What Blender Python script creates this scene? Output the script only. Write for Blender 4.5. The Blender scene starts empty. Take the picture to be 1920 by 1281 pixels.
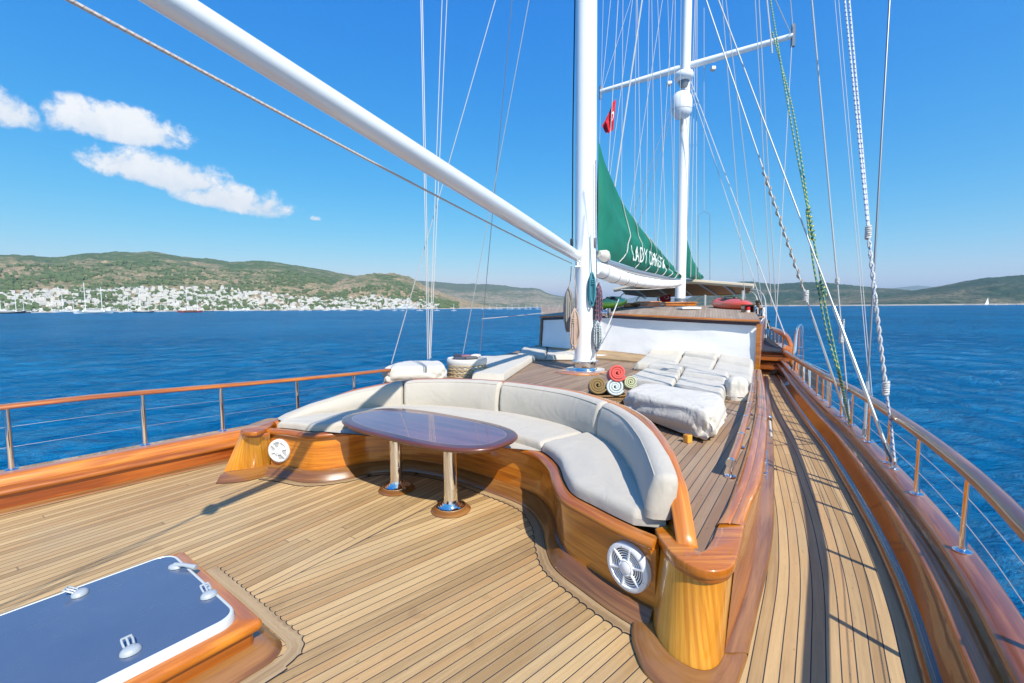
import bpy, bmesh, math, random
import numpy as np
from mathutils import Vector, Matrix
random.seed(7); rng = np.random.default_rng(7)
SC = bpy.context.scene
COL = SC.collection
R = math.radians

# ------------------------------------------------------------------ camera
FPX, CAMH, HZ, SLOPE = 853.0, 1.6, 576.0, -0.0075      # focal length in px of a 1920 px wide frame
ROLL, PITCH = math.atan(SLOPE), math.atan((640.5-HZ)/FPX)
_cp, _sp, _cr, _sr = math.cos(PITCH), math.sin(PITCH), math.cos(ROLL), math.sin(ROLL)
CF = Vector((0, _cp, -_sp)); _U = Vector((0, _sp, _cp)); _X = Vector((1, 0, 0))
CR = _cr*_X + _sr*_U; CU = -_sr*_X + _cr*_U
cam = bpy.data.objects.new('camera', bpy.data.cameras.new('camera')); COL.objects.link(cam)
cam.matrix_world = Matrix(((CR.x, CU.x, -CF.x, 0), (CR.y, CU.y, -CF.y, 0), (CR.z, CU.z, -CF.z, CAMH), (0, 0, 0, 1)))
cam.data.sensor_width = 36; cam.data.lens = FPX/1920*36; cam.data.clip_end = 60000; cam.data.clip_start = 0.05
SC.camera = cam

# ------------------------------------------------------------------ sun, sky, exposure
SH = Vector((-0.43, 0.88, -1)).normalized()            # the way sunlight travels
SUN_DIR = -SH
sun = bpy.data.objects.new('sun', bpy.data.lights.new('sun', 'SUN')); COL.objects.link(sun)
sun.data.energy = 5.0; sun.data.angle = R(0.55); sun.data.color = (1.0, 0.935, 0.83)
sun.rotation_euler = SUN_DIR.to_track_quat('Z', 'Y').to_euler()
SUN_EL = math.asin(SUN_DIR.z); SUN_AZ = math.atan2(SUN_DIR.x, SUN_DIR.y)
W = bpy.data.worlds.new('World'); SC.world = W; W.use_nodes = True
SC.view_settings.view_transform = 'Standard'; SC.view_settings.look = 'None'
SC.view_settings.exposure = 0.42; SC.view_settings.gamma = 1.0
try: SC.view_settings.use_curve_mapping = False
except Exception: pass

class NT:
    def __init__(s, tree): s.t = tree; s.l = tree.links
    def n(s, typ, **kw):
        nd = s.t.nodes.new(typ)
        for k, v in kw.items():
            if k.startswith('_'): setattr(nd, k[1:], v)
        return nd
    def put(s, sock, v):
        if v is None: return
        if isinstance(v, bpy.types.NodeSocket): s.l.new(v, sock)
        else:
            try: sock.default_value = v
            except Exception: sock.default_value = (*v, 1.0)
    def m(s, op, a, b=None, c=None, clamp=False):
        nd = s.t.nodes.new('ShaderNodeMath'); nd.operation = op; nd.use_clamp = clamp
        for i, v in enumerate((a, b, c)): s.put(nd.inputs[i], v)
        return nd.outputs[0]
    def vm(s, op, a, b=None, out=0):
        nd = s.t.nodes.new('ShaderNodeVectorMath'); nd.operation = op
        s.put(nd.inputs[0], a); s.put(nd.inputs[1], b)
        return nd.outputs['Value'] if op in ('DOT_PRODUCT', 'LENGTH', 'DISTANCE') else nd.outputs[0]
    def noise(s, vec, scale, detail=4, rough=.55, dist=0, w=None):
        nd = s.t.nodes.new('ShaderNodeTexNoise'); nd.inputs['Scale'].default_value = scale
        nd.inputs['Detail'].default_value = detail; nd.inputs['Roughness'].default_value = rough
        nd.inputs['Distortion'].default_value = dist
        if vec is not None: s.l.new(vec, nd.inputs['Vector'])
        return nd.outputs['Fac']
    def wn(s, val, out='Value'):
        nd = s.t.nodes.new('ShaderNodeTexWhiteNoise'); nd.noise_dimensions = '1D'; s.put(nd.inputs['W'], val); return nd.outputs[out]
    def mix(s, f, a, b, mode='MIX'):
        nd = s.t.nodes.new('ShaderNodeMix'); nd.data_type = 'RGBA'; nd.blend_type = mode
        s.put(nd.inputs[0], f); s.put(nd.inputs[6], a); s.put(nd.inputs[7], b); return nd.outputs[2]
    def mixf(s, f, a, b):
        nd = s.t.nodes.new('ShaderNodeMix'); nd.data_type = 'FLOAT'
        s.put(nd.inputs[0], f); s.put(nd.inputs[2], a); s.put(nd.inputs[3], b); return nd.outputs[0]
    def ramp(s, f, *stops):
        nd = s.t.nodes.new('ShaderNodeValToRGB'); e = nd.color_ramp.elements
        while len(e) < len(stops): e.new(.5)
        for el, (p, c) in zip(e, stops): el.position = p; el.color = (*c, 1) if len(c) == 3 else c
        s.put(nd.inputs[0], f); return nd.outputs[0]
    def mr(s, v, a, b, c=0., d=1., smooth=False):
        nd = s.t.nodes.new('ShaderNodeMapRange'); nd.clamp = True
        if smooth: nd.interpolation_type = 'SMOOTHSTEP'
        for i, x in enumerate((v, a, b, c, d)): s.put(nd.inputs[i], x)
        return nd.outputs[0]
    def xyz(s, v):
        nd = s.t.nodes.new('ShaderNodeSeparateXYZ'); s.l.new(v, nd.inputs[0]); return nd.outputs
    def cxyz(s, x=0., y=0., z=0.):
        nd = s.t.nodes.new('ShaderNodeCombineXYZ')
        for i, q in enumerate((x, y, z)): s.put(nd.inputs[i], q)
        return nd.outputs[0]
    def coord(s, k='Object'): return s.t.nodes.new('ShaderNodeTexCoord').outputs[k]
    def scale(s, v, xyz): return s.vm('MULTIPLY', v, xyz)
    def bump(s, h, strength=.3, dist=.01, normal=None):
        nd = s.t.nodes.new('ShaderNodeBump'); nd.inputs['Strength'].default_value = strength
        nd.inputs['Distance'].default_value = dist; s.put(nd.inputs['Height'], h)
        if normal is not None: s.l.new(normal, nd.inputs['Normal'])
        return nd.outputs[0]

# sky: physical sky with clouds placed by direction
wt = NT(W.node_tree); W.node_tree.nodes.clear()
sky = wt.n('ShaderNodeTexSky', _sky_type='NISHITA'); sky.sun_disc = False
sky.sun_elevation = SUN_EL; sky.sun_rotation = SUN_AZ; sky.altitude = 0; sky.air_density = 1.0; sky.dust_density = 0.4; sky.ozone_density = 3.0
hs = wt.n('ShaderNodeHueSaturation'); hs.inputs['Saturation'].default_value = 1.22; hs.inputs['Value'].default_value = 1.0
wt.l.new(sky.outputs[0], hs.inputs['Color'])
dirv = wt.coord('Generated')
def pxdir(px, py):
    d = CF*FPX + CR*(px-960) - CU*(py-640.5); return d.normalized()
def cloud_field():
    # elliptical patches on the sky dome, broken up by noise; a patch = centre, long axis end, half height
    n1 = wt.noise(dirv, 17, 10, .62, .35)
    n2 = wt.noise(dirv, 60, 6, .65)
    tot = None; up = None
    for (cx, cy, ex, ey, hh, base) in CLOUDS:
        c = pxdir(cx, cy); e = pxdir(ex, ey); a = (e-c); la = a.length; a.normalize()
        b = c.cross(a).normalized()
        if b.z < 0: b = -b
        dv = wt.vm('SUBTRACT', dirv, tuple(c))
        pa = wt.m('DIVIDE', wt.vm('DOT_PRODUCT', dv, tuple(a)), la)
        pb = wt.m('DIVIDE', wt.vm('DOT_PRODUCT', dv, tuple(b)), hh)
        pbb = wt.m('MAXIMUM', pb, wt.m('MULTIPLY', pb, -1.9))   # flatter underside
        r2 = wt.m('ADD', wt.m('MULTIPLY', pa, pa), wt.m('MULTIPLY', pbb, pbb))
        front = wt.m('GREATER_THAN', wt.vm('DOT_PRODUCT', dirv, tuple(c)), 0.5)
        q = wt.m('SUBTRACT', wt.m('SUBTRACT', base, r2), wt.m('MULTIPLY', wt.m('SUBTRACT', 1., front), 30.))
        q = wt.m('MAXIMUM', q, -9.0)
        if tot is None: tot = q; up = wt.m('MULTIPLY', pb, 1.0); 
        else:
            gt = wt.m('GREATER_THAN', q, tot); up = wt.mixf(gt, up, pb); tot = wt.m('MAXIMUM', tot, q)
    f = wt.m('ADD', tot, wt.m('MULTIPLY', wt.m('SUBTRACT', n1, .5), 3.4))
    f = wt.m('ADD', f, wt.m('MULTIPLY', wt.m('SUBTRACT', n2, .5), 1.5))
    return f, up, n1
CLOUDS = [(15, 215, 92, 238, .034, 1.0), (218, 244, 345, 270, .037, 1.15), (100, 206, 135, 226, .018, .5), (312, 334, 440, 366, .040, 1.12),
          (440, 380, 556, 402, .034, 1.1), (232, 310, 275, 334, .022, .9), (585, 410, 604, 412, .009, .5), (82, 297, 92, 299, .006, .1),
          (793, 499, 803, 499, .003, .2), (-240, 250, -60, 262, .05, .8), (2300, 300, 2480, 330, .04, .8)]
f, up, n1 = cloud_field()
mask = wt.mr(f, -.20, .75, 0, 1, True)
den = wt.mr(f, .3, 1.6)
tone = wt.mr(wt.m('ADD', wt.m('MULTIPLY', up, .45), wt.m('MULTIPLY', wt.m('SUBTRACT', n1, .45), 2.2)), -.55, .45)  # cloud shading painted into the colour: paler tops, greyer undersides
ccol = wt.mix(tone, (4.3, 5.0, 5.9), (6.4, 6.55, 6.7))
_s = wt.n('ShaderNodeSeparateColor'); wt.l.new(hs.outputs[0], _s.inputs[0]); _c = wt.n('ShaderNodeCombineColor')
for _i, (_ref, _g, _t) in enumerate(((2.32, 1.6, 1.35), (4.16, .80, 4.0), (6.27, .28, 6.3))):   # clear-air grading of the physical sky
    wt.l.new(wt.m('MINIMUM', wt.m('MULTIPLY', wt.m('POWER', wt.m('DIVIDE', wt.m('MAXIMUM', _s.outputs[_i], 0.), _ref), _g), _t), 8.5), _c.inputs[_i])
skycol = wt.mix(mask, _c.outputs[0], ccol)
bg = wt.n('ShaderNodeBackground'); bg.inputs['Strength'].default_value = 0.115
wt.l.new(skycol, bg.inputs['Color'])
wo = wt.n('ShaderNodeOutputWorld'); wt.l.new(bg.outputs[0], wo.inputs['Surface'])

# ------------------------------------------------------------------ helpers
def hv(p): return np.array(p, float)
def ray(px, py): return np.array(CF*FPX + CR*(px-960) - CU*(py-640.5))
def P(px, py, z):                      # a photograph point that lies at height z
    d = ray(px, py); t = (z-CAMH)/d[2]; return np.array([d[0]*t, d[1]*t, z])
def PY(px, py, Y):                     # a photograph point at distance Y ahead
    d = ray(px, py); t = Y/d[1]; return np.array([d[0]*t, Y, CAMH+d[2]*t])
def cat(pts, n=60, closed=False):      # Catmull-Rom through pts, n points evenly spaced
    p = np.array(pts, float)
    if len(p) == 2: return p[0]+(p[1]-p[0])*np.linspace(0, 1, n)[:, None]
    q = np.vstack([p[-1], p, p[0], p[1]]) if closed else np.vstack([2*p[0]-p[1], p, 2*p[-1]-p[-2]])
    out = []
    for i in range(1, len(q)-2):
        t = np.linspace(0, 1, 24, endpoint=False)[:, None]
        a, b, c, d = q[i-1], q[i], q[i+1], q[i+2]
        out.append(.5*((2*b)+(-a+c)*t+(2*a-5*b+4*c-d)*t**2+(-a+3*b-3*c+d)*t**3))
    out = np.vstack(out+[q[-2][None]])
    return resample(out, n)
def resample(p, n):
    s = np.r_[0, np.cumsum(np.linalg.norm(np.diff(p, axis=0), axis=1))]
    t = np.linspace(0, s[-1], n)
    return np.stack([np.interp(t, s, p[:, k]) for k in range(p.shape[1])], 1)
def arclen(p): return np.r_[0, np.cumsum(np.linalg.norm(np.diff(p, axis=0), axis=1))]
def normals2(p):                       # left-hand normal in plan
    d = np.gradient(p[:, :2], axis=0); d /= np.linalg.norm(d, axis=1)[:, None]+1e-9
    return np.stack([-d[:, 1], d[:, 0]], 1)
def offset(p, o):
    q = p.copy(); q[:, :2] += normals2(p)*np.asarray(o).reshape(-1, 1) if np.ndim(o) else normals2(p)*o; return q

def tag(o, label=None, cat_=None, group=None, kind=None):
    if label: o['label'] = label
    if cat_: o['category'] = cat_
    if group: o['group'] = group
    if kind: o['kind'] = kind
    return o
def empty(name, loc, label, cat_, group=None):
    o = bpy.data.objects.new(name, None); COL.objects.link(o); o.location = tuple(loc); o.empty_display_size = .1
    bpy.context.view_layer.update() if False else None
    return tag(o, label, cat_, group)
def mk(name, verts, faces, mat, parent=None, uv=None, smooth=True, ang=38, org=None):
    verts = np.asarray(verts, float)
    if parent is not None:
        off = np.array(parent.location)
        p = parent.parent
        while p is not None: off = off+np.array(p.location); p = p.parent
        verts = verts-off; loc = (0, 0, 0)
    else:
        if org is None: org = np.array([verts[:, 0].mean(), verts[:, 1].mean(), verts[:, 2].min()])
        org = np.asarray(org, float); verts = verts-org; loc = tuple(org)
    me = bpy.data.meshes.new(name); me.from_pydata(verts.tolist(), [], [tuple(f) for f in faces])
    ul = me.uv_layers.new(name='UVMap')
    nl = len(me.loops)
    li = np.empty(nl, int); me.loops.foreach_get('vertex_index', li)
    if uv is not None: u = np.asarray(uv, float)[li]
    else:
        npoly = len(me.polygons); nrm = np.empty(npoly*3); me.polygons.foreach_get('normal', nrm); nrm = nrm.reshape(-1, 3)
        tot = np.empty(npoly, int); me.polygons.foreach_get('loop_total', tot)
        dom = np.repeat(np.argmax(np.abs(nrm), 1), tot)
        ext = verts.max(0)-verts.min(0); order = np.argsort(-ext)
        co = verts[li]; u = np.zeros((nl, 2))
        for ax in range(3):
            rest = [a for a in order if a != ax]; msk = dom == ax
            u[msk, 0] = co[msk, rest[0]]; u[msk, 1] = co[msk, rest[1]]+ax*.37
    ul.data.foreach_set('uv', u.astype(np.float32).ravel())
    if mat: me.materials.append(mat)
    if smooth:
        me.shade_smooth()
        try: me.set_sharp_from_angle(angle=R(ang))
        except Exception: pass
    me.validate(); me.update()
    o = bpy.data.objects.new(name, me); COL.objects.link(o)
    o.location = loc
    if parent is not None: o.parent = parent
    return o
class MB:
    def __init__(s): s.v = []; s.f = []; s.uv = []; s.n = 0
    def add(s, v, f, uv=None):
        v = np.asarray(v, float)
        s.v.append(v); s.f += [tuple(int(i)+s.n for i in q) for q in f]; s.n += len(v)
        s.uv.append(np.zeros((len(v), 2)) if uv is None else np.asarray(uv, float)); s.hasuv = uv is not None
        return s
    def box(s, c, h, rz=0, tilt=None):
        c = np.array(c, float); h = np.array(h, float)
        v = np.array([[x, y, z] for x in (-1, 1) for y in (-1, 1) for z in (-1, 1)], float)*h
        if tilt is not None: v = v@np.array(tilt).T
        ca, sa = math.cos(rz), math.sin(rz); v = v@np.array([[ca, sa, 0], [-sa, ca, 0], [0, 0, 1]])
        return s.add(v+c, [(0, 1, 3, 2), (4, 6, 7, 5), (0, 4, 5, 1), (2, 3, 7, 6), (0, 2, 6, 4), (1, 5, 7, 3)], np.c_[v[:, 0]+v[:, 2]*.5, v[:, 1]+v[:, 2]])
    def tube(s, pts, r, seg=8, caps=True, twist=0):
        p = np.array(pts, float); n = len(p); rr = np.full(n, r) if np.ndim(r) == 0 else np.interp(np.linspace(0, 1, n), np.linspace(0, 1, len(r)), r)
        d = np.gradient(p, axis=0); d /= np.linalg.norm(d, axis=1)[:, None]+1e-12
        up = np.array([0, 0, 1.]) if abs(d[0, 2]) < .9 else np.array([1., 0, 0])
        a = np.cross(d[0], up); a /= np.linalg.norm(a); A = []
        for i in range(n):
            a = a-d[i]*(a@d[i]); a /= np.linalg.norm(a)+1e-12; A.append(a)
        A = np.array(A); B = np.cross(d, A)
        th = np.linspace(0, 2*math.pi, seg, endpoint=False)
        V = p[:, None]+rr[:, None, None]*(np.cos(th)[None, :, None]*A[:, None]+np.sin(th)[None, :, None]*B[:, None])
        L = arclen(p)
        uv = np.stack([np.repeat(L[:, None], seg, 1), np.repeat((th/(2*math.pi)*.1)[None], n, 0)], 2).reshape(-1, 2)
        F = [(i*seg+j, i*seg+(j+1) % seg, (i+1)*seg+(j+1) % seg, (i+1)*seg+j) for i in range(n-1) for j in range(seg)]
        if caps: F += [tuple(range(seg))[::-1], tuple((n-1)*seg+j for j in range(seg))]
        return s.add(V.reshape(-1, 3), F, uv)
    def lathe(s, prof, c, seg=28, axis=(0, 0, 1), caps=True):
        c = np.array(c, float); ax = Vector(axis).normalized(); q = Vector((0, 0, 1)).rotation_difference(ax).to_matrix()
        M = np.array(q); n = len(prof); th = np.linspace(0, 2*math.pi, seg, endpoint=False)
        V = np.array([[r*math.cos(t), r*math.sin(t), z] for (r, z) in prof for t in th])@M.T+c
        F = [(i*seg+j, i*seg+(j+1) % seg, (i+1)*seg+(j+1) % seg, (i+1)*seg+j) for i in range(n-1) for j in range(seg)]
        if caps: F += [tuple(range(seg))[::-1], tuple((n-1)*seg+j for j in range(seg))]
        uv = np.array([[r*t, z] for (r, z) in prof for t in th])
        return s.add(V, F, uv)
    def sweep(s, curve, prof, closed=True, caps=True):
        # prof: list of (offset along the left-hand plan normal, z) or per-point arrays
        c = np.array(curve, float); n = len(c); N = normals2(c); m = len(prof)
        V = np.zeros((n, m, 3)); pl = [0]
        for j, (o, z) in enumerate(prof):
            o = np.broadcast_to(o, (n,)); z = np.broadcast_to(z, (n,))
            V[:, j, :2] = c[:, :2]+N*o[:, None]; V[:, j, 2] = c[:, 2]+z
        for j in range(1, m): pl.append(pl[-1]+float(np.linalg.norm(V[n//2, j]-V[n//2, j-1])))
        L = arclen(c)
        uv = np.stack([np.repeat(L[:, None], m, 1), np.repeat(np.array(pl)[None], n, 0)], 2).reshape(-1, 2)
        mm = m if closed else m-1
        F = [(i*m+j, (i+1)*m+j, (i+1)*m+(j+1) % m, i*m+(j+1) % m) for i in range(n-1) for j in range(mm)]
        if caps and closed: F += [tuple(range(m)), tuple((n-1)*m+j for j in range(m))[::-1]]
        return s.add(V.reshape(-1, 3), F, uv)
    def loft(s, rows, closed_row=False, capends=False):
        n = len(rows); m = len(rows[0]); V = np.vstack(rows)
        mm = m if closed_row else m-1
        F = [(i*m+j, i*m+(j+1) % m, (i+1)*m+(j+1) % m, (i+1)*m+j) for i in range(n-1) for j in range(mm)]
        if capends: F += [tuple(range(m))[::-1], tuple((n-1)*m+j for j in range(m))]
        L = arclen(np.array(rows[n//2])); L2 = np.array([np.linalg.norm(np.array(r)[m//2]-np.array(rows[0])[m//2]) for r in rows])
        uv = np.stack([np.repeat(L[None], n, 0), np.repeat(L2[:, None], m, 1)], 2).reshape(-1, 2)
        return s.add(V, F, uv)
    def poly(s, pts, z=None, th=0):
        p = np.array(pts, float)
        if p.shape[1] == 2: p = np.c_[p, np.full(len(p), z)]
        n = len(p)
        if th:
            q = p.copy(); q[:, 2] -= th
            return s.add(np.vstack([p, q]), [tuple(range(n)), tuple(range(2*n-1, n-1, -1))]+[(i, i+n, (i+1) % n+n, (i+1) % n) for i in range(n)], np.vstack([p[:, :2], q[:, :2]+.013]))
        return s.add(p, [tuple(range(n))], p[:, :2])
    def rbox(s, c, h, r=.02, rz=0, k=4):
        # rounded box
        g = []
        bm = bmesh.new(); bmesh.ops.create_cube(bm, size=2)
        for v in bm.verts: v.co = Vector((v.co.x*h[0], v.co.y*h[1], v.co.z*h[2]))
        bmesh.ops.bevel(bm, geom=list(bm.edges), offset=min(r, .95*min(h)), segments=k, profile=.5, affect='EDGES')
        M = Matrix.Rotation(rz, 3, 'Z'); bm.verts.ensure_lookup_table()
        V = np.array([list(M@v.co) for v in bm.verts])+np.array(c, float); L = np.array([list(v.co) for v in bm.verts])
        F = [tuple(v.index for v in f.verts) for f in bm.faces]; bm.free()
        return s.add(V, F, np.c_[L[:, 0]+L[:, 2]*.3, L[:, 1]+L[:, 2]])
    def build(s, name, mat, parent=None, smooth=True, ang=38, org=None, uv=True):
        return mk(name, np.vstack(s.v), s.f, mat, parent, np.vstack(s.uv) if uv else None, smooth, ang, org)

# ------------------------------------------------------------------ materials
def newmat(name, rough=.5, metal=0, col=(.8, .8, .8), coat=0, spec=.5):
    m = bpy.data.materials.new(name); m.use_nodes = True; t = NT(m.node_tree); b = m.node_tree.nodes['Principled BSDF']
    b.inputs['Base Color'].default_value = (*col, 1); b.inputs['Roughness'].default_value = rough; b.inputs['Metallic'].default_value = metal
    b.inputs['Coat Weight'].default_value = coat; b.inputs['Coat Roughness'].default_value = .04
    b.inputs['Specular IOR Level'].default_value = spec
    return m, t, b
def varnish(name, light, dark, coat=1.0, rs=1.0, rough=.35, blot=None, crough=.04, streak=.5):
    m, t, b = newmat(name, rough, 0, light, coat); uv = t.coord('UV'); oi = t.n('ShaderNodeObjectInfo').outputs['Random']
    uv = t.vm('ADD', uv, t.cxyz(t.m('MULTIPLY', oi, 7), t.m('MULTIPLY', oi, 3), oi))
    g = t.noise(t.scale(uv, (1.6*rs, 38*rs, 1)), 1.0, 7, .62, .8)
    g2 = t.noise(t.scale(uv, (.9, 5, 1)), 1.3, 3, .5, .6)
    fine = t.noise(t.scale(uv, (9, 260, 1)), 1.0, 3, .6)
    v = t.m('ADD', t.m('MULTIPLY', g, .62), t.m('MULTIPLY', g2, .46))
    mid = tuple(.5*(a+c) for a, c in zip(light, dark))
    st = t.noise(t.scale(uv, (.7, 13, 1)), 1.0, 4, .6, .4); v = t.m('ADD', v, t.m('MULTIPLY', t.m('SUBTRACT', st, .5), streak)); c = t.ramp(v, (.36, tuple(.7*a for a in dark)), (.50, dark), (.58, mid), (.74, light))
    c = t.mix(t.mr(fine, .5, .8, 0, .28), c, tuple(.55*a for a in dark))
    if blot: c = t.mix(t.mr(t.noise(uv, 1.1, 4, .6), .5, .7, 0, .6), c, blot)
    t.l.new(c, b.inputs['Base Color'])
    n = t.bump(t.noise(t.scale(uv, (2, 9, 1)), 1.4, 3), .06, .01)
    t.l.new(t.bump(g, .10, .002), b.inputs['Normal']); t.l.new(n, b.inputs['Coat Normal'])
    b.inputs['Coat Roughness'].default_value = crough
    return m
V_ORANGE = varnish('varnish_orange', (.72, .27, .018), (.47, .135, .006), streak=.3)
V_GOLD = varnish('varnish_golden', (.84, .43, .055), (.58, .22, .013), rough=.3, streak=.2)
V_CAP = varnish('varnish_cap', (.36, .125, .018), (.19, .05, .007), streak=.4, coat=.9)
V_RED = varnish('varnish_red', (.46, .12, .012), (.25, .05, .005), streak=.35, coat=.8)
V_TRIM = varnish('varnish_trim', (.58, .20, .014), (.34, .09, .006), streak=.35, coat=.75)
V_BROWN = varnish('varnish_brown', (.115, .042, .012), (.055, .018, .006), rough=.25)
V_PLINTH = varnish('varnish_plinth', (.33, .155, .045), (.20, .08, .02), coat=.7, crough=.12)
V_MAHOG = varnish('varnish_mahogany', (.15, .045, .024), (.08, .022, .013), rough=.3, coat=.7)

def plank_nodes(t, u, v, pitch, cl, dr, seed=0., caulk=.0047, joints=7.5, cc=(.018, .022, .03)):
    q = t.m('DIVIDE', v, pitch); idx = t.m('FLOOR', q); fr = t.m('SUBTRACT', q, idx)
    e = t.m('MINIMUM', fr, t.m('SUBTRACT', 1., fr))
    line = t.mr(e, caulk/pitch*.42, caulk/pitch*.62, 1, 0)
    r1 = t.wn(t.m('ADD', idx, seed)); r2 = t.wn(t.m('ADD', idx, seed+91.3))
    uu = t.m('ADD', u, t.m('MULTIPLY', r2, 9.)); jq = t.m('DIVIDE', uu, joints); ji = t.m('FLOOR', jq); jf = t.m('SUBTRACT', jq, ji)
    je = t.m('MINIMUM', jf, t.m('SUBTRACT', 1., jf)); jl = t.mr(je, .0004, .0008, .5, 0)
    r3 = t.wn(t.m('ADD', t.m('MULTIPLY', ji, 17.7), t.m('MULTIPLY', idx, 3.13)))
    vec = t.cxyz(t.m('ADD', u, t.m('MULTIPLY', r3, 13)), t.m('ADD', v, t.m('MULTIPLY', r1, 5)), r3)
    g = t.noise(t.scale(vec, (2.2, 70, 1)), 1., 6, .62, .7)
    g2 = t.noise(t.scale(vec, (1.1, 16, 1)), 1., 3, .5, .9)
    big = t.noise(t.cxyz(u, v, 0.), .8, 4, .6)
    tone = t.m('ADD', t.m('ADD', t.m('MULTIPLY', g, .45), t.m('MULTIPLY', g2, .35)), t.m('ADD', t.m('MULTIPLY', t.m('SUBTRACT', r3, .5), .33), t.m('MULTIPLY', t.m('SUBTRACT', big, .5), .5)))
    c = t.ramp(tone, (.22, dr), (.42, tuple(.5*(a+b) for a, b in zip(cl, dr))), (.66, cl))
    c = t.mix(t.m('MULTIPLY', t.mr(r1, .7, 1, 0, .35), 1.), c, (cl[0]*.86, cl[1]*.66, cl[2]*.52))
    fine = t.noise(t.scale(vec, (14, 420, 1)), 1., 2, .6); c = t.mix(t.mr(fine, .55, .8, 0, .3), c, tuple(.5*a for a in dr))
    knots = t.noise(t.scale(vec, (26, 60, 1)), 1., 2, .5); c = t.mix(t.mr(knots, .70, .76, 0, .5), c, tuple(.45*a for a in dr))
    wth = t.noise(t.cxyz(u, t.m('MULTIPLY', v, 1.6), 4.), 1.1, 6, .68, .5); c = t.mix(t.mr(wth, .50, .72, 0, .42), c, (cl[0]*.66, cl[1]*.74, cl[2]*.92)); stn = t.noise(t.cxyz(u, v, 9.), 5.5, 3, .5); c = t.mix(t.mr(stn, .66, .74, 0, .22), c, tuple(.5*a for a in dr))
    allline = t.m('MAXIMUM', line, jl)
    col = t.mix(allline, c, cc)
    h = t.m('SUBTRACT', t.m('MULTIPLY', g, .15), t.m('MULTIPLY', allline, 1.))
    return col, h, allline
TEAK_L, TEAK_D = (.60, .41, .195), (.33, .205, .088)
def teak_uv(name, pitch=.058, seed=0., cl=TEAK_L, dr=TEAK_D):
    m, t, b = newmat(name, .62); s = t.xyz(t.coord('UV'))
    c, h, l = plank_nodes(t, s[0], s[1], pitch, cl, dr, seed)
    t.l.new(c, b.inputs['Base Color']); t.l.new(t.bump(h, .35, .002), b.inputs['Normal']); return m
def azv(a): a = R(a); return (math.sin(a), math.cos(a), 0), (math.cos(a), -math.sin(a), 0)
def teak_dir(name, az, pitch=.058, seed=0., cl=TEAK_L, dr=TEAK_D, az2=None, seam=None):
    m, t, b = newmat(name, .62); p = t.n('ShaderNodeNewGeometry').outputs['Position']
    d, n = azv(az); u = t.vm('DOT_PRODUCT', p, d); v = t.vm('DOT_PRODUCT', p, n)
    if az2 is not None:
        d2, n2 = azv(az2); S, saz = seam; sd, sn = azv(saz)
        k = t.vm('DOT_PRODUCT', t.vm('SUBTRACT', p, (S[0], S[1], 0)), sn)
        msk = t.m('GREATER_THAN', k, 0.)
        u = t.mixf(msk, u, t.vm('DOT_PRODUCT', p, d2)); v = t.mixf(msk, v, t.m('ADD', t.vm('DOT_PRODUCT', p, n2), 50.))
    c, h, l = plank_nodes(t, u, v, pitch, cl, dr, seed)
    if az2 is not None:
        ln = t.mr(t.m('ABSOLUTE', k), .0028, .004, 1, 0); c = t.mix(ln, c, (.018, .022, .03)); h = t.m('SUBTRACT', h, ln)
    t.l.new(c, b.inputs['Base Color']); t.l.new(t.bump(h, .35, .002), b.inputs['Normal']); return m
def fabric(name, col, var=.06, wr=.35, sc=1.0, rough=.9):
    m, t, b = newmat(name, rough, 0, col); o = t.coord('Object')
    n = t.noise(o, 3.2*sc, 5, .6); c = t.mix(n, tuple(a*(1-var*1.6) for a in col), tuple(min(1, a*(1+var)) for a in col))
    n2 = t.noise(o, 60*sc, 3, .6); c = t.mix(t.mr(n2, .3, .8, 0, .12), c, tuple(a*.8 for a in col))
    t.l.new(c, b.inputs['Base Color']); b.inputs['Sheen Weight'].default_value = .15
    h = t.m('ADD', t.m('MULTIPLY', t.noise(o, 5*sc, 4, .55, .8), 1.), t.m('MULTIPLY', n2, .03))
    t.l.new(t.bump(h, wr, .03), b.inputs['Normal']); return m
F_SEAT = fabric('cushion_suede', (.48, .44, .375)); F_PAD = fabric('sunpad_canvas', (.53, .49, .42), wr=.3)
F_COVER = fabric('cover_canvas', (.58, .545, .485), .05, .9, .8)
F_WHITE = fabric('white_canvas', (.86, .86, .85), .02, .25, .6)
CHROME, t_, b_ = newmat('polished_steel', .07, 1, (.82, .83, .84))
STEEL, t_, b_ = newmat('steel_wire', .5, .35, (.50, .50, .48))
SATIN, t_, b_ = newmat('satin_steel', .32, 1, (.78, .72, .64))
GREYM, t_, b_ = newmat('grey_fitting', .4, .6, (.25, .26, .28))
BLACK, t_, b_ = newmat('black_plastic', .4, 0, (.02, .02, .022))
WPAINT, t_, b_ = newmat('white_gloss_paint', .22, 0, (.83, .84, .84), .5)
_n = t_.noise(t_.coord('Object'), 1.5, 5); t_.l.new(t_.mix(_n, (.80, .81, .81), (.86, .865, .86)), b_.inputs['Base Color'])
WPLAST, t_, b_ = newmat('white_plastic', .35, 0, (.80, .81, .82))
def ropemat(name, base, fleck, sc=1., thr=.5):
    m, t, b = newmat(name, .85, 0, base); s = t.xyz(t.coord('UV'))
    w = t.m('SINE', t.m('ADD', t.m('MULTIPLY', s[0], 260*sc), t.m('MULTIPLY', s[1], 62.83)))
    w2 = t.m('SINE', t.m('SUBTRACT', t.m('MULTIPLY', s[0], 170*sc), t.m('MULTIPLY', s[1], 125.66)))
    c = t.mix(t.mr(w, thr, thr+.15), base, fleck); c = t.mix(t.mr(w2, .75, .9, 0, .5), c, tuple(.6*a for a in base))
    t.l.new(c, b.inputs['Base Color']); t.l.new(t.bump(w2, .4, .003), b.inputs['Normal']); return m
ROPE_W = ropemat('white_rope', (.62, .61, .58), (.42, .42, .44)); ROPE_B = ropemat('blue_flecked_rope', (.66, .67, .68), (.10, .16, .34), .5, .55)
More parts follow.
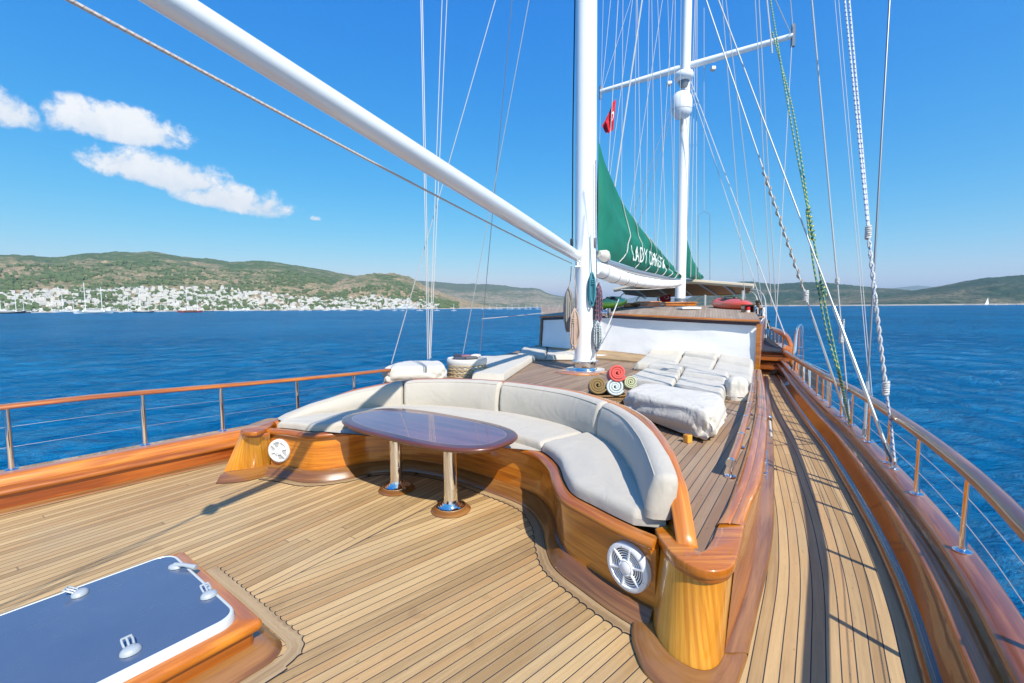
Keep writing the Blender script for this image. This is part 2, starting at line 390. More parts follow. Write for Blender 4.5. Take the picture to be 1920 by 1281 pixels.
ROPE_G = ropemat('green_rope', (.03, .20, .17), (.50, .46, .12), .45, .4); ROPE_R = ropemat('red_flecked_rope', (.62, .57, .52), (.52, .36, .29), 1.0, .75)
ROPE_T = ropemat('turquoise_rope', (.07, .30, .37), (.02, .12, .17)); ROPE_M = ropemat('mixed_rope', (.07, .07, .13), (.42, .20, .22), .3, .3)
ROPE_P = ropemat('beige_rope', (.60, .46, .37), (.46, .30, .22)); ROPE_GR = ropemat('grey_rope', (.36, .34, .31), (.20, .19, .18))
ROPE_WB = ropemat('white_teal_rope', (.62, .64, .64), (.08, .22, .28), .5, .4)

# ================================================================== SETTING
SEA = -1.7
def build_sea():
    az = np.r_[np.linspace(-75, 75, 620), np.linspace(75, 285, 90)[1:-1]]
    r = np.r_[np.geomspace(3.2, 120, 300), np.geomspace(120, 30000, 70)[1:]]
    A, Rr = np.meshgrid(np.radians(az), r); X = Rr*np.sin(A); Y = Rr*np.cos(A); Z = np.zeros_like(X)
    g = np.random.default_rng(3); cell = np.maximum(Rr*R(.26), Rr*.0125)
    for i in range(44):
        lam = .35*(1.062**i); th = R(120)+g.normal(0, .55); k = 2*math.pi/lam
        amp = .0105*lam**.80*(.6+.8*g.random())*(.75 if lam > 9 else 1)
        fade = np.clip((lam/cell-3)/4, 0, 1)
        ph = k*(X*math.sin(th)+Y*math.cos(th))+g.random()*6.28
        Z += fade*amp*(np.sin(ph)+.25*np.sin(2*ph+.6))*.62
    Z *= .95
    n, m = X.shape
    V = np.stack([X, Y, Z+SEA], 2).reshape(-1, 3)
    F = [(i*m+j, i*m+(j+1) % m, (i+1)*m+(j+1) % m, (i+1)*m+j) for i in range(n-1) for j in range(m)]
    F.append(tuple(range(m))[::-1])
    mt = bpy.data.materials.new('sea_water'); mt.use_nodes = True; t = NT(mt.node_tree); mt.node_tree.nodes.clear(); o = t.n('ShaderNodeNewGeometry').outputs['Position']
    cam_d = t.vm('LENGTH', o)
    a0 = t.noise(t.scale(o, (1.0, 1.5, 1)), 5.0, 5, .66, .5)
    a1 = t.noise(t.scale(o, (1.0, 1.5, 1)), 1.7, 7, .66, .7)
    a2 = t.noise(t.scale(o, (.9, 1.2, 1)), .50, 7, .66, .6)
    a3 = t.noise(t.scale(o, (.9, 1.1, 1)), .14, 7, .68, .6); a4 = t.noise(o, .04, 7, .68, .5)
    h = t.m('ADD', t.m('ADD', t.m('MULTIPLY', a0, .09), t.m('MULTIPLY', a1, .42)), t.m('MULTIPLY', a2, t.mr(cam_d, 4, 40, 1.0, 2.4)))
    h = t.m('ADD', h, t.m('ADD', t.m('MULTIPLY', a3, t.mr(cam_d, 40, 150, 0, 7.)), t.m('MULTIPLY', a4, t.mr(cam_d, 160, 600, 0, 20.))))
    patch = t.noise(o, .03, 5, .6); nrm = t.bump(h, 1.0, 1.7)
    df = t.n('ShaderNodeBsdfDiffuse'); t.l.new(t.mix(t.mr(patch, .35, .65), (.0, .165, .42), (.004, .245, .56)), df.inputs['Color']); t.l.new(nrm, df.inputs['Normal'])
    gl = t.n('ShaderNodeBsdfGlossy'); gl.inputs['Color'].default_value = (.68, .93, 1, 1); gl.inputs['Roughness'].default_value = .09; t.l.new(nrm, gl.inputs['Normal'])
    fr = t.n('ShaderNodeFresnel'); fr.inputs['IOR'].default_value = 1.333; t.l.new(nrm, fr.inputs['Normal'])
    mx = t.n('ShaderNodeMixShader'); t.l.new(t.mr(fr.outputs[0], .02, 1., .04, 1.15), mx.inputs[0]); t.l.new(df.outputs[0], mx.inputs[1]); t.l.new(gl.outputs[0], mx.inputs[2])
    ou = t.n('ShaderNodeOutputMaterial'); t.l.new(mx.outputs[0], ou.inputs['Surface'])
    mk('sea', V, F, mt, None, V[:, :2], True, 180, (0, 0, SEA))['kind'] = 'structure'
build_sea()

# ---- hills: one height field per range, measured along compass directions from the boat
def fbm(seed, n, lo=2, hi=9, rough=.55):
    g = np.random.default_rng(seed); out = np.zeros(n)
    for o in range(lo, hi):
        k = 2**o+1; out += np.interp(np.linspace(0, k-1, n), np.arange(k), g.normal(0, 1, k))*rough**(o-lo)
    return out
def fbm2(seed, n, m, lo=1, hi=6, rough=.55):
    g = np.random.default_rng(seed); out = np.zeros((n, m))
    for o in range(lo, hi):
        kx, ky = 2**o+1, 2**(o+1)+1; a = g.normal(0, 1, (kx, ky))
        x = np.linspace(0, kx-1, n); y = np.linspace(0, ky-1, m)
        x0 = np.minimum(x.astype(int), kx-2); y0 = np.minimum(y.astype(int), ky-2); fx = x-x0; fy = y-y0
        fx = (fx*fx*(3-2*fx))[:, None]; fy = (fy*fy*(3-2*fy))[None]
        v = (a[x0][:, y0]*(1-fx)*(1-fy)+a[x0+1][:, y0]*fx*(1-fy)+a[x0][:, y0+1]*(1-fx)*fy+a[x0+1][:, y0+1]*fx*fy)
        out += v*rough**(o-lo)
    return out
def hillmat(name, green, green2, bare, bare_amt, sc=1.):
    mt, t, b = newmat(name, .95, 0, green); p = t.n('ShaderNodeNewGeometry').outputs['Position']; z = t.xyz(p)[2]
    n1 = t.noise(p, .0032*sc, 6, .6, .4); n2 = t.noise(p, .028*sc, 5, .72); n3 = t.noise(p, .07*sc, 3, .6)
    c = t.mix(t.mr(n3, .38, .62), green, green2)
    zz = t.mr(z, 20, 230, .16, -.02)
    bm = t.m('ADD', t.m('ADD', t.m('MULTIPLY', n1, .75), t.m('MULTIPLY', n2, .5)), t.m('ADD', zz, bare_amt))
    bm = t.mr(bm, .66, .80)
    dots = t.mr(t.noise(p, .15*sc, 2, .5), .47, .57)
    c = t.mix(t.m('MULTIPLY', bm, t.m('SUBTRACT', 1., t.m('MULTIPLY', dots, .8))), c, bare)
    c = t.mix(t.mr(z, 2.0, .3), c, (.42, .38, .31))
    t.l.new(c, b.inputs['Base Color']); b.inputs['Specular IOR Level'].default_value = .1
    t.l.new(t.bump(t.m('ADD', n2, t.m('MULTIPLY', n3, .4)), .9, 14), b.inputs['Normal']); return mt
GREEN, GREEN2, BARE = (.050, .092, .030), (.100, .140, .050), (.40, .29, .18)
HILLS = {}
def hill(name, sky_pts, D0, D1, mat, seed, expo=1.2, nz=.10, cols=520, rows=110, back=1.5, shore=1.0, ridge_n=.012):
    xs = np.array([a for a, _ in sky_pts], float); ys = np.array([b for _, b in sky_pts], float)
    px = np.linspace(xs[0], xs[-1], cols); py = np.interp(px, xs, ys)
    # smooth the skyline
    k = np.hanning(15); k /= k.sum(); py = np.convolve(np.pad(py, 7, 'edge'), k, 'valid')
    dr = np.array([ray(a, b) for a, b in zip(px, py)]); hd = np.linalg.norm(dr[:, :2], axis=1)
    dirs = dr[:, :2]/hd[:, None]; zr = CAMH+dr[:, 2]/hd*D1
    zr = np.maximum(zr, SEA+1)
    sh = D0*(1+.035*fbm(seed+5, cols, 2, 7)*shore)
    t = np.linspace(0, back, rows); T, _ = np.meshgrid(t, px, indexing='ij')
    Rr = sh[None]+(D1-sh[None])*T
    hgt = (zr-SEA)[None]
    prof = np.where(T < 1, (T**expo)*(2-T**expo)**.6, 1-((T-1)/(back-1+1e-6))**2*.9)
    prof = np.where(T < 1, np.minimum(prof, 1.0*T**(.55*expo)), prof)
    nzv = fbm2(seed, rows, cols)
    Z = SEA-.3+hgt*prof*(1+nz*nzv*np.clip(np.minimum(T*3, np.abs(1-T)*4), 0, 1))
    Z = np.where(T <= 1, np.minimum(Z, SEA+hgt*np.clip(T*1.02+.02, 0, 1)**.8*1.0), Z)
    Z += ridge_n*hgt*fbm2(seed+9, rows, cols, 5, 8, .7)*np.clip(T*4, 0, 1)
    Z[0] = SEA-2
    V = np.stack([dirs[None, :, 0]*Rr, dirs[None, :, 1]*Rr, Z], 2)
    n, m = T.shape
    F = [(i*m+j, i*m+j+1, (i+1)*m+j+1, (i+1)*m+j) for i in range(n-1) for j in range(m-1)]
    HILLS[seed] = (px, V)
    o = mk(name, V.reshape(-1, 3), F, mat, None, V.reshape(-1, 3)[:, :2], True, 180, (0, 0, SEA)); o['kind'] = 'structure'; return o
H_GREEN = hillmat('scrub_hill', GREEN, GREEN2, BARE, .01)
H_DRY = hillmat('dry_hill', GREEN, GREEN2, (.42, .30, .19), .07)
H_RIGHT = hillmat('green_hill', (.018, .050, .030), (.038, .072, .040), (.20, .17, .11), -.08)
H_FAR = hillmat('far_hill', (.07, .10, .05), (.12, .14, .075), (.34, .27, .19), -.02, .7)
hill('hill', [(-900, 520), (-600, 500), (-300, 470), (-100, 478), (0, 478), (60, 481), (95, 484), (150, 478), (220, 474), (290, 474), (340, 483), (430, 493), (500, 492), (560, 500), (640, 513), (690, 519), (760, 545), (850, 570), (900, 581)], 1050, 2500, H_GREEN, 11, 1.1, .12)
hill('hill', [(380, 582), (450, 572), (520, 560), (580, 541), (640, 525), (690, 514), (740, 512), (770, 520), (800, 537), (850, 557), (900, 570), (950, 578), (985, 581)], 1150, 1750, H_DRY, 23, 1.1, .10, 320, 80)
hill('hill', [(600, 540), (700, 530), (770, 526), (850, 532), (930, 534), (980, 541), (1005, 540), (1030, 552), (1075, 559), (1120, 566), (1170, 575), (1230, 578)], 2600, 4200, H_FAR, 31, 1.0, .10, 320, 70)
hill('hill', [(1240, 574), (1290, 560), (1330, 543), (1380, 530), (1412, 527), (1432, 532), (1460, 533), (1510, 529), (1560, 531), (1600, 535), (1640, 539), (1700, 543), (1750, 549), (1800, 552), (1900, 560), (2100, 566)], 1700, 2700, H_RIGHT, 41, 1.0, .12, 420, 80)
hill('hill', [(1560, 570), (1640, 556), (1700, 547), (1740, 541), (1780, 534), (1820, 526), (1870, 519), (1920, 516), (2000, 510), (2200, 500), (2500, 520), (2900, 560)], 1500, 2300, H_RIGHT, 53, 1.0, .12, 420, 80)
hill('hill', [(1560, 560), (1640, 545), (1680, 539), (1720, 535), (1750, 538), (1800, 546), (1860, 556)], 9000, 11000, H_FAR, 61, 1.0, .05, 120, 24)
hill('hill', [(1100, 573), (1180, 560), (1210, 552), (1240, 556), (1290, 562), (1340, 574)], 9000, 11000, H_FAR, 67, 1.0, .05, 120, 24)
for i, (l) in enumerate(HILLS): pass

def on_hill(hv_, fx, t):
    px, V = hv_; j = int(np.clip(np.interp(fx, px, np.arange(len(px))), 0, len(px)-1)); i = int(t*(V.shape[0]-1)/1.5)
    return V[i, j]

# ---- the white town along the shore
def town():
    mw, t, b = newmat('white_render', .8, 0, (.80, .79, .76))
    oi = t.n('ShaderNodeObjectInfo').outputs['Random']; t.l.new(t.mix(oi, (.80, .79, .76), (.52, .50, .46)), b.inputs['Base Color'])
    q_ = t.xyz(t.coord('Object')); fx = t.m('FRACT', t.m('MULTIPLY', t.m('ADD', q_[0], q_[1]), .42)); fz = t.m('FRACT', t.m('MULTIPLY', q_[2], .38)); wm_ = t.m('MULTIPLY', t.m('LESS_THAN', t.m('ABSOLUTE', t.m('SUBTRACT', fx, .5)), .20), t.m('LESS_THAN', t.m('ABSOLUTE', t.m('SUBTRACT', fz, .5)), .24)); nz_ = t.m('LESS_THAN', t.m('ABSOLUTE', t.xyz(t.n('ShaderNodeNewGeometry').outputs['Normal'])[2]), .5)
    t.l.new(t.mix(t.m('MULTIPLY', wm_, nz_), t.mix(oi, (.82, .81, .78), (.56, .54, .50)), (.10, .13, .17)), b.inputs['Base Color'])
    md, t, b = newmat('dark_window', .2, 0, (.05, .07, .10)); mr_, t, b = newmat('terracotta_roof', .8, 0, (.45, .17, .09))
    g = random.Random(5)
    protos = []
    for k in range(7):
        w, d, h = g.uniform(3, 6.5), g.uniform(3.5, 5), g.uniform(2.2, 3.8)
        m = MB(); m.box((0, 0, h*.5-2), (w, d, h*.5+2))
        if k % 2: m.box((w*.35, d*.2, h+1.3), (w*.45, d*.6, 1.4))
        m.box((-w*.6, -d-1.0, h*.35), (w*.3, 1.2, h*.35))
        m.box((0, -d, h+.15), (w+.15, .2, .35))
        house = m.build('house', mw, None, False, org=(0, 0, 0))
        if False:
            r = MB(); v = [(-w-.4, -d-.4, h), (w+.4, -d-.4, h), (w+.4, d+.4, h), (-w-.4, d+.4, h), (-w*.4, 0, h+2), (w*.4, 0, h+2)]
            r.add(v, [(0, 1, 5, 4), (1, 2, 5), (2, 3, 4, 5), (3, 0, 4)]); r.build('roof', mr_, house, False)
        protos.append(house)
    def density(px, tt):
        a = .25+.75*(.5+.5*math.sin(px*.021+2*math.sin(px*.007)))*(.5+.5*math.sin(tt*31+px*.013))
        return a
    spots = []
    tries = 0
    while len(spots) < 1350 and tries < 90000:
        tries += 1
        px = g.uniform(-260, 700) if g.random() < .86 else g.uniform(560, 835)
        top = np.interp(px, [-260, 0, 60, 100, 300, 400, 480, 560, 640, 700], [.20, .20, .27, .31, .32, .30, .27, .18, .10, .04])
        if px > 600 and g.random() < .75:
            p = on_hill(HILLS[23], px, g.random()**1.3*np.interp(px, [600, 700, 780, 835], [.26, .34, .24, .10])+.01)
        else: p = on_hill(HILLS[11], px, g.random()**1.15*top+.006)
        if g.random() > density(px, p[2]/60): continue
        if p[2] < SEA+1.2: continue
        ey = 640.5-FPX*(p-np.array([0, 0, CAMH]))@np.array(CU)/((p-np.array([0, 0, CAMH]))@np.array(CF))
        if ey < np.interp(px, [-260, 0, 60, 100, 420, 495, 570, 640, 720, 760, 800, 835], [548, 550, 546, 541, 538, 549, 556, 560, 555, 558, 563, 571])+g.uniform(0, 5): continue
        if any((p[0]-q[0])**2+(p[1]-q[1])**2 < 60 for q in spots[-400:]): continue
        spots.append(p)
    spots.sort(key=lambda p: p[0]**2+p[1]**2)
    def place(o, p, first):
        az = math.atan2(p[0], p[1]); s = g.uniform(.62, .95)
        o.location = (p[0], p[1], p[2]-.3); o.rotation_euler = (0, 0, -az+g.choice([-.5, -.2, 0, .25, .6])); o.scale = (s, s, s*g.uniform(.9, 1.15))
    inside = [p for p in spots if 960+FPX*((p-np.array([0, 0, CAMH]))@np.array(CR))/((p-np.array([0, 0, CAMH]))@np.array(CF)) > -12]; ids = set(id(p) for p in inside[:290]); rest = [p for p in spots if id(p) not in ids]
    for i, p in enumerate(inside[:290]):
        pr = protos[i % 7]
        if i < 7: o = pr
        else:
            o = pr.copy(); COL.objects.link(o)
            for ch in pr.children: c = ch.copy(); COL.objects.link(c); c.parent = o
        v_ = p-np.array([0, 0, CAMH]); cc_ = v_@np.array(CF); px_ = 960+FPX*(v_@np.array(CR))/cc_; up_ = p[2]-SEA
        where = ('beyond the left edge of the town' if px_ < 0 else 'behind the leftmost moored yacht' if px_ < 70 else 'behind the white ketch' if px_ < 145 else 'behind the largest white gulet' if px_ < 210 else 'behind the dark-hulled schooner' if px_ < 320
                 else 'behind the red-hulled gulet' if px_ < 390 else 'behind the long white motor yacht' if px_ < 490 else 'behind the small dark motor boat' if px_ < 580 else 'behind the white day boat' if px_ < 690 else 'behind the large passenger ship')
        row = 'waterfront' if up_ < 12 else 'lower-slope' if up_ < 28 else 'upper-slope'
        tag(o, 'small flat-roofed white %s house in the town %s' % (row, where), 'house', 'white %s houses %s' % (row, where))
        place(o, p, i < 7)
    # the rest of the town as one mass
    V = []; F = []; n = 0
    for p in rest:
        az = -math.atan2(p[0], p[1])+g.uniform(-.5, .5); s = g.uniform(.5, .85)
        for (w, d, h, ox, oz) in ((g.uniform(4, 8), 5, g.uniform(2.5, 4.5), 0, 0), (2.6, 3, 1.3, g.uniform(-2, 2), 6)):
            c, sn = math.cos(az), math.sin(az)
            for x in (-w, w):
                for y in (-d, d):
                    for z in (-3 if oz == 0 else oz, 2*h if oz == 0 else oz+2.4):
                        X = x+ox; V.append((p[0]+s*(X*c-y*sn), p[1]+s*(X*sn+y*c), p[2]+s*z*.85))
            F += [tuple(n+i for i in q) for q in ((0, 1, 3, 2), (4, 6, 7, 5), (0, 4, 5, 1), (2, 3, 7, 6), (0, 2, 6, 4), (1, 5, 7, 3))]; n += 8
    o = mk('town', V, F, mw, None, None, False); tag(o, 'dense mass of small white houses climbing the left hillside behind the shore', 'town', kind='stuff')
    # trees between the houses
    mt, t, b = newmat('tree_foliage', .95, 0, (.05, .09, .03)); pz = t.n('ShaderNodeNewGeometry').outputs['Position']
    t.l.new(t.mix(t.noise(pz, .09, 3), (.035, .07, .025), (.12, .16, .05)), b.inputs['Base Color'])
    V = []; F = []; n = 0
    bm = bmesh.new(); bmesh.ops.create_icosphere(bm, subdivisions=1, radius=1); bv = np.array([list(v.co) for v in bm.verts]); bf = [tuple(v.index for v in f.verts) for f in bm.faces]; bm.free()
    for i in range(5200):
        px = g.uniform(-300, 860)
        if px > 620 and g.random() < .7: p = on_hill(HILLS[23], px, g.random()*.4+.01)
        else: p = on_hill(HILLS[11], px, g.random()**1.3*.5+.008)
        if p[2] < SEA+1: continue
        if math.sin(px*.03+3*math.sin(p[2]*.05)) < -.35 and g.random() < .8: continue
        s = g.uniform(2.0, 5.2); v = bv*np.array([s*g.uniform(.8, 1.6), s, s*g.uniform(.6, 1.3)])*(1+.35*rng.random((len(bv), 1)))
        V.append(v+p+np.array([0, 0, s*.4])); F += [tuple(n+k for k in q) for q in bf]; n += len(bv)
    o = mk('woodland', np.vstack(V), F, mt, None, None, False); tag(o, 'scattered dark green trees and bushes growing between the white houses', 'trees', kind='stuff')
town()

# ---- boats moored off the town
ORD = 'first second third fourth fifth sixth seventh eighth ninth tenth eleventh twelfth thirteenth fourteenth fifteenth sixteenth'.split()
def moored():
    hull_w, t, b = newmat('white_hull', .3, 0, (.78, .78, .77)); hull_r, t, b = newmat('red_hull', .35, 0, (.40, .02, .03)); hull_b, t, b = newmat('dark_hull', .35, 0, (.02, .03, .05))
    wood, t, b = newmat('boat_wood', .5, 0, (.30, .13, .05)); glass, t, b = newmat('boat_window', .1, 0, (.03, .05, .08))
    def boat(pxc, py, L, mat, masts, label, decks=1, group=None):
        d = ray(pxc, py); tt = (SEA-CAMH)/min(d[2], -1.6); c = d*tt; 
        dist = min(1000., math.hypot(c[0], c[1])); L = L*dist/1000.; az = math.atan2(d[0], d[1]); c = np.array([math.sin(az)*dist, math.cos(az)*dist, SEA])
        o = empty('moored_boat', c, label, 'boat', group); dx = np.array([math.cos(az), -math.sin(az), 0]); dy = np.array([math.sin(az), math.cos(az), 0])
        rows = []
        for s in np.linspace(-1, 1, 15):
            wb = L*.13*(1-abs(s)**2.6)+.05; zt = L*.045+L*.05*s*s; x = s*L/2
            rows.append(np.array([c+dx*x*(.86 if k in (0, 4) else 1)*1+dy*y+np.array([0, 0, z]) for k, (y, z) in enumerate(((-wb*.5, -.3), (-wb, zt), (0, zt+.02), (wb, zt), (wb*.5, -.3)))]))
        MB().loft(rows).build('hull', mat, o, org=None, uv=True)
        m = MB(); rz = math.pi/2-az-math.pi/2
        for k in range(decks): m.box(c+np.array([0, 0, L*.07+k*L*.05]), (L*(.26-.05*k), L*.07, L*.03), -az)
        cab = m.build('cabin', wood if mat is hull_r else hull_w, o, False)
        for k in range(decks): MB().box(c-dy*(L*.071)+np.array([0, 0, L*.075+k*L*.05]), (L*(.22-.05*k), .05, L*.009), -az).build('window_band', glass, cab, False)
        for (fx, fh) in masts:
            q = c+dx*(fx*L); MB().tube([q, q+np.array([0, 0, fh*L])], max(.16, L*.009), 6).build('mast', hull_w, o)
            MB().tube([q+np.array([0, 0, L*.14]), q+dx*L*.2+np.array([0, 0, L*.15])], max(.14, L*.006), 6).build('boom', hull_w, o)
    boat(10, 588, 44, hull_b, ((-.1, .92), (.25, .6)), 'dark-hulled two-masted sailing yacht at the left edge of the photo')
    boat(45, 587, 30, hull_b, ((0, .55),), 'low dark sailing boat just right of the leftmost two-master')
    boat(72, 587, 16, hull_w, (), 'small white motor cruiser left of the town waterfront')
    boat(127, 586, 34, hull_w, ((-.15, .85), (.2, .6)), 'white ketch with brown trim anchored before the town')
    boat(176, 588, 52, hull_w, ((-.18, .95), (.2, .82)), 'largest white two-masted gulet with a pale superstructure', 2)
    boat(241, 586, 27, hull_w, ((0, 1.1),), 'white single-masted sloop with the tall mast')
    boat(269, 586, 30, hull_b, ((-.12, 1.2), (.22, 1.25)), 'dark-hulled schooner with two tall white masts')
    boat(357, 586, 39, hull_r, ((-.1, 1.1), (.28, .85)), 'red-hulled gulet with two masts')
    boat(302, 585, 14, hull_w, ((0, 1.1),), 'little white sloop left of the red-hulled gulet')
    boat(392, 584, 16, hull_b, (), 'small dark launch right of the red-hulled gulet')
    boat(448, 584, 32, hull_w, (), 'long white motor yacht off the middle of the town', 2)
    boat(515, 583, 15, hull_b, (), 'small dark motor boat near the town quay')
    boat(620, 582, 24, hull_w, (), 'white day boat moored right of the long motor yacht', 1)
    boat(702, 582, 9, hull_w, (), 'tiny white boat left of the large passenger ship')
    boat(759, 580, 44, hull_w, (), 'large white passenger ship with several decks below the dry hill', 4)
    for i in range(16):
        px = 405+i*29+(i*37 % 17); boat(px, 583, 9+(i*5 % 6), hull_w, ((0, 1.2),), 'tiny white sailing boat, %s from the left along the town quay' % ORD[i], 1, 'tiny sailing boats along the quay')
    # masts in the far marina
    for i in range(14):
        px = 905+i*11+(i*7 % 5); boat(px, 580, 8+(i*3 % 4), hull_w, ((0, 1.0),), 'far white sailing boat, %s from the left in the distant marina' % ORD[i], 1, 'far sailing boats in the marina')
    # dinghy under sail on the right
    c = P(1850, 574.5, SEA); k = 900/c[1]; c = np.array([c[0]*k, 900, SEA])
    o = empty('sailing_dinghy', c, 'small sailing boat with a white sail out on the right-hand water', 'sailing boat')
    rows = [np.array([c+np.array([s*13, y, z]) for (y, z) in ((-w*.5, -.2), (-w, 1.), (w, 1.), (w*.5, -.2))]) for s, w in zip(np.linspace(-.5, 1.6, 9), (.4, 1.6, 2.1, 2.3, 2.3, 2.2, 1.9, 1.2, .2))]
    MB().loft(rows).build('hull', hull_w, o)
    s = MB(); s.add([c+np.array(q) for q in ((-4, -.1, 1.5), (4, -.1, 1.5), (1.4, -.1, 15), (-4, .1, 1.5), (4, .1, 1.5), (1.4, .1, 15))], [(0, 1, 2), (5, 4, 3), (0, 3, 4, 1), (1, 4, 5, 2), (2, 5, 3, 0)]); s.build('sail', hull_w, o, False)
moored()

# ================================================================== THE BOAT: decks
ZR = .45                                                # raised deck
AZ = 30.0                                               # the boat's long axis
AX = np.array([math.sin(R(AZ)), math.cos(R(AZ)), 0]); AN = np.array([math.cos(R(AZ)), -math.sin(R(AZ)), 0])
def trace(pts, n=80, ext0=0, ext1=0, z=None):
    p = [P(a, b, (c[0] if c else z)) for a, b, *c in pts]
    p = cat(p, n)
    if ext0: d = p[0]-p[1]; d /= np.linalg.norm(d); p = np.vstack([p[0]+d*k for k in np.linspace(ext0, .05, 8)]+[p])
    if ext1: d = p[-1]-p[-2]; d[2] = 0; d /= np.linalg.norm(d); p = np.vstack([p]+[p[-1]+d*k for k in np.linspace(.05, ext1, 8)])
    return p
DECK_OUT = trace([(1729, 1281, 0), (1696, 1162, 0), (1662, 1070, 0), (1615, 970, 0), (1550, 854, .02), (1515, 805, .05), (1485, 760, .08), (1466, 728, .12), (1455, 708, .15)], 110, 2.0, 5.0)
DECK_IN = trace([(1394, 1281, 0), (1411, 1189, 0), (1432, 1104, 0), (1450, 1008, 0), (1452, 904, .0), (1449, 800, .05), (1445, 750, .09), (1442, 720, .13), (1440, 704, .15)], 110, 1.6, 4.0)
LEFT_IN = trace([(0, 961, 0), (140, 929, 0), (300, 892, 0), (433, 862, 0)], 60, 3.5)
_d = LEFT_IN[-1]-LEFT_IN[-6]; _d /= np.linalg.norm(_d)   # the left side bends gently back towards the axis
_k = []; q = LEFT_IN[-1].copy(); a0 = math.atan2(_d[0], _d[1])
for i in range(40):
    a = a0+(R(12)-a0)*min(1, i/16); q = q+np.array([math.sin(a), math.cos(a), 0])*.28; _k.append(q.copy())
LEFT_IN = np.vstack([LEFT_IN, _k])

S0 = P(640, 1033, 0); S1 = P(487, 1104, 0); S2 = P(773, 960, 0)
SEAM_AZ = math.degrees(math.atan2((S2-S1)[0], (S2-S1)[1]))
M_DECK = teak_dir('teak_main_deck', 33.5, .058, 3., az2=48, seam=(S0, SEAM_AZ))
M_SIDE = teak_uv('teak_side_deck', .056, 11., (.54, .375, .185), (.31, .20, .09))
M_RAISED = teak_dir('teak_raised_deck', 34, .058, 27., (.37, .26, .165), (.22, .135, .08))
M_MARG = varnish('teak_margin', (.46, .34, .19), (.33, .22, .115), coat=0, rough=.6)
CAULK, _, _ = newmat('deck_caulking', .7, 0, (.016, .02, .028))

far_in = LEFT_IN[LEFT_IN[:, 1] < 12]
rim_out = DECK_OUT[(DECK_OUT[:, 1] < 14)]
poly = np.vstack([far_in, rim_out[::-1]])[:, :2]
# main deck sheet (its far part is hidden by the raised deck)
o = MB().poly(poly, -.004).build('main_deck', M_DECK, None, False, uv=True, org=(0, 0, 0)); o['kind'] = 'structure'
n_ = 110; a = DECK_OUT; b = DECK_IN
s_in = resample(DECK_IN, 140); s_out = resample(DECK_OUT, 140)
# side deck: width follows the curve, planks run parallel to the outer edge
out = resample(DECK_OUT, 160); dist = []
Nn = normals2(out)
rows = []
for i in range(160):
    dd = (DECK_IN[:, :2]-out[i, :2]); along = np.abs(dd@np.array([-Nn[i, 1], Nn[i, 0]])); perp = dd@Nn[i]
    j = np.argmin(along+(perp < 0)*9); w = perp[j] if along[j] < .3 else (rows[-1][-1] if rows else 1.)
    rows.append((i, w))
ws = np.array([w for _, w in rows]); ws = np.convolve(np.pad(ws, 4, 'edge'), np.ones(9)/9, 'valid')+.09
V = []; UV = []; L = arclen(out); K = 9
for i in range(160):
    for k in range(K):
        f = k/(K-1)*ws[i]; V.append([*(out[i, :2]+Nn[i]*f), out[i, 2]+.002]); UV.append([L[i], f])
F = [(i*K+j, i*K+j+1, (i+1)*K+j+1, (i+1)*K+j) for i in range(159) for j in range(K-1)]
mk('side_deck', V, F, M_SIDE, None, UV, True, 60, (0, 0, 0))['kind'] = 'structure'

# ------------------------------------------------------------------ bench (settee) curves
FRONT = trace([(508, 871, .09), (543, 875, .09), (590, 882, .09), (647, 876, .09), (693, 866, .09), (763, 862, .09), (813, 868, .09), (860, 877, .09), (927, 898, .09), (1000, 926, .09), (1034, 960, .09), (1046, 1000, .09), (1062, 1034, .09), (1107, 1067, .09), (1153, 1098, .09), (1190, 1120, .09), (1228, 1140, .09)], 150)
BACK = trace([(527, 792, .5), (560, 786, .5), (620, 777, .5), (700, 767, .5), (763, 763, .5), (845, 765, .5), (935, 775, .5), (1000, 786, .5), (1060, 801, .5), (1115, 824, .5), (1155, 852, .5), (1185, 895, .5), (1205, 950, .5), (1216, 985, .5), (1222, 1004, .5)], 150)
NB = len(BACK)
def at_s(s, knots): return np.interp(s, [k[0] for k in knots], [k[1] for k in knots])
SS = arclen(BACK); SS = SS/SS[-1]
RIMZ = at_s(SS, [(0, .47), (.05, .56), (.14, .69), (.26, .78), (.40, .80), (.62, .80), (.80, .785), (.90, .74), (.955, .66), (.985, .53), (1, .46)])

bench = empty('curved_bench', (FRONT[70][0], FRONT[70][1], 0), 'varnished S-curved wooden bench wrapping round the oval table', 'bench')
m = MB(); c = FRONT.copy(); c[:, 2] = 0
m.sweep(c, [(0, .085), (0, .40), (.03, .40), (.03, .085)]); m.build('front_panel', V_ORANGE, bench)
m = MB(); pr = [(-.012, .395), (-.034, .402), (-.042, .418), (-.036, .436), (-.015, .447), (.03, .447), (.045, .440), (.045, .395)]
m.sweep(c, pr); m.build('seat_edge', V_TRIM, bench, ang=60)
m = MB(); m.sweep(c, [(.0, .09), (-.03, .086), (-.05, .05), (-.075, .026), (-.085, .003), (.0, .003)]); m.build('plinth', V_PLINTH, bench, ang=60)
# the backrest wall and its rim
c = BACK.copy(); c[:, 2] = 0
m = MB(); m.sweep(c, [(.10, .40), (.145, RIMZ-.03), (.185, RIMZ-.03), (.185, .40)]); m.build('back_wall', V_TRIM, bench)
m = MB(); m.sweep(c, [(.125, RIMZ-.035), (.118, RIMZ-.012), (.130, RIMZ+.004), (.165, RIMZ+.012), (.20, RIMZ+.006), (.214, RIMZ-.012), (.205, RIMZ-.035)]); m.build('back_rim', V_ORANGE, bench, ang=60)
# seat board under the cushions
fr = resample(FRONT, 150); bk = resample(BACK, 150)
m = MB(); m.loft([np.c_[(fr*(1-k)+bk*k)[:, :2]+0*normals2(bk)*.1, np.full(150, .405)] for k in (0.02, 1.06)]); m.build('seat_board', V_TRIM, bench)

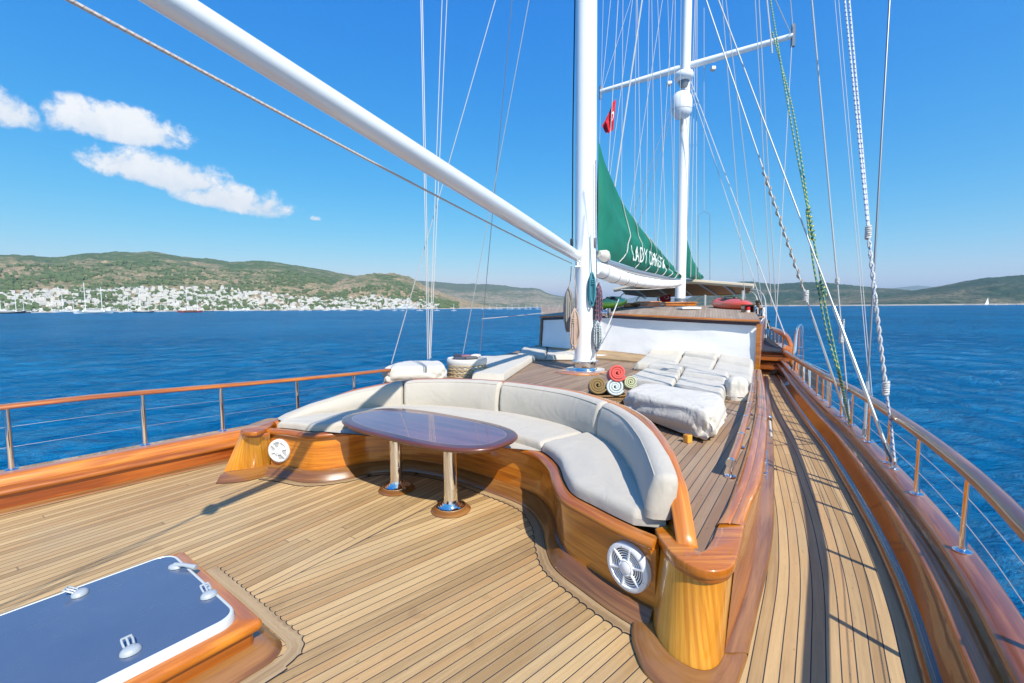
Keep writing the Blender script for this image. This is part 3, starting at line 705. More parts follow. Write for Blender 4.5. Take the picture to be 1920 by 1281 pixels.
# margin planks with nibbed ends along the bench plinth
def margin(name, curve, off0, w, azf, side, amp=.016, z=.0, n=900):
    p = resample(curve, n); N = normals2(p); d, nn = azv(azf)
    v = p[:, :2]@np.array(nn[:2])
    base = p[:, :2]-N*side*(off0+w)
    vb = (base@np.array(nn[:2])+50. if azf == 48 else base@np.array(nn[:2]))/.058
    fr_ = vb-np.floor(vb); sc = np.sqrt(np.clip(1-(2*fr_-1)**2, 0, 1))
    inner = base+N*side*(amp*sc[:, None]); inner2 = inner-N*side*.006
    outer = p[:, :2]-N*side*off0
    # grout band a little wider and lower than the plank
    m = MB(); m.loft([np.c_[outer, np.full(n, z-.0015)], np.c_[inner2, np.full(n, z-.0015)]]); k = m.build(name+'_caulking', CAULK, None, False, org=(0, 0, 0)); k['kind'] = 'structure'
    m = MB(); m.loft([np.c_[outer, np.full(n, z+.001)], np.c_[inner, np.full(n, z+.001)]]); k = m.build(name, M_MARG, None, False, org=(0, 0, 0)); k['kind'] = 'structure'
margin('deck_margin', FRONT[52:], .088, .075, 48, 1)
margin('deck_margin', FRONT[:54], .088, .070, 33.5, 1, .008)

# ------------------------------------------------------------------ end pillars of the bench
def pillar(bot, top, capo, capi, plin, close_b, close_t, lab):
    b_ = np.vstack([trace(bot, 36), [close_b]]); t_ = np.vstack([trace(top, 36), [close_t]])
    m = MB(); rows = [b_*(1-k)+t_*k+np.array([0, 0, 0]) for k in np.linspace(0, 1, 9)]
    m.loft(rows)
    # swap UV so that the grain runs up the pillar
    m.uv[-1] = m.uv[-1][:, ::-1]
    return m, b_, t_
bot = [(1222, 1160, .03), (1227, 1187, .03), (1236, 1208, .03), (1250, 1226, .03), (1265, 1240, .03), (1283, 1251, .03), (1300, 1259, .03), (1326, 1263, .03), (1347, 1253, .03), (1358, 1232, .03), (1366, 1200, .03), (1376, 1150, .03)]
top = [(1238, 1022, .40), (1246, 1037, .40), (1254, 1049, .40), (1264, 1060, .40), (1281, 1072, .40), (1300, 1081, .40), (1318, 1088, .40), (1335, 1091, .40), (1352, 1090, .40), (1364, 1083, .40), (1373, 1068, .40), (1379, 1046, .40)]
m, PB, PT = pillar(bot, top, None, None, None, P(1384, 1110, .03), P(1384, 1020, .40), '')
m.build('end_pillar', V_GOLD, bench, ang=60)
bot = [(418, 889, .03), (437, 886, .03), (475, 881, .03), (495, 876, .03), (511, 871, .03)]
top = [(452, 811, .40), (458, 815, .40), (470, 819, .40), (487, 818, .40), (506, 815, .40)]
bl = trace(bot, 30); tl = trace(top, 30)
# the hidden side of the left pillar runs back towards the hull
bl = np.vstack([[bl[0]+np.array([.45, 1.1, 0]), bl[0]+np.array([.10, .35, 0])], bl]); tl = np.vstack([[tl[0]+np.array([.5, 1.1, 0]), tl[0]+np.array([.07, .3, 0])], tl])
m = MB(); m.loft([bl*(1-k)+tl*k for k in np.linspace(0, 1, 9)]); m.uv[-1] = m.uv[-1][:, ::-1]; m.build('end_pillar', V_GOLD, bench, ang=60)
m = MB(); pl = trace([(399, 907, .003), (425, 906, .003), (456, 903, .003), (480, 898, .003), (509, 890, .003)], 32)
pl[:, 2] = .003; pl2 = bl.copy(); pl2[:, 2] = .05; plt = bl.copy(); pl = np.vstack([[pl[0]+np.array([.5, 1.2, 0])], pl])[:32]
m.loft([resample(pl, 32), resample(pl2, 32)*.4+resample(pl, 32)*.6+np.array([0, 0, .02]), resample(pl2, 32)]); m.build('plinth', V_PLINTH, bench, ang=70)
# cap boards of the two pillars
capo = [(1228, 996), (1236, 1012), (1246, 1027), (1256, 1039), (1265, 1048), (1288, 1062), (1311, 1072), (1335, 1077), (1359, 1074), (1375, 1065), (1383, 1046), (1390, 1015), (1397, 981)]
co = trace([(a, b, ZR) for a, b in capo], 60)
def slab(m, pts, z0, z1, rnd=.01):
    # board with rounded edge from an outline (closed polygon)
    p = np.array(pts)[:, :2]; n = len(p); cc = p.mean(0)
    d = np.gradient(np.vstack([p[-1:], p, p[:1]]), axis=0)[1:-1]; d /= np.linalg.norm(d, axis=1)[:, None]+1e-9; N = np.stack([d[:, 1], -d[:, 0]], 1)
    ar = np.sum(p[:, 0]*np.roll(p[:, 1], -1)-np.roll(p[:, 0], -1)*p[:, 1]); N = N if ar > 0 else -N
    rings = [(z0, -rnd), (z0+rnd*.3, -rnd*.3), (z0+rnd, 0), (z1-rnd, 0), (z1-rnd*.3, -rnd*.3), (z1, -rnd)]
    V = []; F = []
    for (z, o_) in rings: V.append(np.c_[p+N*o_, np.full(n, z)])
    for i in range(len(rings)-1): F += [(i*n+j, i*n+(j+1) % n, (i+1)*n+(j+1) % n, (i+1)*n+j) for j in range(n)]
    F += [tuple(range(n))[::-1], tuple((len(rings)-1)*n+j for j in range(n))]
    V = np.vstack(V); m.add(V, F, V[:, :2]); return m

# ------------------------------------------------------------------ raised deck and its varnished side
CAPI = trace([(1349, 980, ZR), (1365, 950, ZR), (1388, 885, ZR), (1402, 840, ZR), (1414, 790, ZR), (1419, 750, ZR), (1420, 715, ZR), (1419, 694, ZR)], 80, .07)
CAPO = trace([(1397, 981, ZR), (1412, 940, ZR), (1427, 904, ZR), (1435, 854, ZR), (1439, 800, ZR), (1438, 760, ZR), (1434, 725, ZR), (1428, 696, ZR)], 80, .07)
rim = offset(BACK, .20); rim[:, 2] = ZR
A0 = P(1012, 649, ZR)
lb = LEFT_IN[(LEFT_IN[:, 1] > 5.0) & (LEFT_IN[:, 1] < 12)]
left_edge = np.array([[rim[0][0]-.1, rim[0][1]+.25, ZR], [-1.75, 6.2, ZR], [-.9, 9.0, ZR], [.75, 13.6, ZR]])
poly = np.vstack([rim[:-8], [P(1256, 985, ZR), P(1262, 1025, ZR), P(1300, 1056, ZR), P(1340, 1058, ZR), P(1372, 1030, ZR)], CAPI[8:], [P(1419, 690, ZR)], [[4.9, 9.6, ZR]], [[4.2, 15.5, ZR]], left_edge[::-1]])
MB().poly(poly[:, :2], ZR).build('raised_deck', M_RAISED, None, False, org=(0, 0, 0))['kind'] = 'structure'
trunk = empty('cabin_trunk', (CAPO[30][0], CAPO[30][1], 0), 'long low varnished cabin side with a wide rounded coaming beside the right-hand side deck', 'cabin trunk')
m = MB(); n = len(CAPI)
def pt(c_, dz, f=0): q = c_.copy(); q[:, 2] += dz; return q
mid = CAPI*.45+CAPO*.55
m.loft([pt(CAPI, -.03), pt(CAPI, .012), pt(CAPI*.9+CAPO*.1, .024), pt(CAPI*.55+CAPO*.45, .026), pt(CAPI*.5+CAPO*.5, .020), pt(CAPI*.45+CAPO*.55, .026), pt(CAPI*.12+CAPO*.88, .020), pt(CAPO, .004), pt(CAPO, -.025), pt(CAPI*.08+CAPO*.92, -.04)])
m.build('coaming', V_ORANGE, trunk, ang=70)
co2 = np.vstack([co, CAPI[:1], [P(1337, 1014, ZR)], [P(1323, 1035, ZR)], [P(1314, 1040, ZR)], [P(1302, 1036, ZR)], [P(1296, 1027, ZR)], [P(1297, 980, ZR)], [P(1290, 940, ZR)], [P(1272, 900, ZR)], [P(1262, 930, ZR)], [P(1255, 985, ZR)]])
co2 = np.vstack([co, [P(1349, 980, ZR), P(1337, 1014, ZR), P(1323, 1035, ZR), P(1314, 1040, ZR), P(1302, 1036, ZR), P(1296, 1027, ZR), P(1297, 980, ZR), P(1288, 935, ZR), P(1272, 885, ZR), P(1250, 838, ZR), P(1244, 850, ZR), P(1262, 920, ZR), P(1262, 985, ZR)]])
m = MB(); slab(m, co2, ZR-.03, ZR+.016, .008); m.build('corner_board', V_ORANGE, trunk, ang=60)
m = MB(); q = resample(co, 60); c3 = q.copy(); c3[:, 2] = 0
m.sweep(c3[3:], [(.012, .40), (.008, .42), (.012, .44), (.05, .44), (.05, .40)]); m.build('cap_moulding', V_TRIM, trunk, ang=60)
# side wall, leaning outwards to the deck
base = trace([(1358, 1232, .03), (1372, 1195, .03), (1392, 1140, .02), (1408, 1080, .02), (1420, 1008, .02), (1431, 904, .02), (1436, 820, .05), (1437, 760, .09), (1436, 725, .13), (1434, 706, .15)], 80)
topw = trace([(1379, 1050, .42), (1392, 1000, .42), (1410, 950, .42), (1425, 906, .42), (1433, 854, .42), (1437, 800, .42), (1436, 760, .42), (1433, 728, .42), (1428, 700, .42)], 80)
m = MB(); m.loft([base, base*.7+topw*.3, base*.35+topw*.65, topw]); m.build('side_wall', V_TRIM, trunk, ang=60)
# waterway board between the wall and the deck planks
m = MB()
o1 = np.vstack([trace([(1187, 1160, .002), (1184, 1195, .002), (1192, 1226, .002), (1206, 1258, .002), (1232, 1286, .002)], 24), [P(1262, 1316, .002), P(1305, 1340, .002), P(1350, 1330, .002), P(1380, 1300, .002)]])
o2 = []; dk = DECK_IN+np.array([0, 0, .004])
for q in base:
    o2.append(dk[np.argmin(np.linalg.norm(dk[:, :2]-q[:2], axis=1))])
o2 = np.array(o2); o2[:, :2] = np.stack([np.convolve(np.pad(o2[:, k_], 3, 'edge'), np.ones(7)/7, 'valid') for k_ in range(2)], 1)
outb = np.vstack([resample(np.vstack([o1, o2[:1]]), 61)[:-1], o2]); inb = np.vstack([resample(PB[:-1]*np.array([1, 1, 0])+np.array([0, 0, .045]), 61)[:-1], base+np.array([0, 0, .02])])
m.loft([outb+np.array([0, 0, -.01]), outb+np.array([0, 0, .012]), inb*.15+outb*.85+np.array([0, 0, .016]), inb]); m.build('waterway_board', V_PLINTH, trunk, ang=70)
lc = trace([(452, 808, ZR), (458, 811, ZR), (470, 813, ZR), (487, 811, ZR), (504, 803, ZR), (516, 794, ZR), (520, 787, ZR), (506, 786, ZR), (490, 790, ZR), (468, 798, ZR)], 50)
m = MB(); slab(m, lc, ZR-.028, ZR+.012, .008); m.build('cap_board', V_TRIM, bench, ang=60)
m = MB(); m.sweep(resample(tl, 40)*np.array([1, 1, 0])+np.array([0, 0, 0]), [(.02, .385), (-.012, .39), (-.016, .405), (-.008, .422), (.02, .424)]); m.build('cap_moulding', V_TRIM, bench, ang=60)
# ------------------------------------------------------------------ cushions
def loft_cushion(name, A, B, s0, s1, z0, z1, mat, lab, grp, puff=.015, r=.045, seed=0, n=46, k=15, noise=.004):
    a_ = resample(A, 400); b_ = resample(B, 400)
    idx = np.linspace(s0, s1, n)*399
    ai = np.stack([np.interp(idx, np.arange(400), a_[:, j]) for j in range(2)], 1); bi = np.stack([np.interp(idx, np.arange(400), b_[:, j]) for j in range(2)], 1)
    L = arclen((ai+bi)/2); e = np.minimum(L, L[-1]-L)
    endh = np.sqrt(np.clip(1-(1-np.clip(e/r, 0, 1))**2, 0, 1))
    # crowd the samples towards the ends
    T = np.r_[0, .012, .03, .06, np.linspace(.1, .9, k), .94, .97, .988, 1]
    g = np.random.default_rng(seed); rows_t = []; rows_b = []
    wdt = np.linalg.norm(ai-bi, axis=1)
    xs = np.linspace(0, 1, n)
    wob = fbm2(seed, n, len(T), 1, 5, .55)
    for ti, t in enumerate(T):
        ew = np.minimum(t, 1-t)*wdt; wh = np.sqrt(np.clip(1-(1-np.clip(ew/r, 0, 1))**2, 0, 1))
        h = (z1-z0)*.45+(z1-z0)*.55*np.minimum(endh, wh)+puff*np.sin(math.pi*t)*np.sin(math.pi*np.clip(xs, 0, 1))**.3+wob[:, ti]*noise*np.minimum(endh, wh)
        shr = np.clip(e/r, 0, 1)
        p = ai*(1-t)+bi*t
        rows_t.append(np.c_[p, z0+h*1.0]); rows_b.append(np.c_[p, np.full(n, z0)])
    rows = [rows_b[0]]+rows_t+[rows_b[-1]]
    V = np.vstack(rows); m_ = len(rows)
    F = [(i*n+j, (i+1)*n+j, (i+1)*n+j+1, i*n+j+1) for i in range(m_-1) for j in range(n-1)]
    F += [tuple(i*n for i in range(m_))[::-1], tuple(i*n+n-1 for i in range(m_)), tuple(range(n)), tuple((m_-1)*n+j for j in range(n))[::-1]]
    F = [f[::-1] for f in F]
    o = mk(name, V, F, mat, None, V[:, :2], True, 60)
    tag(o, lab, 'cushion', grp); return o
Fi = offset(FRONT, .045); Bi = offset(BACK, .10)
# seam between the two seat cushions sits on the inner corner
GS = 'seat cushions of the curved bench'
loft_cushion('seat_cushion', Fi, Bi, .012, .665, .448, .515, F_SEAT, 'long pale grey seat cushion filling the left and middle of the curved bench', GS, seed=3, n=120, puff=.02)
loft_cushion('seat_cushion', Fi, Bi, .668, .966, .448, .53, F_SEAT, 'short pale grey seat cushion on the right arm of the curved bench', GS, seed=8, n=80, puff=.02)
BACKZ = at_s(SS, [(0, .50), (.02, .55), (.06, .615), (.14, .70), (.26, .79), (.40, .815), (.62, .815), (.80, .80), (.92, .775), (.965, .74), (1, .72)])
def back_cushion(s0, s1, lab, seed):
    i0, i1 = s0*(NB-1), s1*(NB-1); n = 70; T = np.linspace(i0, i1, n)
    c = np.stack([np.interp(T, np.arange(NB), BACK[:, j]) for j in range(3)], 1); zt = np.interp(T, np.arange(NB), BACKZ); N = normals2(c)
    L = arclen(c); e = np.minimum(L, L[-1]-L); r = .028; eh = np.sqrt(np.clip(1-(1-np.clip(e/r, 0, 1))**2, 0, 1))
    # section: front bottom, up the front, over the rounded top, down the back
    sec = [(0, 0), (-.004, .12), (-.012, .35), (-.008, .6), (.004, .8), (.018, .92), (.038, .975), (.065, 1.0), (.095, .985), (.118, .94), (.130, .8), (.132, .4), (.13, 0)]
    g = fbm2(seed, n, len(sec), 1, 5, .6); rows = []
    for k, (o_, f) in enumerate(sec):
        z = .505+(zt-.505)*f*(.90+.10*eh) ; off = .066+(o_-.066+.034*f*0)*(.55+.45*eh)+.03*f
        off = off+g[:, k]*.0035*eh+(-.012*np.sin(math.pi*f)*np.sin(np.linspace(0, math.pi, n))**.5 if k < 6 else 0)
        rows.append(np.c_[c[:, :2]+N*off[:, None], z])
    V = np.vstack(rows); m_ = len(rows)
    F = [(i*n+j, i*n+j+1, (i+1)*n+j+1, (i+1)*n+j) for i in range(m_-1) for j in range(n-1)]
    F += [tuple(i*n for i in range(m_)), tuple(i*n+n-1 for i in range(m_))[::-1]]
    o_ = tag(mk('back_cushion', V, [f[::-1] for f in F], F_SEAT, None, V[:, [0, 2]], True, 60), lab, 'cushion', 'back cushions of the curved bench')
    MB().tube(rows[5][2:-2]+np.array([0, 0, .001]), .0042, 6).build('piping', F_SEAT, o_)
def s_at(px, py, z=.5):
    p = P(px, py, z); return float(SS[np.argmin(np.linalg.norm(BACK-p, axis=1))])
sA, sB, sC = s_at(757, 763), s_at(935, 775), s_at(1117, 826)
back_cushion(0.004, sA-.0015, 'long backrest cushion tapering down to the left end of the bench', 5)
back_cushion(sA+.0005, sB-.0015, 'straight middle backrest cushion with a wicker-look basket behind it', 9)
back_cushion(sB+.0005, sC-.0015, 'gently curved backrest cushion in front of the towel basket', 12)
back_cushion(sC+.0005, .970, 'strongly curved backrest cushion at the right end of the bench', 17)

# ------------------------------------------------------------------ oval table
T_c1, T_c2 = P(744, 917, 0), P(845, 955, 0)
ta = T_c1-T_c2; ta[2] = 0; tl_ = np.linalg.norm(ta); ta /= tl_; tb = np.array([-ta[1], ta[0], 0])
TZ = .595
tab_pts = np.array([P(640, 786, TZ), P(700, 768, TZ), P(800, 770, TZ), P(900, 789, TZ), P(962, 820, TZ), P(946, 838, TZ), P(870, 849, TZ), P(790, 838, TZ), P(690, 812, TZ)])
tc = tab_pts.mean(0); ea = P(641, 790, TZ); eb = P(962, 822, TZ)
tc = (ea+eb)/2; tx = ea-eb; TL = np.linalg.norm(tx)/2; tx /= 2*TL; tb = np.array([-tx[1], tx[0], 0])
wv = [abs((P(a, b, TZ)-tc)@tb) for a, b in ((760, 766), (847, 850))]; TWd = sum(wv)/2
tc = tc+tb*(((P(760, 766, TZ)-tc)@tb+(P(847, 850, TZ)-tc)@tb)/2)
TFX, TFY, TFA, TFL, TFW = -.765, 3.845, -36.0, .892, .408; tc = np.array([TFX, TFY, TZ]); tx = -np.array([math.cos(R(TFA)), math.sin(R(TFA)), 0]); tb = np.array([-tx[1], tx[0], 0]); TL, TWd = TFL, TFW
table = empty('table', (tc[0], tc[1], 0), 'glossy dark mahogany oval table on two steel columns', 'table')
th = np.linspace(0, 2*math.pi, 120, endpoint=False)
def oval(sx, sy, ex=2.9): return np.stack([sx*np.sign(np.cos(th))*np.abs(np.cos(th))**(2/ex), sy*np.sign(np.sin(th))*np.abs(np.sin(th))**(2/ex)], 1)
def ov3(sx, sy, z): q = oval(sx, sy); return np.c_[(tc+q[:, :1]*tx+q[:, 1:]*tb)[:, :2], np.full(120, z)]
m = MB(); rr = [(-.06, -.035), (-.012, -.034), (0, -.020), (0, -.010), (-.008, 0), (-.02, .002), (-.085, .002)]
m.loft([ov3(TL+o_, TWd+o_, TZ+z) for o_, z in rr], True); 
top_edge = m.build('tabletop', V_MAHOG, table, ang=50)
m = MB(); m.loft([ov3(TL-.085, TWd-.085, TZ+.002), ov3(TL-.0895, TWd-.0895, TZ+.0022)], True); m.build('inlay_line', newmat('inlay', .2, 0, (.42, .24, .12), 1)[0], top_edge)
M_TT = varnish('varnish_tabletop', (.26, .085, .085), (.17, .05, .052), rough=.2, crough=.02)
m = MB(); q = ov3(TL-.0895, TWd-.0895, TZ+.0022); m.add(q, [tuple(range(120))], np.c_[(q-tc)@tx, (q-tc)@tb]); m.build('centre_panel', M_TT, top_edge, False)
m = MB(); q = ov3(TL-.06, TWd-.06, TZ-.035); m.add(q, [tuple(range(120))[::-1]]); m.build('underside', V_MAHOG, top_edge, False)
for cpt in (T_c1, T_c2):
    cx = np.array([cpt[0], cpt[1], 0]); cx = np.array([P(*( (744, 917) if cpt is T_c1 else (845, 957)), 0)[0], cpt[1], 0])
    m = MB(); m.lathe([(.054, .03), (.054, TZ-.034)], cx, 40); leg = m.build('leg', CHROME, table)
    m = MB(); m.lathe([(.118, .030), (.118, .036), (.110, .040), (.104, .037), (.097, .044), (.090, .041), (.083, .052), (.074, .049), (.066, .064), (.060, .062), (.0545, .085)], cx, 48, caps=False); m.build('base_flange', CHROME, leg, ang=25)
    m = MB(); m.lathe([(.158, .002), (.150, .008), (.120, .031), (.04, .031)], cx, 48); m.build('base_ring', V_PLINTH, leg)

# ------------------------------------------------------------------ speakers set into the bench front
def speaker(px, py, z, rad, lab, face_p, face_n):
    c = np.array(face_p); nn = np.array(face_n)/np.linalg.norm(face_n); sp = empty('speaker', c, lab, 'speaker', None)
    ux = np.array([-nn[1], nn[0], 0]); uz = np.cross(ux, nn)*-1; uz = uz if uz[2] > 0 else -uz
    def T(v): v = np.asarray(v, float); return c+v[:, :1]*ux+v[:, 1:2]*uz+v[:, 2:3]*nn
    def lathe(prof, seg=56):
        mm = MB(); mm.lathe(prof, (0, 0, 0), seg, caps=False); v = T(mm.v[0]); return MB().add(v, mm.f, mm.uv[0])
    r = rad
    lathe([(r, -.05), (r, .004), (r*.985, .014), (r*.90, .020), (r*.80, .020), (r*.77, .012), (r*.765, -.01)]).build('outer_ring', WPLAST, sp, ang=50)
    gr = MB()
    for k in range(4):
        q = r*(.40+k*.094); mm = MB(); mm.lathe([(q, .006), (q, .011), (q+r*.042, .011), (q+r*.042, .006)], (0, 0, 0), 56, caps=False)
        gr.add(T(mm.v[0]), mm.f)
    for k in range(6):
        a = k*math.pi/3+.3; ca, sa = math.cos(a), math.sin(a); w = r*.027
        v = [(r*.30*ca-w*sa, r*.30*sa+w*ca), (r*.30*ca+w*sa, r*.30*sa-w*ca), (r*.84*ca+w*1.25*sa, r*.84*sa-w*1.25*ca), (r*.84*ca-w*1.25*sa, r*.84*sa+w*1.25*ca)]
        vv = [(x, y, .0215) for x, y in v]+[(x, y, .005) for x, y in v]
        gr.add(T(vv), [(0, 1, 2, 3), (7, 6, 5, 4), (0, 4, 5, 1), (1, 5, 6, 2), (2, 6, 7, 3), (3, 7, 4, 0)])
    gr.build('grille', WPLAST, sp, ang=40)
    mm = MB(); mm.lathe([(r*.35, .005), (r*.34, .020), (r*.30, .024), (r*.25, .020), (r*.235, .026), (r*.12, .031), (.0001, .032)], (0, 0, 0), 40, caps=False)
    MB().add(T(mm.v[0]), mm.f).build('centre_cap', WPLAST, sp, ang=50)
    mm = MB(); mm.lathe([(r*.78, -.004), (.0001, -.004)], (0, 0, 0), 40, caps=False); MB().add(T(mm.v[0]), mm.f).build('cone', BLACK, sp)
    sc_ = MB()
    for k in range(6):
        a = k*math.pi/3+.75; mm = MB(); mm.lathe([(r*.022, .02), (r*.02, .023), (.0001, .024)], (r*.86*math.cos(a), r*.86*math.sin(a), 0), 10, caps=False); sc_.add(T(mm.v[0]), mm.f)
    sc_.build('screws', STEEL, sp)
def face_at(px, py, z):
    p = P(px, py, z); i = int(np.argmin(np.linalg.norm(FRONT[:, :2]-p[:2], axis=1))); i = min(max(i, 2), len(FRONT)-3)
    # walk along the front until the pixel column matches
    best = None
    for j in range(2, len(FRONT)-2):
        q = np.array([FRONT[j][0], FRONT[j][1], z]); v = q-np.array([0, 0, CAMH]); cc = v@np.array(CF); x = 960+FPX*(v@np.array(CR))/cc; y = 640.5-FPX*(v@np.array(CU))/cc
        s = abs(x-px)+.3*abs(y-py)
        if best is None or s < best[0]: best = (s, j)
    j = best[1]; N = normals2(FRONT)[j]; q = FRONT[j]; return (q[0]-N[0]*.012, q[1]-N[1]*.012, z), (-N[0], -N[1], 0)
fp, fn = face_at(1183, 1060, .245); speaker(0, 0, 0, .128, 'large round white marine speaker at the right end of the bench front', fp, fn)
fp, fn = face_at(527, 848, .24); fn = (-.15, -1, 0); speaker(0, 0, 0, .112, 'small-looking white marine speaker at the left end of the bench front', fp, fn)

# ------------------------------------------------------------------ deck hatch at lower left
HZt = .17
hA, hB = P(355, 1043, HZt), P(490, 1160, HZt); hC = P(222, 1281, HZt)
e1 = hB-hA; W_ = np.linalg.norm(e1); e1 /= W_; e2 = hC-hB; e2 -= e1*(e2@e1); e2 /= np.linalg.norm(e2)
def HH(a, b, z): q = hB-e1*a+e2*b; return np.array([q[0], q[1], z])   # a: away from near-right corner, b: along the hatch
W_ = 1.0; HL = 1.6
hatch = empty('deck_hatch', HH(W_/2, HL/2, 0), 'flat deck hatch with a tinted blue-grey pane in a varnished frame, lower left corner', 'deck hatch')
def rrect(a0, a1, b0, b1, r, z, k=8):
    pts = []
    for (ca, cb, s) in ((a1-r, b1-r, 0), (a0+r, b1-r, 1), (a0+r, b0+r, 2), (a1-r, b0+r, 3)):
        for t in np.linspace(0, math.pi/2, k): an = t+s*math.pi/2; pts.append(HH(ca+r*math.cos(an), cb+r*math.sin(an), z))
    return np.array(pts)
m = MB(); m.loft([rrect(-.09, W_+.09, -.09, HL+.09, .12, z) if z < .01 else rrect(-.055, W_+.055, -.055, HL+.055, .09, z) for z in (.002, .03)]+[rrect(-.02, W_+.02, -.02, HL+.02, .05, .055), rrect(.04, W_-.04, .04, HL-.04, .03, .056)], True); m.build('plinth', V_PLINTH, hatch, ang=60)
m = MB(); m.loft([rrect(.02, W_-.02, .02, HL-.02, .03, .05), rrect(.02, W_-.02, .02, HL-.02, .03, .125)], True); m.build('coaming', V_TRIM, hatch, ang=60)
m = MB(); m.loft([rrect(.02, W_-.02, .02, HL-.02, .02, .118), rrect(.0, W_, .0, HL, .02, .122), rrect(-.006, W_+.006, -.006, HL+.006, .02, .132), rrect(-.006, W_+.006, -.006, HL+.006, .02, .155), rrect(0, W_, 0, HL, .02, HZt-.005), rrect(.01, W_-.01, .01, HL-.01, .02, HZt), rrect(.2, W_-.2, .2, HL-.2, .02, HZt)], True)
m.build('frame_top', V_ORANGE, hatch, ang=50)
LZ = HZt+.042; L0, L1, L2, L3 = .052, W_-.055, .062, HL-.07
m = MB(); m.loft([rrect(L0, L1, L2, L3, .09, HZt+.0005), rrect(L0+.004, L1-.004, L2+.004, L3-.004, .088, LZ-.006), rrect(L0+.010, L1-.010, L2+.010, L3-.010, .084, LZ), rrect(L0+.016, L1-.016, L2+.016, L3-.016, .078, LZ), rrect(L0+.018, L1-.018, L2+.018, L3-.018, .078, LZ-.004)], True)
lid = m.build('lid', newmat('lid_aluminium', .35, .25, (.70, .74, .76))[0], hatch, ang=50)
MG, t, b = newmat('tinted_acrylic', .16, 0, (.060, .085, .155), .6); o_ = t.coord('Object')
t.l.new(t.mix(t.noise(o_, 2.2, 5, .65), (.058, .088, .160), (.092, .128, .205)), b.inputs['Base Color']); t.l.new(t.mr(t.noise(o_, 6, 6, .7), .3, .7, .12, .34), b.inputs['Roughness'])
b.inputs['Coat Roughness'].default_value = .12
m = MB(); m.loft([rrect(L0+.019, L1-.019, L2+.019, L3-.019, .076, LZ-.002)], True); q = m.v[0]; m.f = [tuple(range(len(q)))]; m.build('pane', MG, lid, False)
M_LATCH, _, _ = newmat('grey_latch', .4, .1, (.38, .42, .45))
def latch(a, b, rot, kind):
    c = HH(a, b, LZ); ca, sa = math.cos(rot), math.sin(rot); ux = e1*ca+e2*sa; uy = -e1*sa+e2*ca
    m = MB(); v = []
    if kind == 'dome':
        mm = MB(); mm.lathe([(.032, 0), (.030, .010), (.022, .018), (.010, .021), (.0001, .022)], (0, 0, 0), 24, caps=False); vv = mm.v[0]; m.add(c+vv[:, :1]*ux+vv[:, 1:2]*uy*1.15+vv[:, 2:]*np.array([0, 0, 1]), mm.f)
        for s_ in (-.016, 0, .016): m.tube([c+ux*.016+uy*s_+np.array([0, 0, .018]), c+ux*.038+uy*s_*1.1+np.array([0, 0, .030]), c+ux*.056+uy*s_+np.array([0, 0, .036])], .0042, 6)
        m.tube([c+ux*.056-uy*.018+np.array([0, 0, .036]), c+ux*.056+uy*.018+np.array([0, 0, .036])], .005, 6)
    else:
        mm = MB(); mm.lathe([(.024, 0), (.022, .010), (.013, .016), (.0001, .018)], (0, 0, 0), 20, caps=False); vv = mm.v[0]; m.add(c+vv[:, :1]*ux*1.5+vv[:, 1:2]*uy+vv[:, 2:]*np.array([0, 0, 1]), mm.f)
        m.tube([c+np.array([0, 0, .014]), c-ux*.06+np.array([0, 0, .018]), c-ux*.13+np.array([0, 0, .010])], [.013, .010, .014], 8)
    m.build('latch', M_LATCH, lid, ang=60)
def hb(px, py):
    d = P(px, py, LZ)-hB; return -d@e1, d@e2
latch(*hb(328, 1064), math.pi-.5, 'lever')
latch(*hb(392, 1117), math.pi, 'dome'); latch(*hb(245, 1222), math.pi, 'dome'); latch(*hb(150, 1114), math.pi-.9, 'dome')
# margin planks round the hatch
def hatch_margin():
    side = np.array([HH(W_+.2, -.095, 0), HH(-.095, -.095, 0), HH(-.095, HL, 0)])
    n = 700
    w = .085
    path = resample(np.array([HH(W_-.02, -.095, 0), HH(-.02, -.095, 0), HH(-.065, -.08, 0), HH(-.09, -.04, 0), HH(-.095, .0, 0), HH(-.095, HL*.9, 0)]), n); N = normals2(path)
    sgn = 1 if (N[100]@(HH(.4, -.5, 0)-path[100])[:2]) > 0 else -1
    base = path[:, :2]+N*sgn*w
    k = np.array(S0[:2]); sn = azv(SEAM_AZ)[1]; msk = ((base-k)@np.array(sn[:2])) > 0
    v1 = base@np.array(azv(33.5)[1][:2]); v2 = base@np.array(azv(48)[1][:2])+50
    vb = np.where(msk, v2, v1)/.058; fr_ = vb-np.floor(vb); sc = np.sqrt(np.clip(1-(2*fr_-1)**2, 0, 1))
    L = arclen(path); amp = np.where(L < W_+.12, .018, 0.0)
    inner = base-N*sgn*(amp*sc)[:, None]
    m = MB(); m.loft([np.c_[path[:, :2], np.full(n, -.0015)], np.c_[inner+N*sgn*.006, np.full(n, -.0015)]]); k_ = m.build('deck_margin_caulking', CAULK, None, False, org=(0, 0, 0)); k_['kind'] = 'structure'
    m = MB(); m.loft([np.c_[path[:, :2], np.full(n, .001)], np.c_[inner, np.full(n, .001)]]); k_ = m.build('deck_margin', M_MARG, None, False, org=(0, 0, 0)); k_['kind'] = 'structure'
hatch_margin()

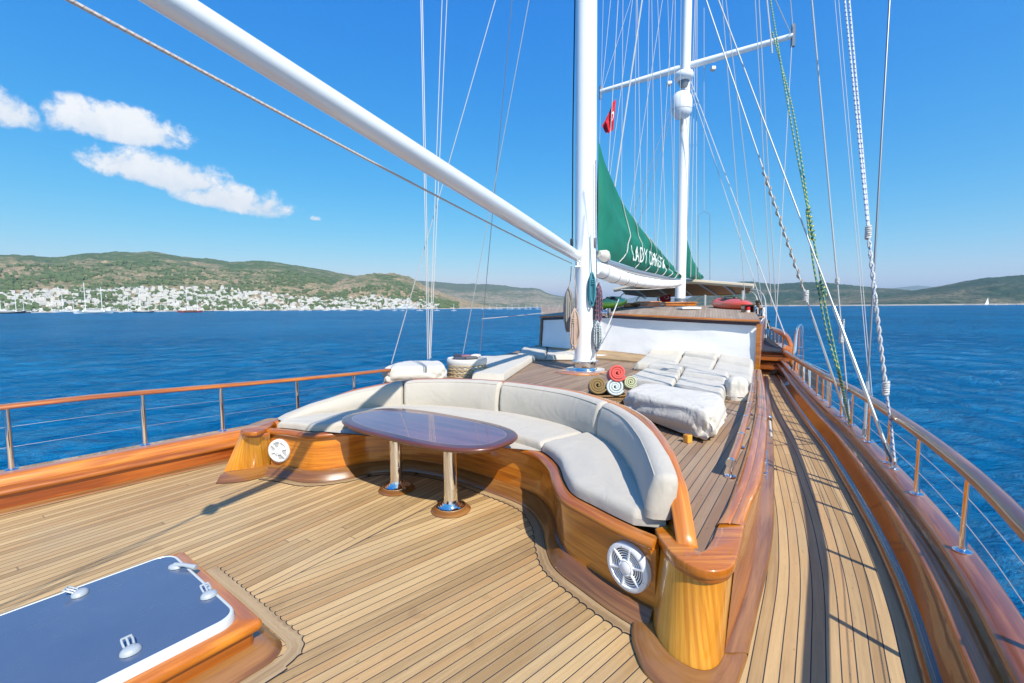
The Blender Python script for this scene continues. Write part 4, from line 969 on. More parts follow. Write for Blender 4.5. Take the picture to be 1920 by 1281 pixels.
# ------------------------------------------------------------------ left bulwark and railing
V_CAPL = V_ORANGE
LCUT = LEFT_IN[:, 1] < 11; bl_ = empty('bulwark', (*LEFT_IN[30][:2], 0), 'varnished left-hand bulwark with rounded ledge and cap along the deck edge', 'bulwark')
c = LEFT_IN[LCUT].copy(); c[:, 2] = -.05*np.clip(c[:, 1]-6.2, 0, 9)
MB().sweep(c, [(0, .02), (0, .135), (.05, .135), (.05, .02)]).build('side_panel', V_RED, bl_, ang=50)
MB().sweep(c, [(.01, .13), (-.028, .134), (-.040, .148), (-.034, .168), (-.01, .182), (.05, .196), (.07, .13)]).build('ledge', V_TRIM, bl_, ang=60)
MB().sweep(c, [(.045, .19), (.06, .235), (.075, .262), (.10, .272), (.28, .272), (.295, .262), (.295, .235), (.28, .19)]).build('cap_rail', V_ORANGE, bl_, ang=60)
MB().sweep(c, [(.04, .13), (.06, .19), (.27, .19), (.30, -.5), (.25, SEA-.2), (.0, SEA-.2), (.04, -.1)]).build('hull_side', newmat('hull_paint', .25, 0, (.55, .56, .56), .5)[0], bl_, ang=60)
MB().sweep(c, [(-.085, .002), (-.08, .012), (0, .022), (0, .002)]).build('waterway_board', V_PLINTH, bl_, ang=60)
def idx_at_px(curve, off, z, px):
    N = normals2(curve); best = None
    for j in range(2, len(curve)-2):
        of_ = off[j] if np.ndim(off) else off; q = np.array([curve[j][0]+N[j][0]*of_, curve[j][1]+N[j][1]*of_, curve[j][2]+z]); v = q-np.array([0, 0, CAMH]); cc = v@np.array(CF)
        if cc < .2: continue
        x = 960+FPX*(v@np.array(CR))/cc; y = 640.5-FPX*(v@np.array(CU))/cc
        if best is None or abs(x-px) < best[0]: best = (abs(x-px), j, x, y, q)
    return best
rl = empty('railing', (*LEFT_IN[30][:2], .27), 'left-hand railing with a flat varnished handrail on steel posts', 'railing')
OFFL = .225
rz = np.interp(LEFT_IN[:, 1], [-3, 3.97, 4.8, 6.3, 8.0, 12], [.83, .805, .765, .69, .62, .5])
hr = offset(LEFT_IN, OFFL); hr[:, 2] = rz
hr = hr[hr[:, 1] < 7.3]; MB().sweep(hr, [(-.055, -.008), (-.052, .012), (-.035, .022), (.035, .022), (.052, .012), (.055, -.008), (.04, -.018), (-.04, -.018)]).build('handrail', V_TRIM, rl, ang=60)
posts_l = []
for px in (22, 271, 440, 561, 653):
    b = idx_at_px(LEFT_IN, OFFL, .27, px); print('Lpost', px, b[2:4]); posts_l.append(b[1])
j0 = posts_l[0]; step = arclen(LEFT_IN)[posts_l[1]]-arclen(LEFT_IN)[j0]
posts_l = [int(np.argmin(abs(arclen(LEFT_IN)-(arclen(LEFT_IN)[j0]-k*step)))) for k in (2, 1)]+posts_l
for j in posts_l:
    if j >= len(hr): continue
    q = hr[j]; ps = MB().tube([(q[0], q[1], .272), (q[0], q[1], q[2]-.015)], .021, 16).build('post', CHROME, rl)
    MB().lathe([(.045, .272), (.045, .277), (.03, .284), (.022, .286)], (q[0], q[1], 0), 20).build('post_foot', CHROME, ps)
for zz in (.36, .68):
    w = hr.copy(); w[:, 2] = .272+(hr[:, 2]-.272)*zz; MB().tube(w, .0016, 6).build('wire', GREYM, rl)

# ------------------------------------------------------------------ right bulwark and railing
br = empty('bulwark', (*DECK_OUT[40][:2], 0), 'dark varnished right-hand bulwark stepping up in mouldings beside the side deck', 'bulwark')
c = DECK_OUT[DECK_OUT[:, 1] < 10.3].copy(); nR = len(c)
sg = -1
OS = np.interp(c[:, 1], [2, 4, 9], [1.0, .95, .55])
def RP(pts): return [(sg*o_*OS, z) for o_, z in pts][::-1]
hf = np.interp(c[:, 1], [2, 5, 10], [1.0, .97, .80])
MB().sweep(c, RP([(-.005, .004), (-.002, .028), (.014, .052), (.045, .066), (.08, .066), (.08, .004)])).build('waterway_roll', V_BROWN, br, ang=70)
MB().sweep(c, RP([(.05, .06), (.100, .13), (.118, .176), (.18, .176), (.18, .06)])).build('side_panel', V_BROWN, br, ang=60)
MB().sweep(c, RP([(.112, .172), (.105, .184), (.109, .198), (.124, .207), (.195, .210), (.21, .172)])).build('ledge', V_TRIM, br, ang=60)
MB().sweep(c, RP([(.192, .20), (.200, .23), (.206, .275), (.24, .275), (.24, .20)])).build('upper_panel', V_BROWN, br, ang=60)
MB().sweep(c, RP([(.198, .268), (.191, .280), (.197, .294), (.212, .302), (.315, .307), (.330, .297), (.330, .268)])).build('cap_rail', V_CAP, br, ang=60)
MB().sweep(c, RP([(.23, .27), (.32, .27), (.35, -.4), (.22, SEA-.2), (.0, SEA-.2), (.08, .0)])).build('hull_side', bpy.data.materials['hull_paint'], br, ang=60)
rr_ = empty('railing', (*DECK_OUT[40][:2], .30), 'right-hand railing with a fat round varnished handrail on close-set steel posts', 'railing')
OFFR = -.265*OS
hr2 = offset(c, OFFR)
hr2[:, 2] = np.interp(hr2[:, 1], [0, 1.9, 2.6, 4.0, 6.0, 8, 11], [.77, .745, .735, .715, .69, .67, .66])
hr2 = resample(hr2[hr2[:, 1] < 9.0], 120)
for px_ in ((1841, 892), (1751, 829), (1673, 785), (1595, 740), (1556, 712), (1501, 678)):
    b = idx_at_px(hr2, 0, 0, px_[0]); print('Rrail want', px_, 'got', b[2:4], b[4][:2])
MB().tube(hr2+np.array([0, 0, -.0]), .040, 16).build('handrail', V_CAP, rr_)
ppx = [1808, 1721, 1668, 1630, 1599, 1577, 1559, 1544, 1531, 1517, 1507, 1498]
pj = []
for px in ppx:
    b = idx_at_px(c, OFFR, .302, px); print('Rpost', px, b[2:4]); pj.append(b[4])
d0 = pj[0]-pj[1]; pj = [pj[0]+d0*1.0, pj[0]+d0*2.05]+pj
for q in pj:
    k = hr2[np.argmin(np.linalg.norm(hr2[:, :2]-q[:2], axis=1))]
    zt = k[2]; zb = q[2]+.004
    ps = MB().tube([(q[0], q[1], zb), (k[0], k[1], zt-.02)], .017, 14).build('post', CHROME, rr_)
    MB().lathe([(.040, zb), (.040, zb+.005), (.026, zb+.012), (.018, zb+.014)], (q[0], q[1], 0), 20).build('post_foot', CHROME, ps)
for zz in (.36, .68):
    w = hr2.copy(); w[:, 2] = .306+(hr2[:, 2]-.306)*zz; MB().tube(w, .0022, 6).build('wire', STEEL, rr_)
# grab rail on the coaming
gr_ = empty('grab_rail', (*CAPI[30][:2], ZR), 'round varnished grab rail held by steel brackets along the cabin coaming', 'grab rail')
g_ = trace([(1370, 868, .55), (1383, 835, .55), (1394, 800, .55), (1404, 765, .55), (1409, 740, .55), (1412, 715, .55), (1414, 697, .55)], 60)
MB().tube(g_, .028, 14).build('rail', V_MAHOG if False else V_TRIM, gr_)
L = arclen(g_)
for k, f in enumerate((0.0, .16, .30, .44, .58, .72, .86, .99)):
    i = int(f*59); q = g_[i]; d = g_[min(i+1, 59)]-g_[max(i-1, 0)]; d /= np.linalg.norm(d)
    m = MB().tube([q-d*.018, q+d*.018], .0305, 16); fx = 1 if i == 0 else 1
    s_ = m.build('bracket', CHROME, gr_); MB().tube([q-np.array([0, 0, .02]), (q[0]+.0, q[1]-.0, ZR+.02)], .010, 10).build('stem', CHROME, s_)
    MB().lathe([(.036, ZR+.002), (.034, ZR+.014), (.012, ZR+.02)], (q[0], q[1], 0), 18).build('foot', CHROME, s_)

# ================================================================== RIG
M1 = P(1097, 693, ZR); 
mast = empty('mast', (M1[0], M1[1], ZR), 'thick white front mast standing on the raised deck in a steel collar', 'mast')
def rake(z): return np.array([M1[0]+AX[0]*.012*(z-ZR)*0, M1[1], z])
MB().tube([rake(z) for z in (ZR+.10, 4, 8, 13)], [.192, .186, .178, .165], 40).build('mast_tube', WPAINT, mast)
mm = MB(); mm.lathe([(.36, ZR+.004), (.355, ZR+.014), (.30, ZR+.018), (.22, ZR+.025)], M1*np.array([1, 1, 0]), 48); mm.build('base_plate', CHROME, mast)
mm = MB(); mm.lathe([(.222, ZR+.02), (.215, ZR+.045), (.208, ZR+.05), (.208, ZR+.15), (.218, ZR+.155), (.218, ZR+.168), (.195, ZR+.17)], M1*np.array([1, 1, 0]), 48); col_ = mm.build('collar', CHROME, mast, ang=30)
for k in range(8):
    a = k*math.pi/4+.2; q = M1+np.array([math.cos(a)*.225, math.sin(a)*.225, .155]); MB().lathe([(.022, -.02), (.026, 0), (.02, .018), (.0001, .022)], q, 10).build('bolt', CHROME, col_)
# pointed wooden pad round the foot
pa, pb = P(1040, 699, ZR), P(1141, 697, ZR); u = (pb-pa)/np.linalg.norm(pb-pa); vv = np.array([-u[1], u[0], 0]); hl = np.linalg.norm(pb-pa)/2; pc = (pa+pb)/2
t = np.linspace(-1, 1, 30); wv = .42*(1-t**2); pts = np.vstack([[pc+u*hl*a-vv*w for a, w in zip(t, wv)], [pc+u*hl*a+vv*w for a, w in zip(t[::-1][1:-1], wv[::-1][1:-1])]])
slab(MB(), pts, ZR, ZR+.012, .004).build('base_pad', V_ORANGE, mast)
def mplace(name, m, mat, parent=mast, **k): return m.build(name, mat, parent, **k)
def MY(px, py, dy=-.2): return PY(px, py, M1[1]+dy)
# sail track behind the mast, brackets
MB().tube([MY(1117, 2, .1), MY(1117, 250, .1), MY(1116, 560, .1)], .022, 8).build('sail_track', WPAINT, mast)
MB().tube([MY(1078, -5, .05), MY(1074, 250, .05), MY(1073, 480, .05)], .012, 6).build('cable', BLACK, mast)
q = MY(1083, 500, -.18); mm = MB(); mm.box(q, (.05, .06, .012)); mm.box(q+np.array([0, 0, .09]), (.035, .05, .012)); mm.box(q+np.array([0.0, 0, .045]), (.012, .05, .045)); mm.build('gooseneck_bracket', WPAINT, mast, False)
q = MY(1072, 455, .0); MB().rbox(q, (.025, .04, .07), .015).build('cleat', BLACK, mast)
q = MY(1115, 455, -.12); MB().rbox(q, (.03, .03, .085), .01).build('cleat', GREYM, mast)
# winch on the right of the mast
q = MY(1112, 587, -.12); mm = MB(); mm.rbox(q+np.array([-.02, 0, 0]), (.05, .04, .12), .01); w_ = mm.build('winch_pad', GREYM, mast)
w0 = MY(1120, 587, -.16); wd = (.97, -.25, 0)
MB().lathe([(.06, 0), (.085, .01), (.085, .03), (.055, .05), (.05, .13), (.075, .16), (.08, .18), (.05, .20), (.0001, .205)], w0, 28, axis=wd).build('winch_drum', CHROME, mast, ang=40)
MB().lathe([(.02, 0), (.085, .0), (.085, .03), (.0001, .035)], w0+np.array(wd)*.20, 24, axis=wd).build('winch_cap', GREYM, mast, ang=40)

# the boom reaching forward over the bench
b0 = MY(1081, 480, -.10); Yb = 1.62; b1 = PY(318, 2, Yb); bd = b1-b0; b2 = b1+bd*.05
pts = [b0+(b2-b0)*k for k in np.linspace(0, 1, 30)]
boom = MB().tube(pts, [.090, .096, .088, .070, .048], 32).build('boom', WPAINT, None); tag(boom, 'long white round boom sloping from the front mast up to the top left', 'boom')
def rope(name, pts, r, mat, lab, cat_='rope', grp=None, seg=7, n=0, sag=0):
    p = np.array(pts, float)
    if n: 
        p = cat(p, n)
    if sag: t = np.linspace(0, 1, len(p)); p[:, 2] -= sag*4*t*(1-t)
    o = MB().tube(p, r, seg).build(name, mat, None); tag(o, lab, cat_, grp); return o
r0 = MY(1072, 494, -.12); r1 = PY(122, -4, 1.5)
rope('topping_rope', [r0, (r0+r1)/2, r1], .0075, ROPE_R, 'white rope with red flecks running below the big boom to the top left', n=40, sag=.03)
rope('boom_rope', [PY(690, 400, 5.2)*0+b1+np.array([.0, .0, .11]), b0+np.array([0, 0, .12])], .004, STEEL, 'thin wire lying along the top of the big boom', 'wire') if False else None

MB().rbox(b2+bd*.012, (.05, .05, .07), .02).build('end_block', GREYM, boom); MB().tube([b2+bd*.01, np.array([-1.6, -.9, 3.15])], .007, 6).build('end_rope', ROPE_W, boom); MB().tube([b2+bd*.01, np.array([-1.45, -.9, 3.2])], .006, 6).build('end_rope', ROPE_W, boom)
# second mast with spreader, radar and dome
M2Y = 15.0; M2b = PY(1275, 568, M2Y); M2t = PY(1289, 2, M2Y+.1); 
m2 = empty('mast', (M2b[0], M2b[1], 1.5), 'slim white second mast carrying the radar and the white satellite dome', 'mast')
M2d = (M2t-M2b); 
def M2(f): return M2b+M2d*f
MB().tube([M2b-np.array([0, 0, .1]), M2(.5), M2(1.0), M2(1.25)], [.165, .155, .140, .13], 28).build('mast_tube', WPAINT, m2)
MB().lathe([(.26, -.02), (.25, .03), (.18, .05), (.175, .14), (.16, .15)], M2b, 24).build('collar', GREYM, m2)
M2P = lambda px, py, dy=0: PY(px, py, M2Y+dy)
sl, sr = PY(1126, 172, 16.6), PY(1487, 67, 13.6); 
MB().tube([sl, (sl+sr)/2, sr], [.075, .11, .075], 10).build('spreader', WPAINT, m2)
MB().tube([sl-np.array([0, 0, .25]), sl+np.array([0, 0, .18])], .05, 8).build('spreader_end', GREYM, m2)
MB().tube([sr-np.array([0, 0, .3]), sr+np.array([0, 0, .3])], .06, 8).build('spreader_end', GREYM, m2)
q = M2P(1282, 145, -.38); MB().lathe([(.12, -.13), (.24, -.09), (.29, -.02), (.295, .06), (.27, .12), (.22, .145), (.0001, .15)], q, 36).build('radar_scanner', WPLAST, m2, ang=50)
MB().lathe([(.12, -.28), (.16, -.13)], q, 16).build('scanner_mount', GREYM, m2)
q = M2P(1278, 197, -.42); MB().lathe([(.10, -.42), (.22, -.36), (.30, -.22), (.315, -.05), (.31, .12), (.27, .26), (.18, .36), (.08, .40), (.0001, .41)], q, 40).build('satellite_dome', WPLAST, m2, ang=50)
MB().lathe([(.317, -.17), (.319, -.165), (.317, -.16)], q, 40, caps=False).build('dome_seam', GREYM, m2)
MB().tube([q-np.array([0, 0, .40]), q-np.array([-.05, -.1, .75]), M2P(1280, 243, -.12)], .04, 8).build('dome_bracket', STEEL, m2)
for (px, py) in ((1255, 155), (1337, 127)): MB().rbox(PY(px, py+2, 15.0), (.07, .07, .06), .02).build('lamp', STEEL, m2)
q = PY(1322, 122, 14.9); mm = MB(); mm.tube([q-np.array([0, 0, .12]), q], .012, 6); mm.tube([q+np.array([-.14, 0, .04]), q, q+np.array([.14, 0, .10])], .012, 6)
mm.lathe([(.03, 0), (.035, .05), (.01, .09)], q+np.array([-.14, 0, .04]), 8); mm.lathe([(.03, 0), (.035, .05), (.01, .09)], q+np.array([.14, 0, .10]), 8); mm.build('wind_sensor', STEEL, m2)
# blue writing on the domes (illegible in full: "Int")
def text(body, size, origin, ux, uz, mat, name, parent, ext=.002, spacing=1.0):
    cu = bpy.data.curves.new('txt', 'FONT'); cu.body = body; cu.size = size; cu.extrude = ext; cu.space_character = spacing
    tmp = bpy.data.objects.new('txt', cu); COL.objects.link(tmp); dg = bpy.context.evaluated_depsgraph_get(); me = bpy.data.meshes.new_from_object(tmp.evaluated_get(dg))
    v = np.array([list(k.co) for k in me.vertices]); F = [tuple(p.vertices) for p in me.polygons]; bpy.data.objects.remove(tmp); bpy.data.curves.remove(cu)
    return v, F
BLUE_INK = newmat('blue_ink', .5, 0, (.03, .12, .4))[0]
for (px, py, s) in ((1290, 195, .13), (1290, 139, .10)):
    v, F = text('Int', s, None, (1, 0, 0), (0, 0, 1), BLUE_INK, '', None); o_ = M2P(px, py, -.62); V = o_+v[:, :1]*np.array([.86, .5, 0])+v[:, 1:2]*np.array([0, 0, 1])+v[:, 2:3]*np.array([.5, -.86, 0])*1
    V[:, 1] += .12; mk('lettering', V, F, BLUE_INK, m2, None, False)

# sails: they lie along the boat's axis between the masts
def plane_pt(px, py, a, b):            # photo point on the vertical plane through plan points a, b
    d = ray(px, py); n = np.array([-(b[1]-a[1]), b[0]-a[0], 0]); n /= np.linalg.norm(n); t = (np.array([a[0], a[1], CAMH])-np.array([0, 0, CAMH]))@n/(d@n); return np.array([0, 0, CAMH])+d*t
A_, B_ = np.array([M1[0]+.12, M1[1]+.25, 0]), np.array([M2b[0], M2b[1]-.15, 0])
def SP(px, py): return plane_pt(px, py, A_, B_)
SN = np.array([B_[1]-A_[1], -(B_[0]-A_[0]), 0]); SN /= np.linalg.norm(SN)     # towards the right-hand side
GREENF, t, b = newmat('green_sail_cover', .75, 0, (.0, .22, .14)); oc = t.coord('Object')
t.l.new(t.mix(t.noise(oc, 1.2, 4), (.001, .125, .085), (.003, .20, .13)), b.inputs['Base Color']); t.l.new(t.bump(t.noise(t.scale(oc, (1, 1, .4)), 1.6, 4, .5, 1.), .5, .12), b.inputs['Normal'])
def ENDS(n):
    x = np.linspace(0, 1, n); return np.sqrt(np.clip(x/.10, 0.0, 1))*np.sqrt(np.clip((1-x)/.06, 0.0, 1))
def bag(name, up, lo, thick, lab, seed=1, n=90, k=15, mat=GREENF):
    U = resample(np.array([SP(*q) for q in up]) if len(up) == 2 else cat([SP(*q) for q in up], 200), n); Lw = resample(cat([SP(*q) for q in lo], 200), n)
    rows = []; g = fbm2(seed, k, n, 1, 5, .55)
    for side in (1, -1):
        for i in (range(k) if side == 1 else range(k-2, 0, -1)):
            f = i/(k-1); p = U*(1-f)+Lw*f; w = thick*np.sqrt(max(0, math.sin(math.pi*min(1, f*.98+.01))))*(.35+.65*f)*np.linspace(1, .75, n)*ENDS(n)
            rows.append(p+SN*side*(w+.06*g[i]*math.sin(math.pi*f)*ENDS(n))[:, None])
    m = MB(); m.loft(rows+[rows[0]]); o = m.build(name, mat, None, ang=70); tag(o, lab, 'sail'); return o, U, Lw, rows
sail, SU, SL, srows = bag('sail', [(1122, 262), (1131, 298), (1140, 322), (1152, 350), (1165, 378), (1180, 400), (1190, 413), (1207, 436), (1227, 458), (1245, 480), (1262, 500), (1275, 516)],
     [(1121, 476), (1140, 487), (1170, 497), (1200, 507), (1240, 518), (1275, 526)], .20, 'dark green covered sail with white lettering between the two masts', 4)
# lettering on the cover, following its surface
def on_sail(s, f, off=.012):            # s along, f from top to bottom
    n = len(SU); k = 15; x = s*(n-1); i = int(min(x, n-2)); fx = x-i; y = f*(k-1); j = int(min(y, k-2)); fy = y-j
    r = lambda jj: srows[jj][i]*(1-fx)+srows[jj][i+1]*fx
    return r(j)*(1-fy)+r(j+1)*fy+SN*off
def sail_st(px, py):                    # locate a photo point on the sail
    best = None
    for i, s in enumerate(np.linspace(0, 1, 120)):
        for f in np.linspace(0, 1, 60):
            q = on_sail(s, f); v = q-np.array([0, 0, CAMH]); cc = v@np.array(CF); x = 960+FPX*(v@np.array(CR))/cc; y = 640.5-FPX*(v@np.array(CU))/cc
            e = (x-px)**2+(y-py)**2
            if best is None or e < best[0]: best = (e, s, f)
    return best[1], best[2]
WINK = newmat('white_lettering', .7, 0, (.80, .82, .80))[0]
v, F = text('LADY CHRISTA', 1., None, None, None, None, '', None, .0, 1.05)
bm = bmesh.new(); vs = [bm.verts.new(k) for k in v]
for f in F:
    try: bm.faces.new([vs[i] for i in f])
    except Exception: pass
bmesh.ops.remove_doubles(bm, verts=bm.verts, dist=1e-4); bmesh.ops.triangulate(bm, faces=bm.faces); bmesh.ops.subdivide_edges(bm, edges=[e for e in bm.edges if e.calc_length() > .18], cuts=2)
v = np.array([list(k.co) for k in bm.verts]); bm.verts.index_update(); F = [tuple(k.index for k in f.verts) for f in bm.faces]; bm.free()
v[:, 0] -= v[:, 0].min(); w_ = v[:, 0].max(); h_ = v[:, 1].max()
TL_, BL_, TR_, BR_ = [np.array(sail_st(*q)) for q in ((1181, 459), (1183, 489), (1246, 488), (1247, 506))]
# photo columns of each end give perspective-correct spacing along the sail
def st_lin(a, b_): 
    c0 = BL_*(1-a)+BR_*a; c1 = TL_*(1-a)+TR_*a; return c0*(1-b_)+c1*b_
# even out along real length
V = np.array([on_sail(*st_lin((x/w_), y/h_), .045) for x, y, z in v]); mk('lettering', V, F, WINK, sail, None, False)
for (tx_, ty_, bx_, by_) in ((1165, 378, 1160, 497), (1189, 413, 1190, 504), (1211, 440, 1212, 508), (1227, 458, 1230, 512), (1239, 474, 1245, 514), (1251, 488, 1256, 517), (1262, 500, 1266, 519)):
    s0_, f0_ = sail_st(tx_, ty_+1); s1_, f1_ = sail_st(bx_, by_-2)
    pts = [on_sail(s0_+(s1_-s0_)*k*k+.035*math.sin(math.pi*k), k, .02) for k in np.linspace(0.02, 1, 14)]
    MB().tube(pts, .011, 6).build('sail_tie', ROPE_W, sail)
# the grey yard under the cover and the white furled awning below it
m = MB(); bb = [SP(1134, 493)-SN*.0, SP(1180, 507), SP(1230, 518), SP(1273, 526)]; m.tube(cat(bb, 20), .07, 10); tag(m.build('sail_boom', newmat('grey_alu', .35, .7, (.45, .47, .50))[0], None), 'thin grey boom under the green sail cover', 'boom')
m = MB(); mm_ = [SP(1122, 476), SP(1134, 481), SP(1141, 487)]; m.tube(cat(mm_, 12), [.06, .14, .04], 10); tag(m.build('sail_corner', F_COVER, None), 'pale rolled canvas end tucked between the front mast and the green cover', 'canvas')
cpt = cat([SP(1117, 503), SP(1140, 513), (SP(1165, 521)), SP(1190, 527), SP(1220, 531), SP(1250, 533), SP(1274, 530)], 80); g = fbm(5, 80, 2, 6)
m = MB(); m.tube(cpt, np.interp(np.linspace(0, 1, 80), [0, .08, .2, .35, .6, .9, 1], [.13, .165, .16, .14, .12, .11, .10])+.004*g, 18); fur = m.build('furled_awning', F_WHITE, None); tag(fur, 'white canvas roll lashed under the green sail between the masts', 'canvas roll')
for k in range(4, 78, 7):
    d = cpt[k+1]-cpt[k-1]; d /= np.linalg.norm(d); rr0 = np.interp(k/79, [0, .08, .2, .35, .6, .9, 1], [.13, .165, .16, .14, .12, .11, .10])+.004
    MB().tube([cpt[k]-d*.004, cpt[k]+d*.004], rr0, 18).build('lashing', ROPE_GR, fur)
# second green sail behind the second mast
A2, B2 = np.array([M2b[0]+.1, M2b[1]+.2, 0]), np.array([M2b[0]+AX[0]*5, M2b[1]+AX[1]*5, 0])
A_, B_ = A2, B2
A_s = (A2, B2)
def SP(px, py): return plane_pt(px, py, A2, B2)
bag('sail', [(1284, 435), (1290, 458), (1298, 485), (1304, 500), (1308, 512), (1311, 522)], [(1284, 521), (1292, 523), (1300, 524), (1306, 525), (1311, 526)], .22, 'green covered sail behind the second mast', 8, 50)
for k, (a, b_, c_, d_) in enumerate(((1291, 460, 1288, 508), (1297, 478, 1297, 516), (1303, 496, 1303, 521))):
    pass
# green sail strip seen left of the second mast
# flags
RED, t, b = newmat('red_flag_cloth', .8, 0, (.55, .008, .02)); 
def flag(name, quad, lab, seed, emblem=None):
    a, b_, c_, d_ = quad; n = 14; V = []; g = fbm2(seed, n, n, 1, 4); nrm = np.cross(b_-a, d_-a); nrm /= np.linalg.norm(nrm)
    for i in range(n):
        for j in range(n):
            u_, v_ = i/(n-1), j/(n-1); p = (a*(1-u_)+b_*u_)*(1-v_)+(d_*(1-u_)+c_*u_)*v_
            V.append(p+nrm*g[i, j]*.05*np.linalg.norm(b_-a))
    V = np.array(V); m = MB(); F = [(i*n+j, (i+1)*n+j, (i+1)*n+j+1, i*n+j+1) for i in range(n-1) for j in range(n-1)]
    V2 = V+nrm*.006; m.add(V, F); m.add(V2, [f[::-1] for f in F]); o = m.build(name, RED, None, uv=False); tag(o, lab, 'flag')
    if emblem:
        (cu, cv, r, ang, star) = emblem; ux = (b_-a); uy = (d_-a)
        def on(u_, v_): i, j = u_*(n-1), v_*(n-1); i0, j0 = int(min(i, n-2)), int(min(j, n-2)); fi, fj = i-i0, j-j0; G = V.reshape(n, n, 3); return (G[i0, j0]*(1-fi)*(1-fj)+G[i0+1, j0]*fi*(1-fj)+G[i0, j0+1]*(1-fi)*fj+G[i0+1, j0+1]*fi*fj)
        out = []; K = 24
        for k in range(K+1): t_ = ang+R(40)+(2*math.pi-R(80))*k/K; out.append((cu+r*math.cos(t_), cv+r*math.sin(t_)*1.0))
        for k in range(K, -1, -1): t_ = ang+R(50)+(2*math.pi-R(100))*k/K; out.append((cu+r*.22*math.cos(ang)+r*.78*math.cos(t_), cv+r*.22*math.sin(ang)+r*.78*math.sin(t_)))
        sgn = -1 if nrm@(V[0]-np.array([0, 0, CAMH])) > 0 else 1
        pv = np.array([on(*q)+nrm*sgn*(.012 if sgn > 0 else .010) for q in out]); nn_ = len(pv); F = [(k, k+1, nn_-2-k, nn_-1-k) for k in range(K)]
        mk('crescent', pv, F, WINK, o, None, False)
        if star:
            s_ = []
            for k in range(10): t_ = ang+k*math.pi/5; q_ = r*(.42 if k % 2 == 0 else .17); s_.append((cu+r*1.15*math.cos(ang)+q_*math.cos(t_), cv+r*1.15*math.sin(ang)+q_*math.sin(t_)))
            s_.append((cu+r*1.15*math.cos(ang), cv+r*1.15*math.sin(ang))); pv = np.array([on(*q)+nrm*sgn*.012 for q in s_]); mk('star', pv, [(k, (k+1) % 10, 10) for k in range(10)], WINK, o, None, False)
F2 = 15.8
fq = [PY(1155, 184, F2), PY(1152, 205, F2), PY(1130, 237, F2), PY(1129, 236, F2)]
flag('flag', [PY(1155, 183, F2), PY(1150, 243, F2), PY(1140, 252, F2-.1), PY(1129, 237, F2+.1)], 'small red flag with a white crescent hanging from the spreader beside the front mast', 3, (.50, .22, .15, 1.2, False))
flag('flag', [PY(1258, 551, 22), PY(1257, 569, 22), PY(1238, 566, 22.2), PY(1236, 558, 22.3)], 'red flag with a white star flying under the awning left of the second mast', 6, (.35, .35, .2, 2.2, True))
MB().tube([PY(1249, 585, 22), PY(1249, 550, 22)], .03, 8)

# ---- rigging lines: (top px, top distance, foot px, foot distance, radius, material, name, label, category)
def up(a, Ya, b_, Yb_, f=.12):
    p, q = PY(*a, Ya), PY(*b_, Yb_); return [p+(p-q)*f, q]
def line(a, Ya, b_, Yb_, r, mat, lab, name='stay_wire', cat_='wire', grp=None, f=.12, seg=6):
    return rope(name, up(a, Ya, b_, Yb_, f), r, mat, lab, cat_, grp, seg)
GL = 'shrouds left of the front mast'
line((789, 0), 7.2, (802, 674), 6.6, .0065, STEEL, 'left one of the tight pair of vertical wires above the left pouf', grp=GL)
line((792, 0), 7.2, (805, 674), 6.6, .0065, STEEL, 'right one of the tight pair of vertical wires above the left pouf', grp=GL)
line((829, 0), 7.2, (805, 672), 6.6, .006, ROPE_W, 'pale line leaning from the left pouf towards the boom, left one of two', 'halyard', 'rope', GL)
line((838, 0), 7.2, (807, 672), 6.6, .006, ROPE_W, 'pale line leaning from the left pouf towards the boom, right one of two', 'halyard', 'rope', GL)
line((929, 0), 7.4, (734, 682), 6.6, .0062, STEEL, 'long slanting wire crossing the other shrouds down to the left pouf', grp=GL)
line((960, 0), 7.4, (900, 660), 8.6, .0065, GREYM, 'dark wire ending by the basket, the steeper of two that cross', grp=GL)
line((992, 0), 7.4, (868, 664), 8.6, .0065, STEEL, 'grey wire ending at the basket, the more slanting of two that cross', grp=GL)
rope('tether', [PY(904, 598, 9), PY(960, 593, 11), PY(1040, 585, 13)], .008, ROPE_W, 'thin pale line running low over the water to the left of the front mast', n=16)

MID = [((1131, 0), (1124, 280)), ((1145, 0), (1128, 172)), ((1159, 0), (1139, 345)), ((1183, 0), (1128, 172)), ((1168, 0), (1165, 372)), ((1186, 0), (1143, 335)), ((1193, 0), (1189, 412)), ((1195, 0), (1203, 430)),
       ((1217, 0), (1211, 440)), ((1222, 0), (1228, 458)), ((1233, 0), (1250, 486)), ((1242, 0), (1181, 400)), ((1252, 0), (1267, 500)), ((1262, 0), (1232, 462)), ((1266, 0), (1262, 495)), ((1277, 0), (1272, 516))]
ords = 'first second third fourth fifth sixth seventh eighth ninth tenth eleventh twelfth thirteenth fourteenth fifteenth sixteenth'.split()
for k, (a, b_) in enumerate(MID):
    line(a, 12.5, b_, 12.5, .0095 if k in (2, 6, 9) else .0072, ROPE_W if k % 3 else STEEL, ords[k]+' thin line right of the front mast, counted along the top edge of the photo', 'halyard', 'rope', 'thin rigging lines between the masts')
line((1204, 0), 11, (1151, 362), 11, .017, ROPE_W, 'thickest pale line slanting between the front mast and the spreader', 'halyard', 'rope')
line((1257, 203), 14.6, (1185, 410), 13, .009, GREYM, 'dark thin line from behind the satellite dome down to the green sail, left one', f=0)
line((1259, 218), 14.6, (1196, 425), 13, .009, GREYM, 'dark thin line from behind the satellite dome down to the green sail, right one', f=0)
for k, (a, b_) in enumerate([((1303, 0), (1286, 500)), ((1307, 0), (1305, 526)), ((1305, 0), (1295, 520))]):
    line(a, 15.6, b_, 15.6, .011, ROPE_W, ('leftmost', 'rightmost', 'middle')[k]+' of the three pale lines close behind the second mast', 'halyard', 'rope', 'lines close to the second mast')
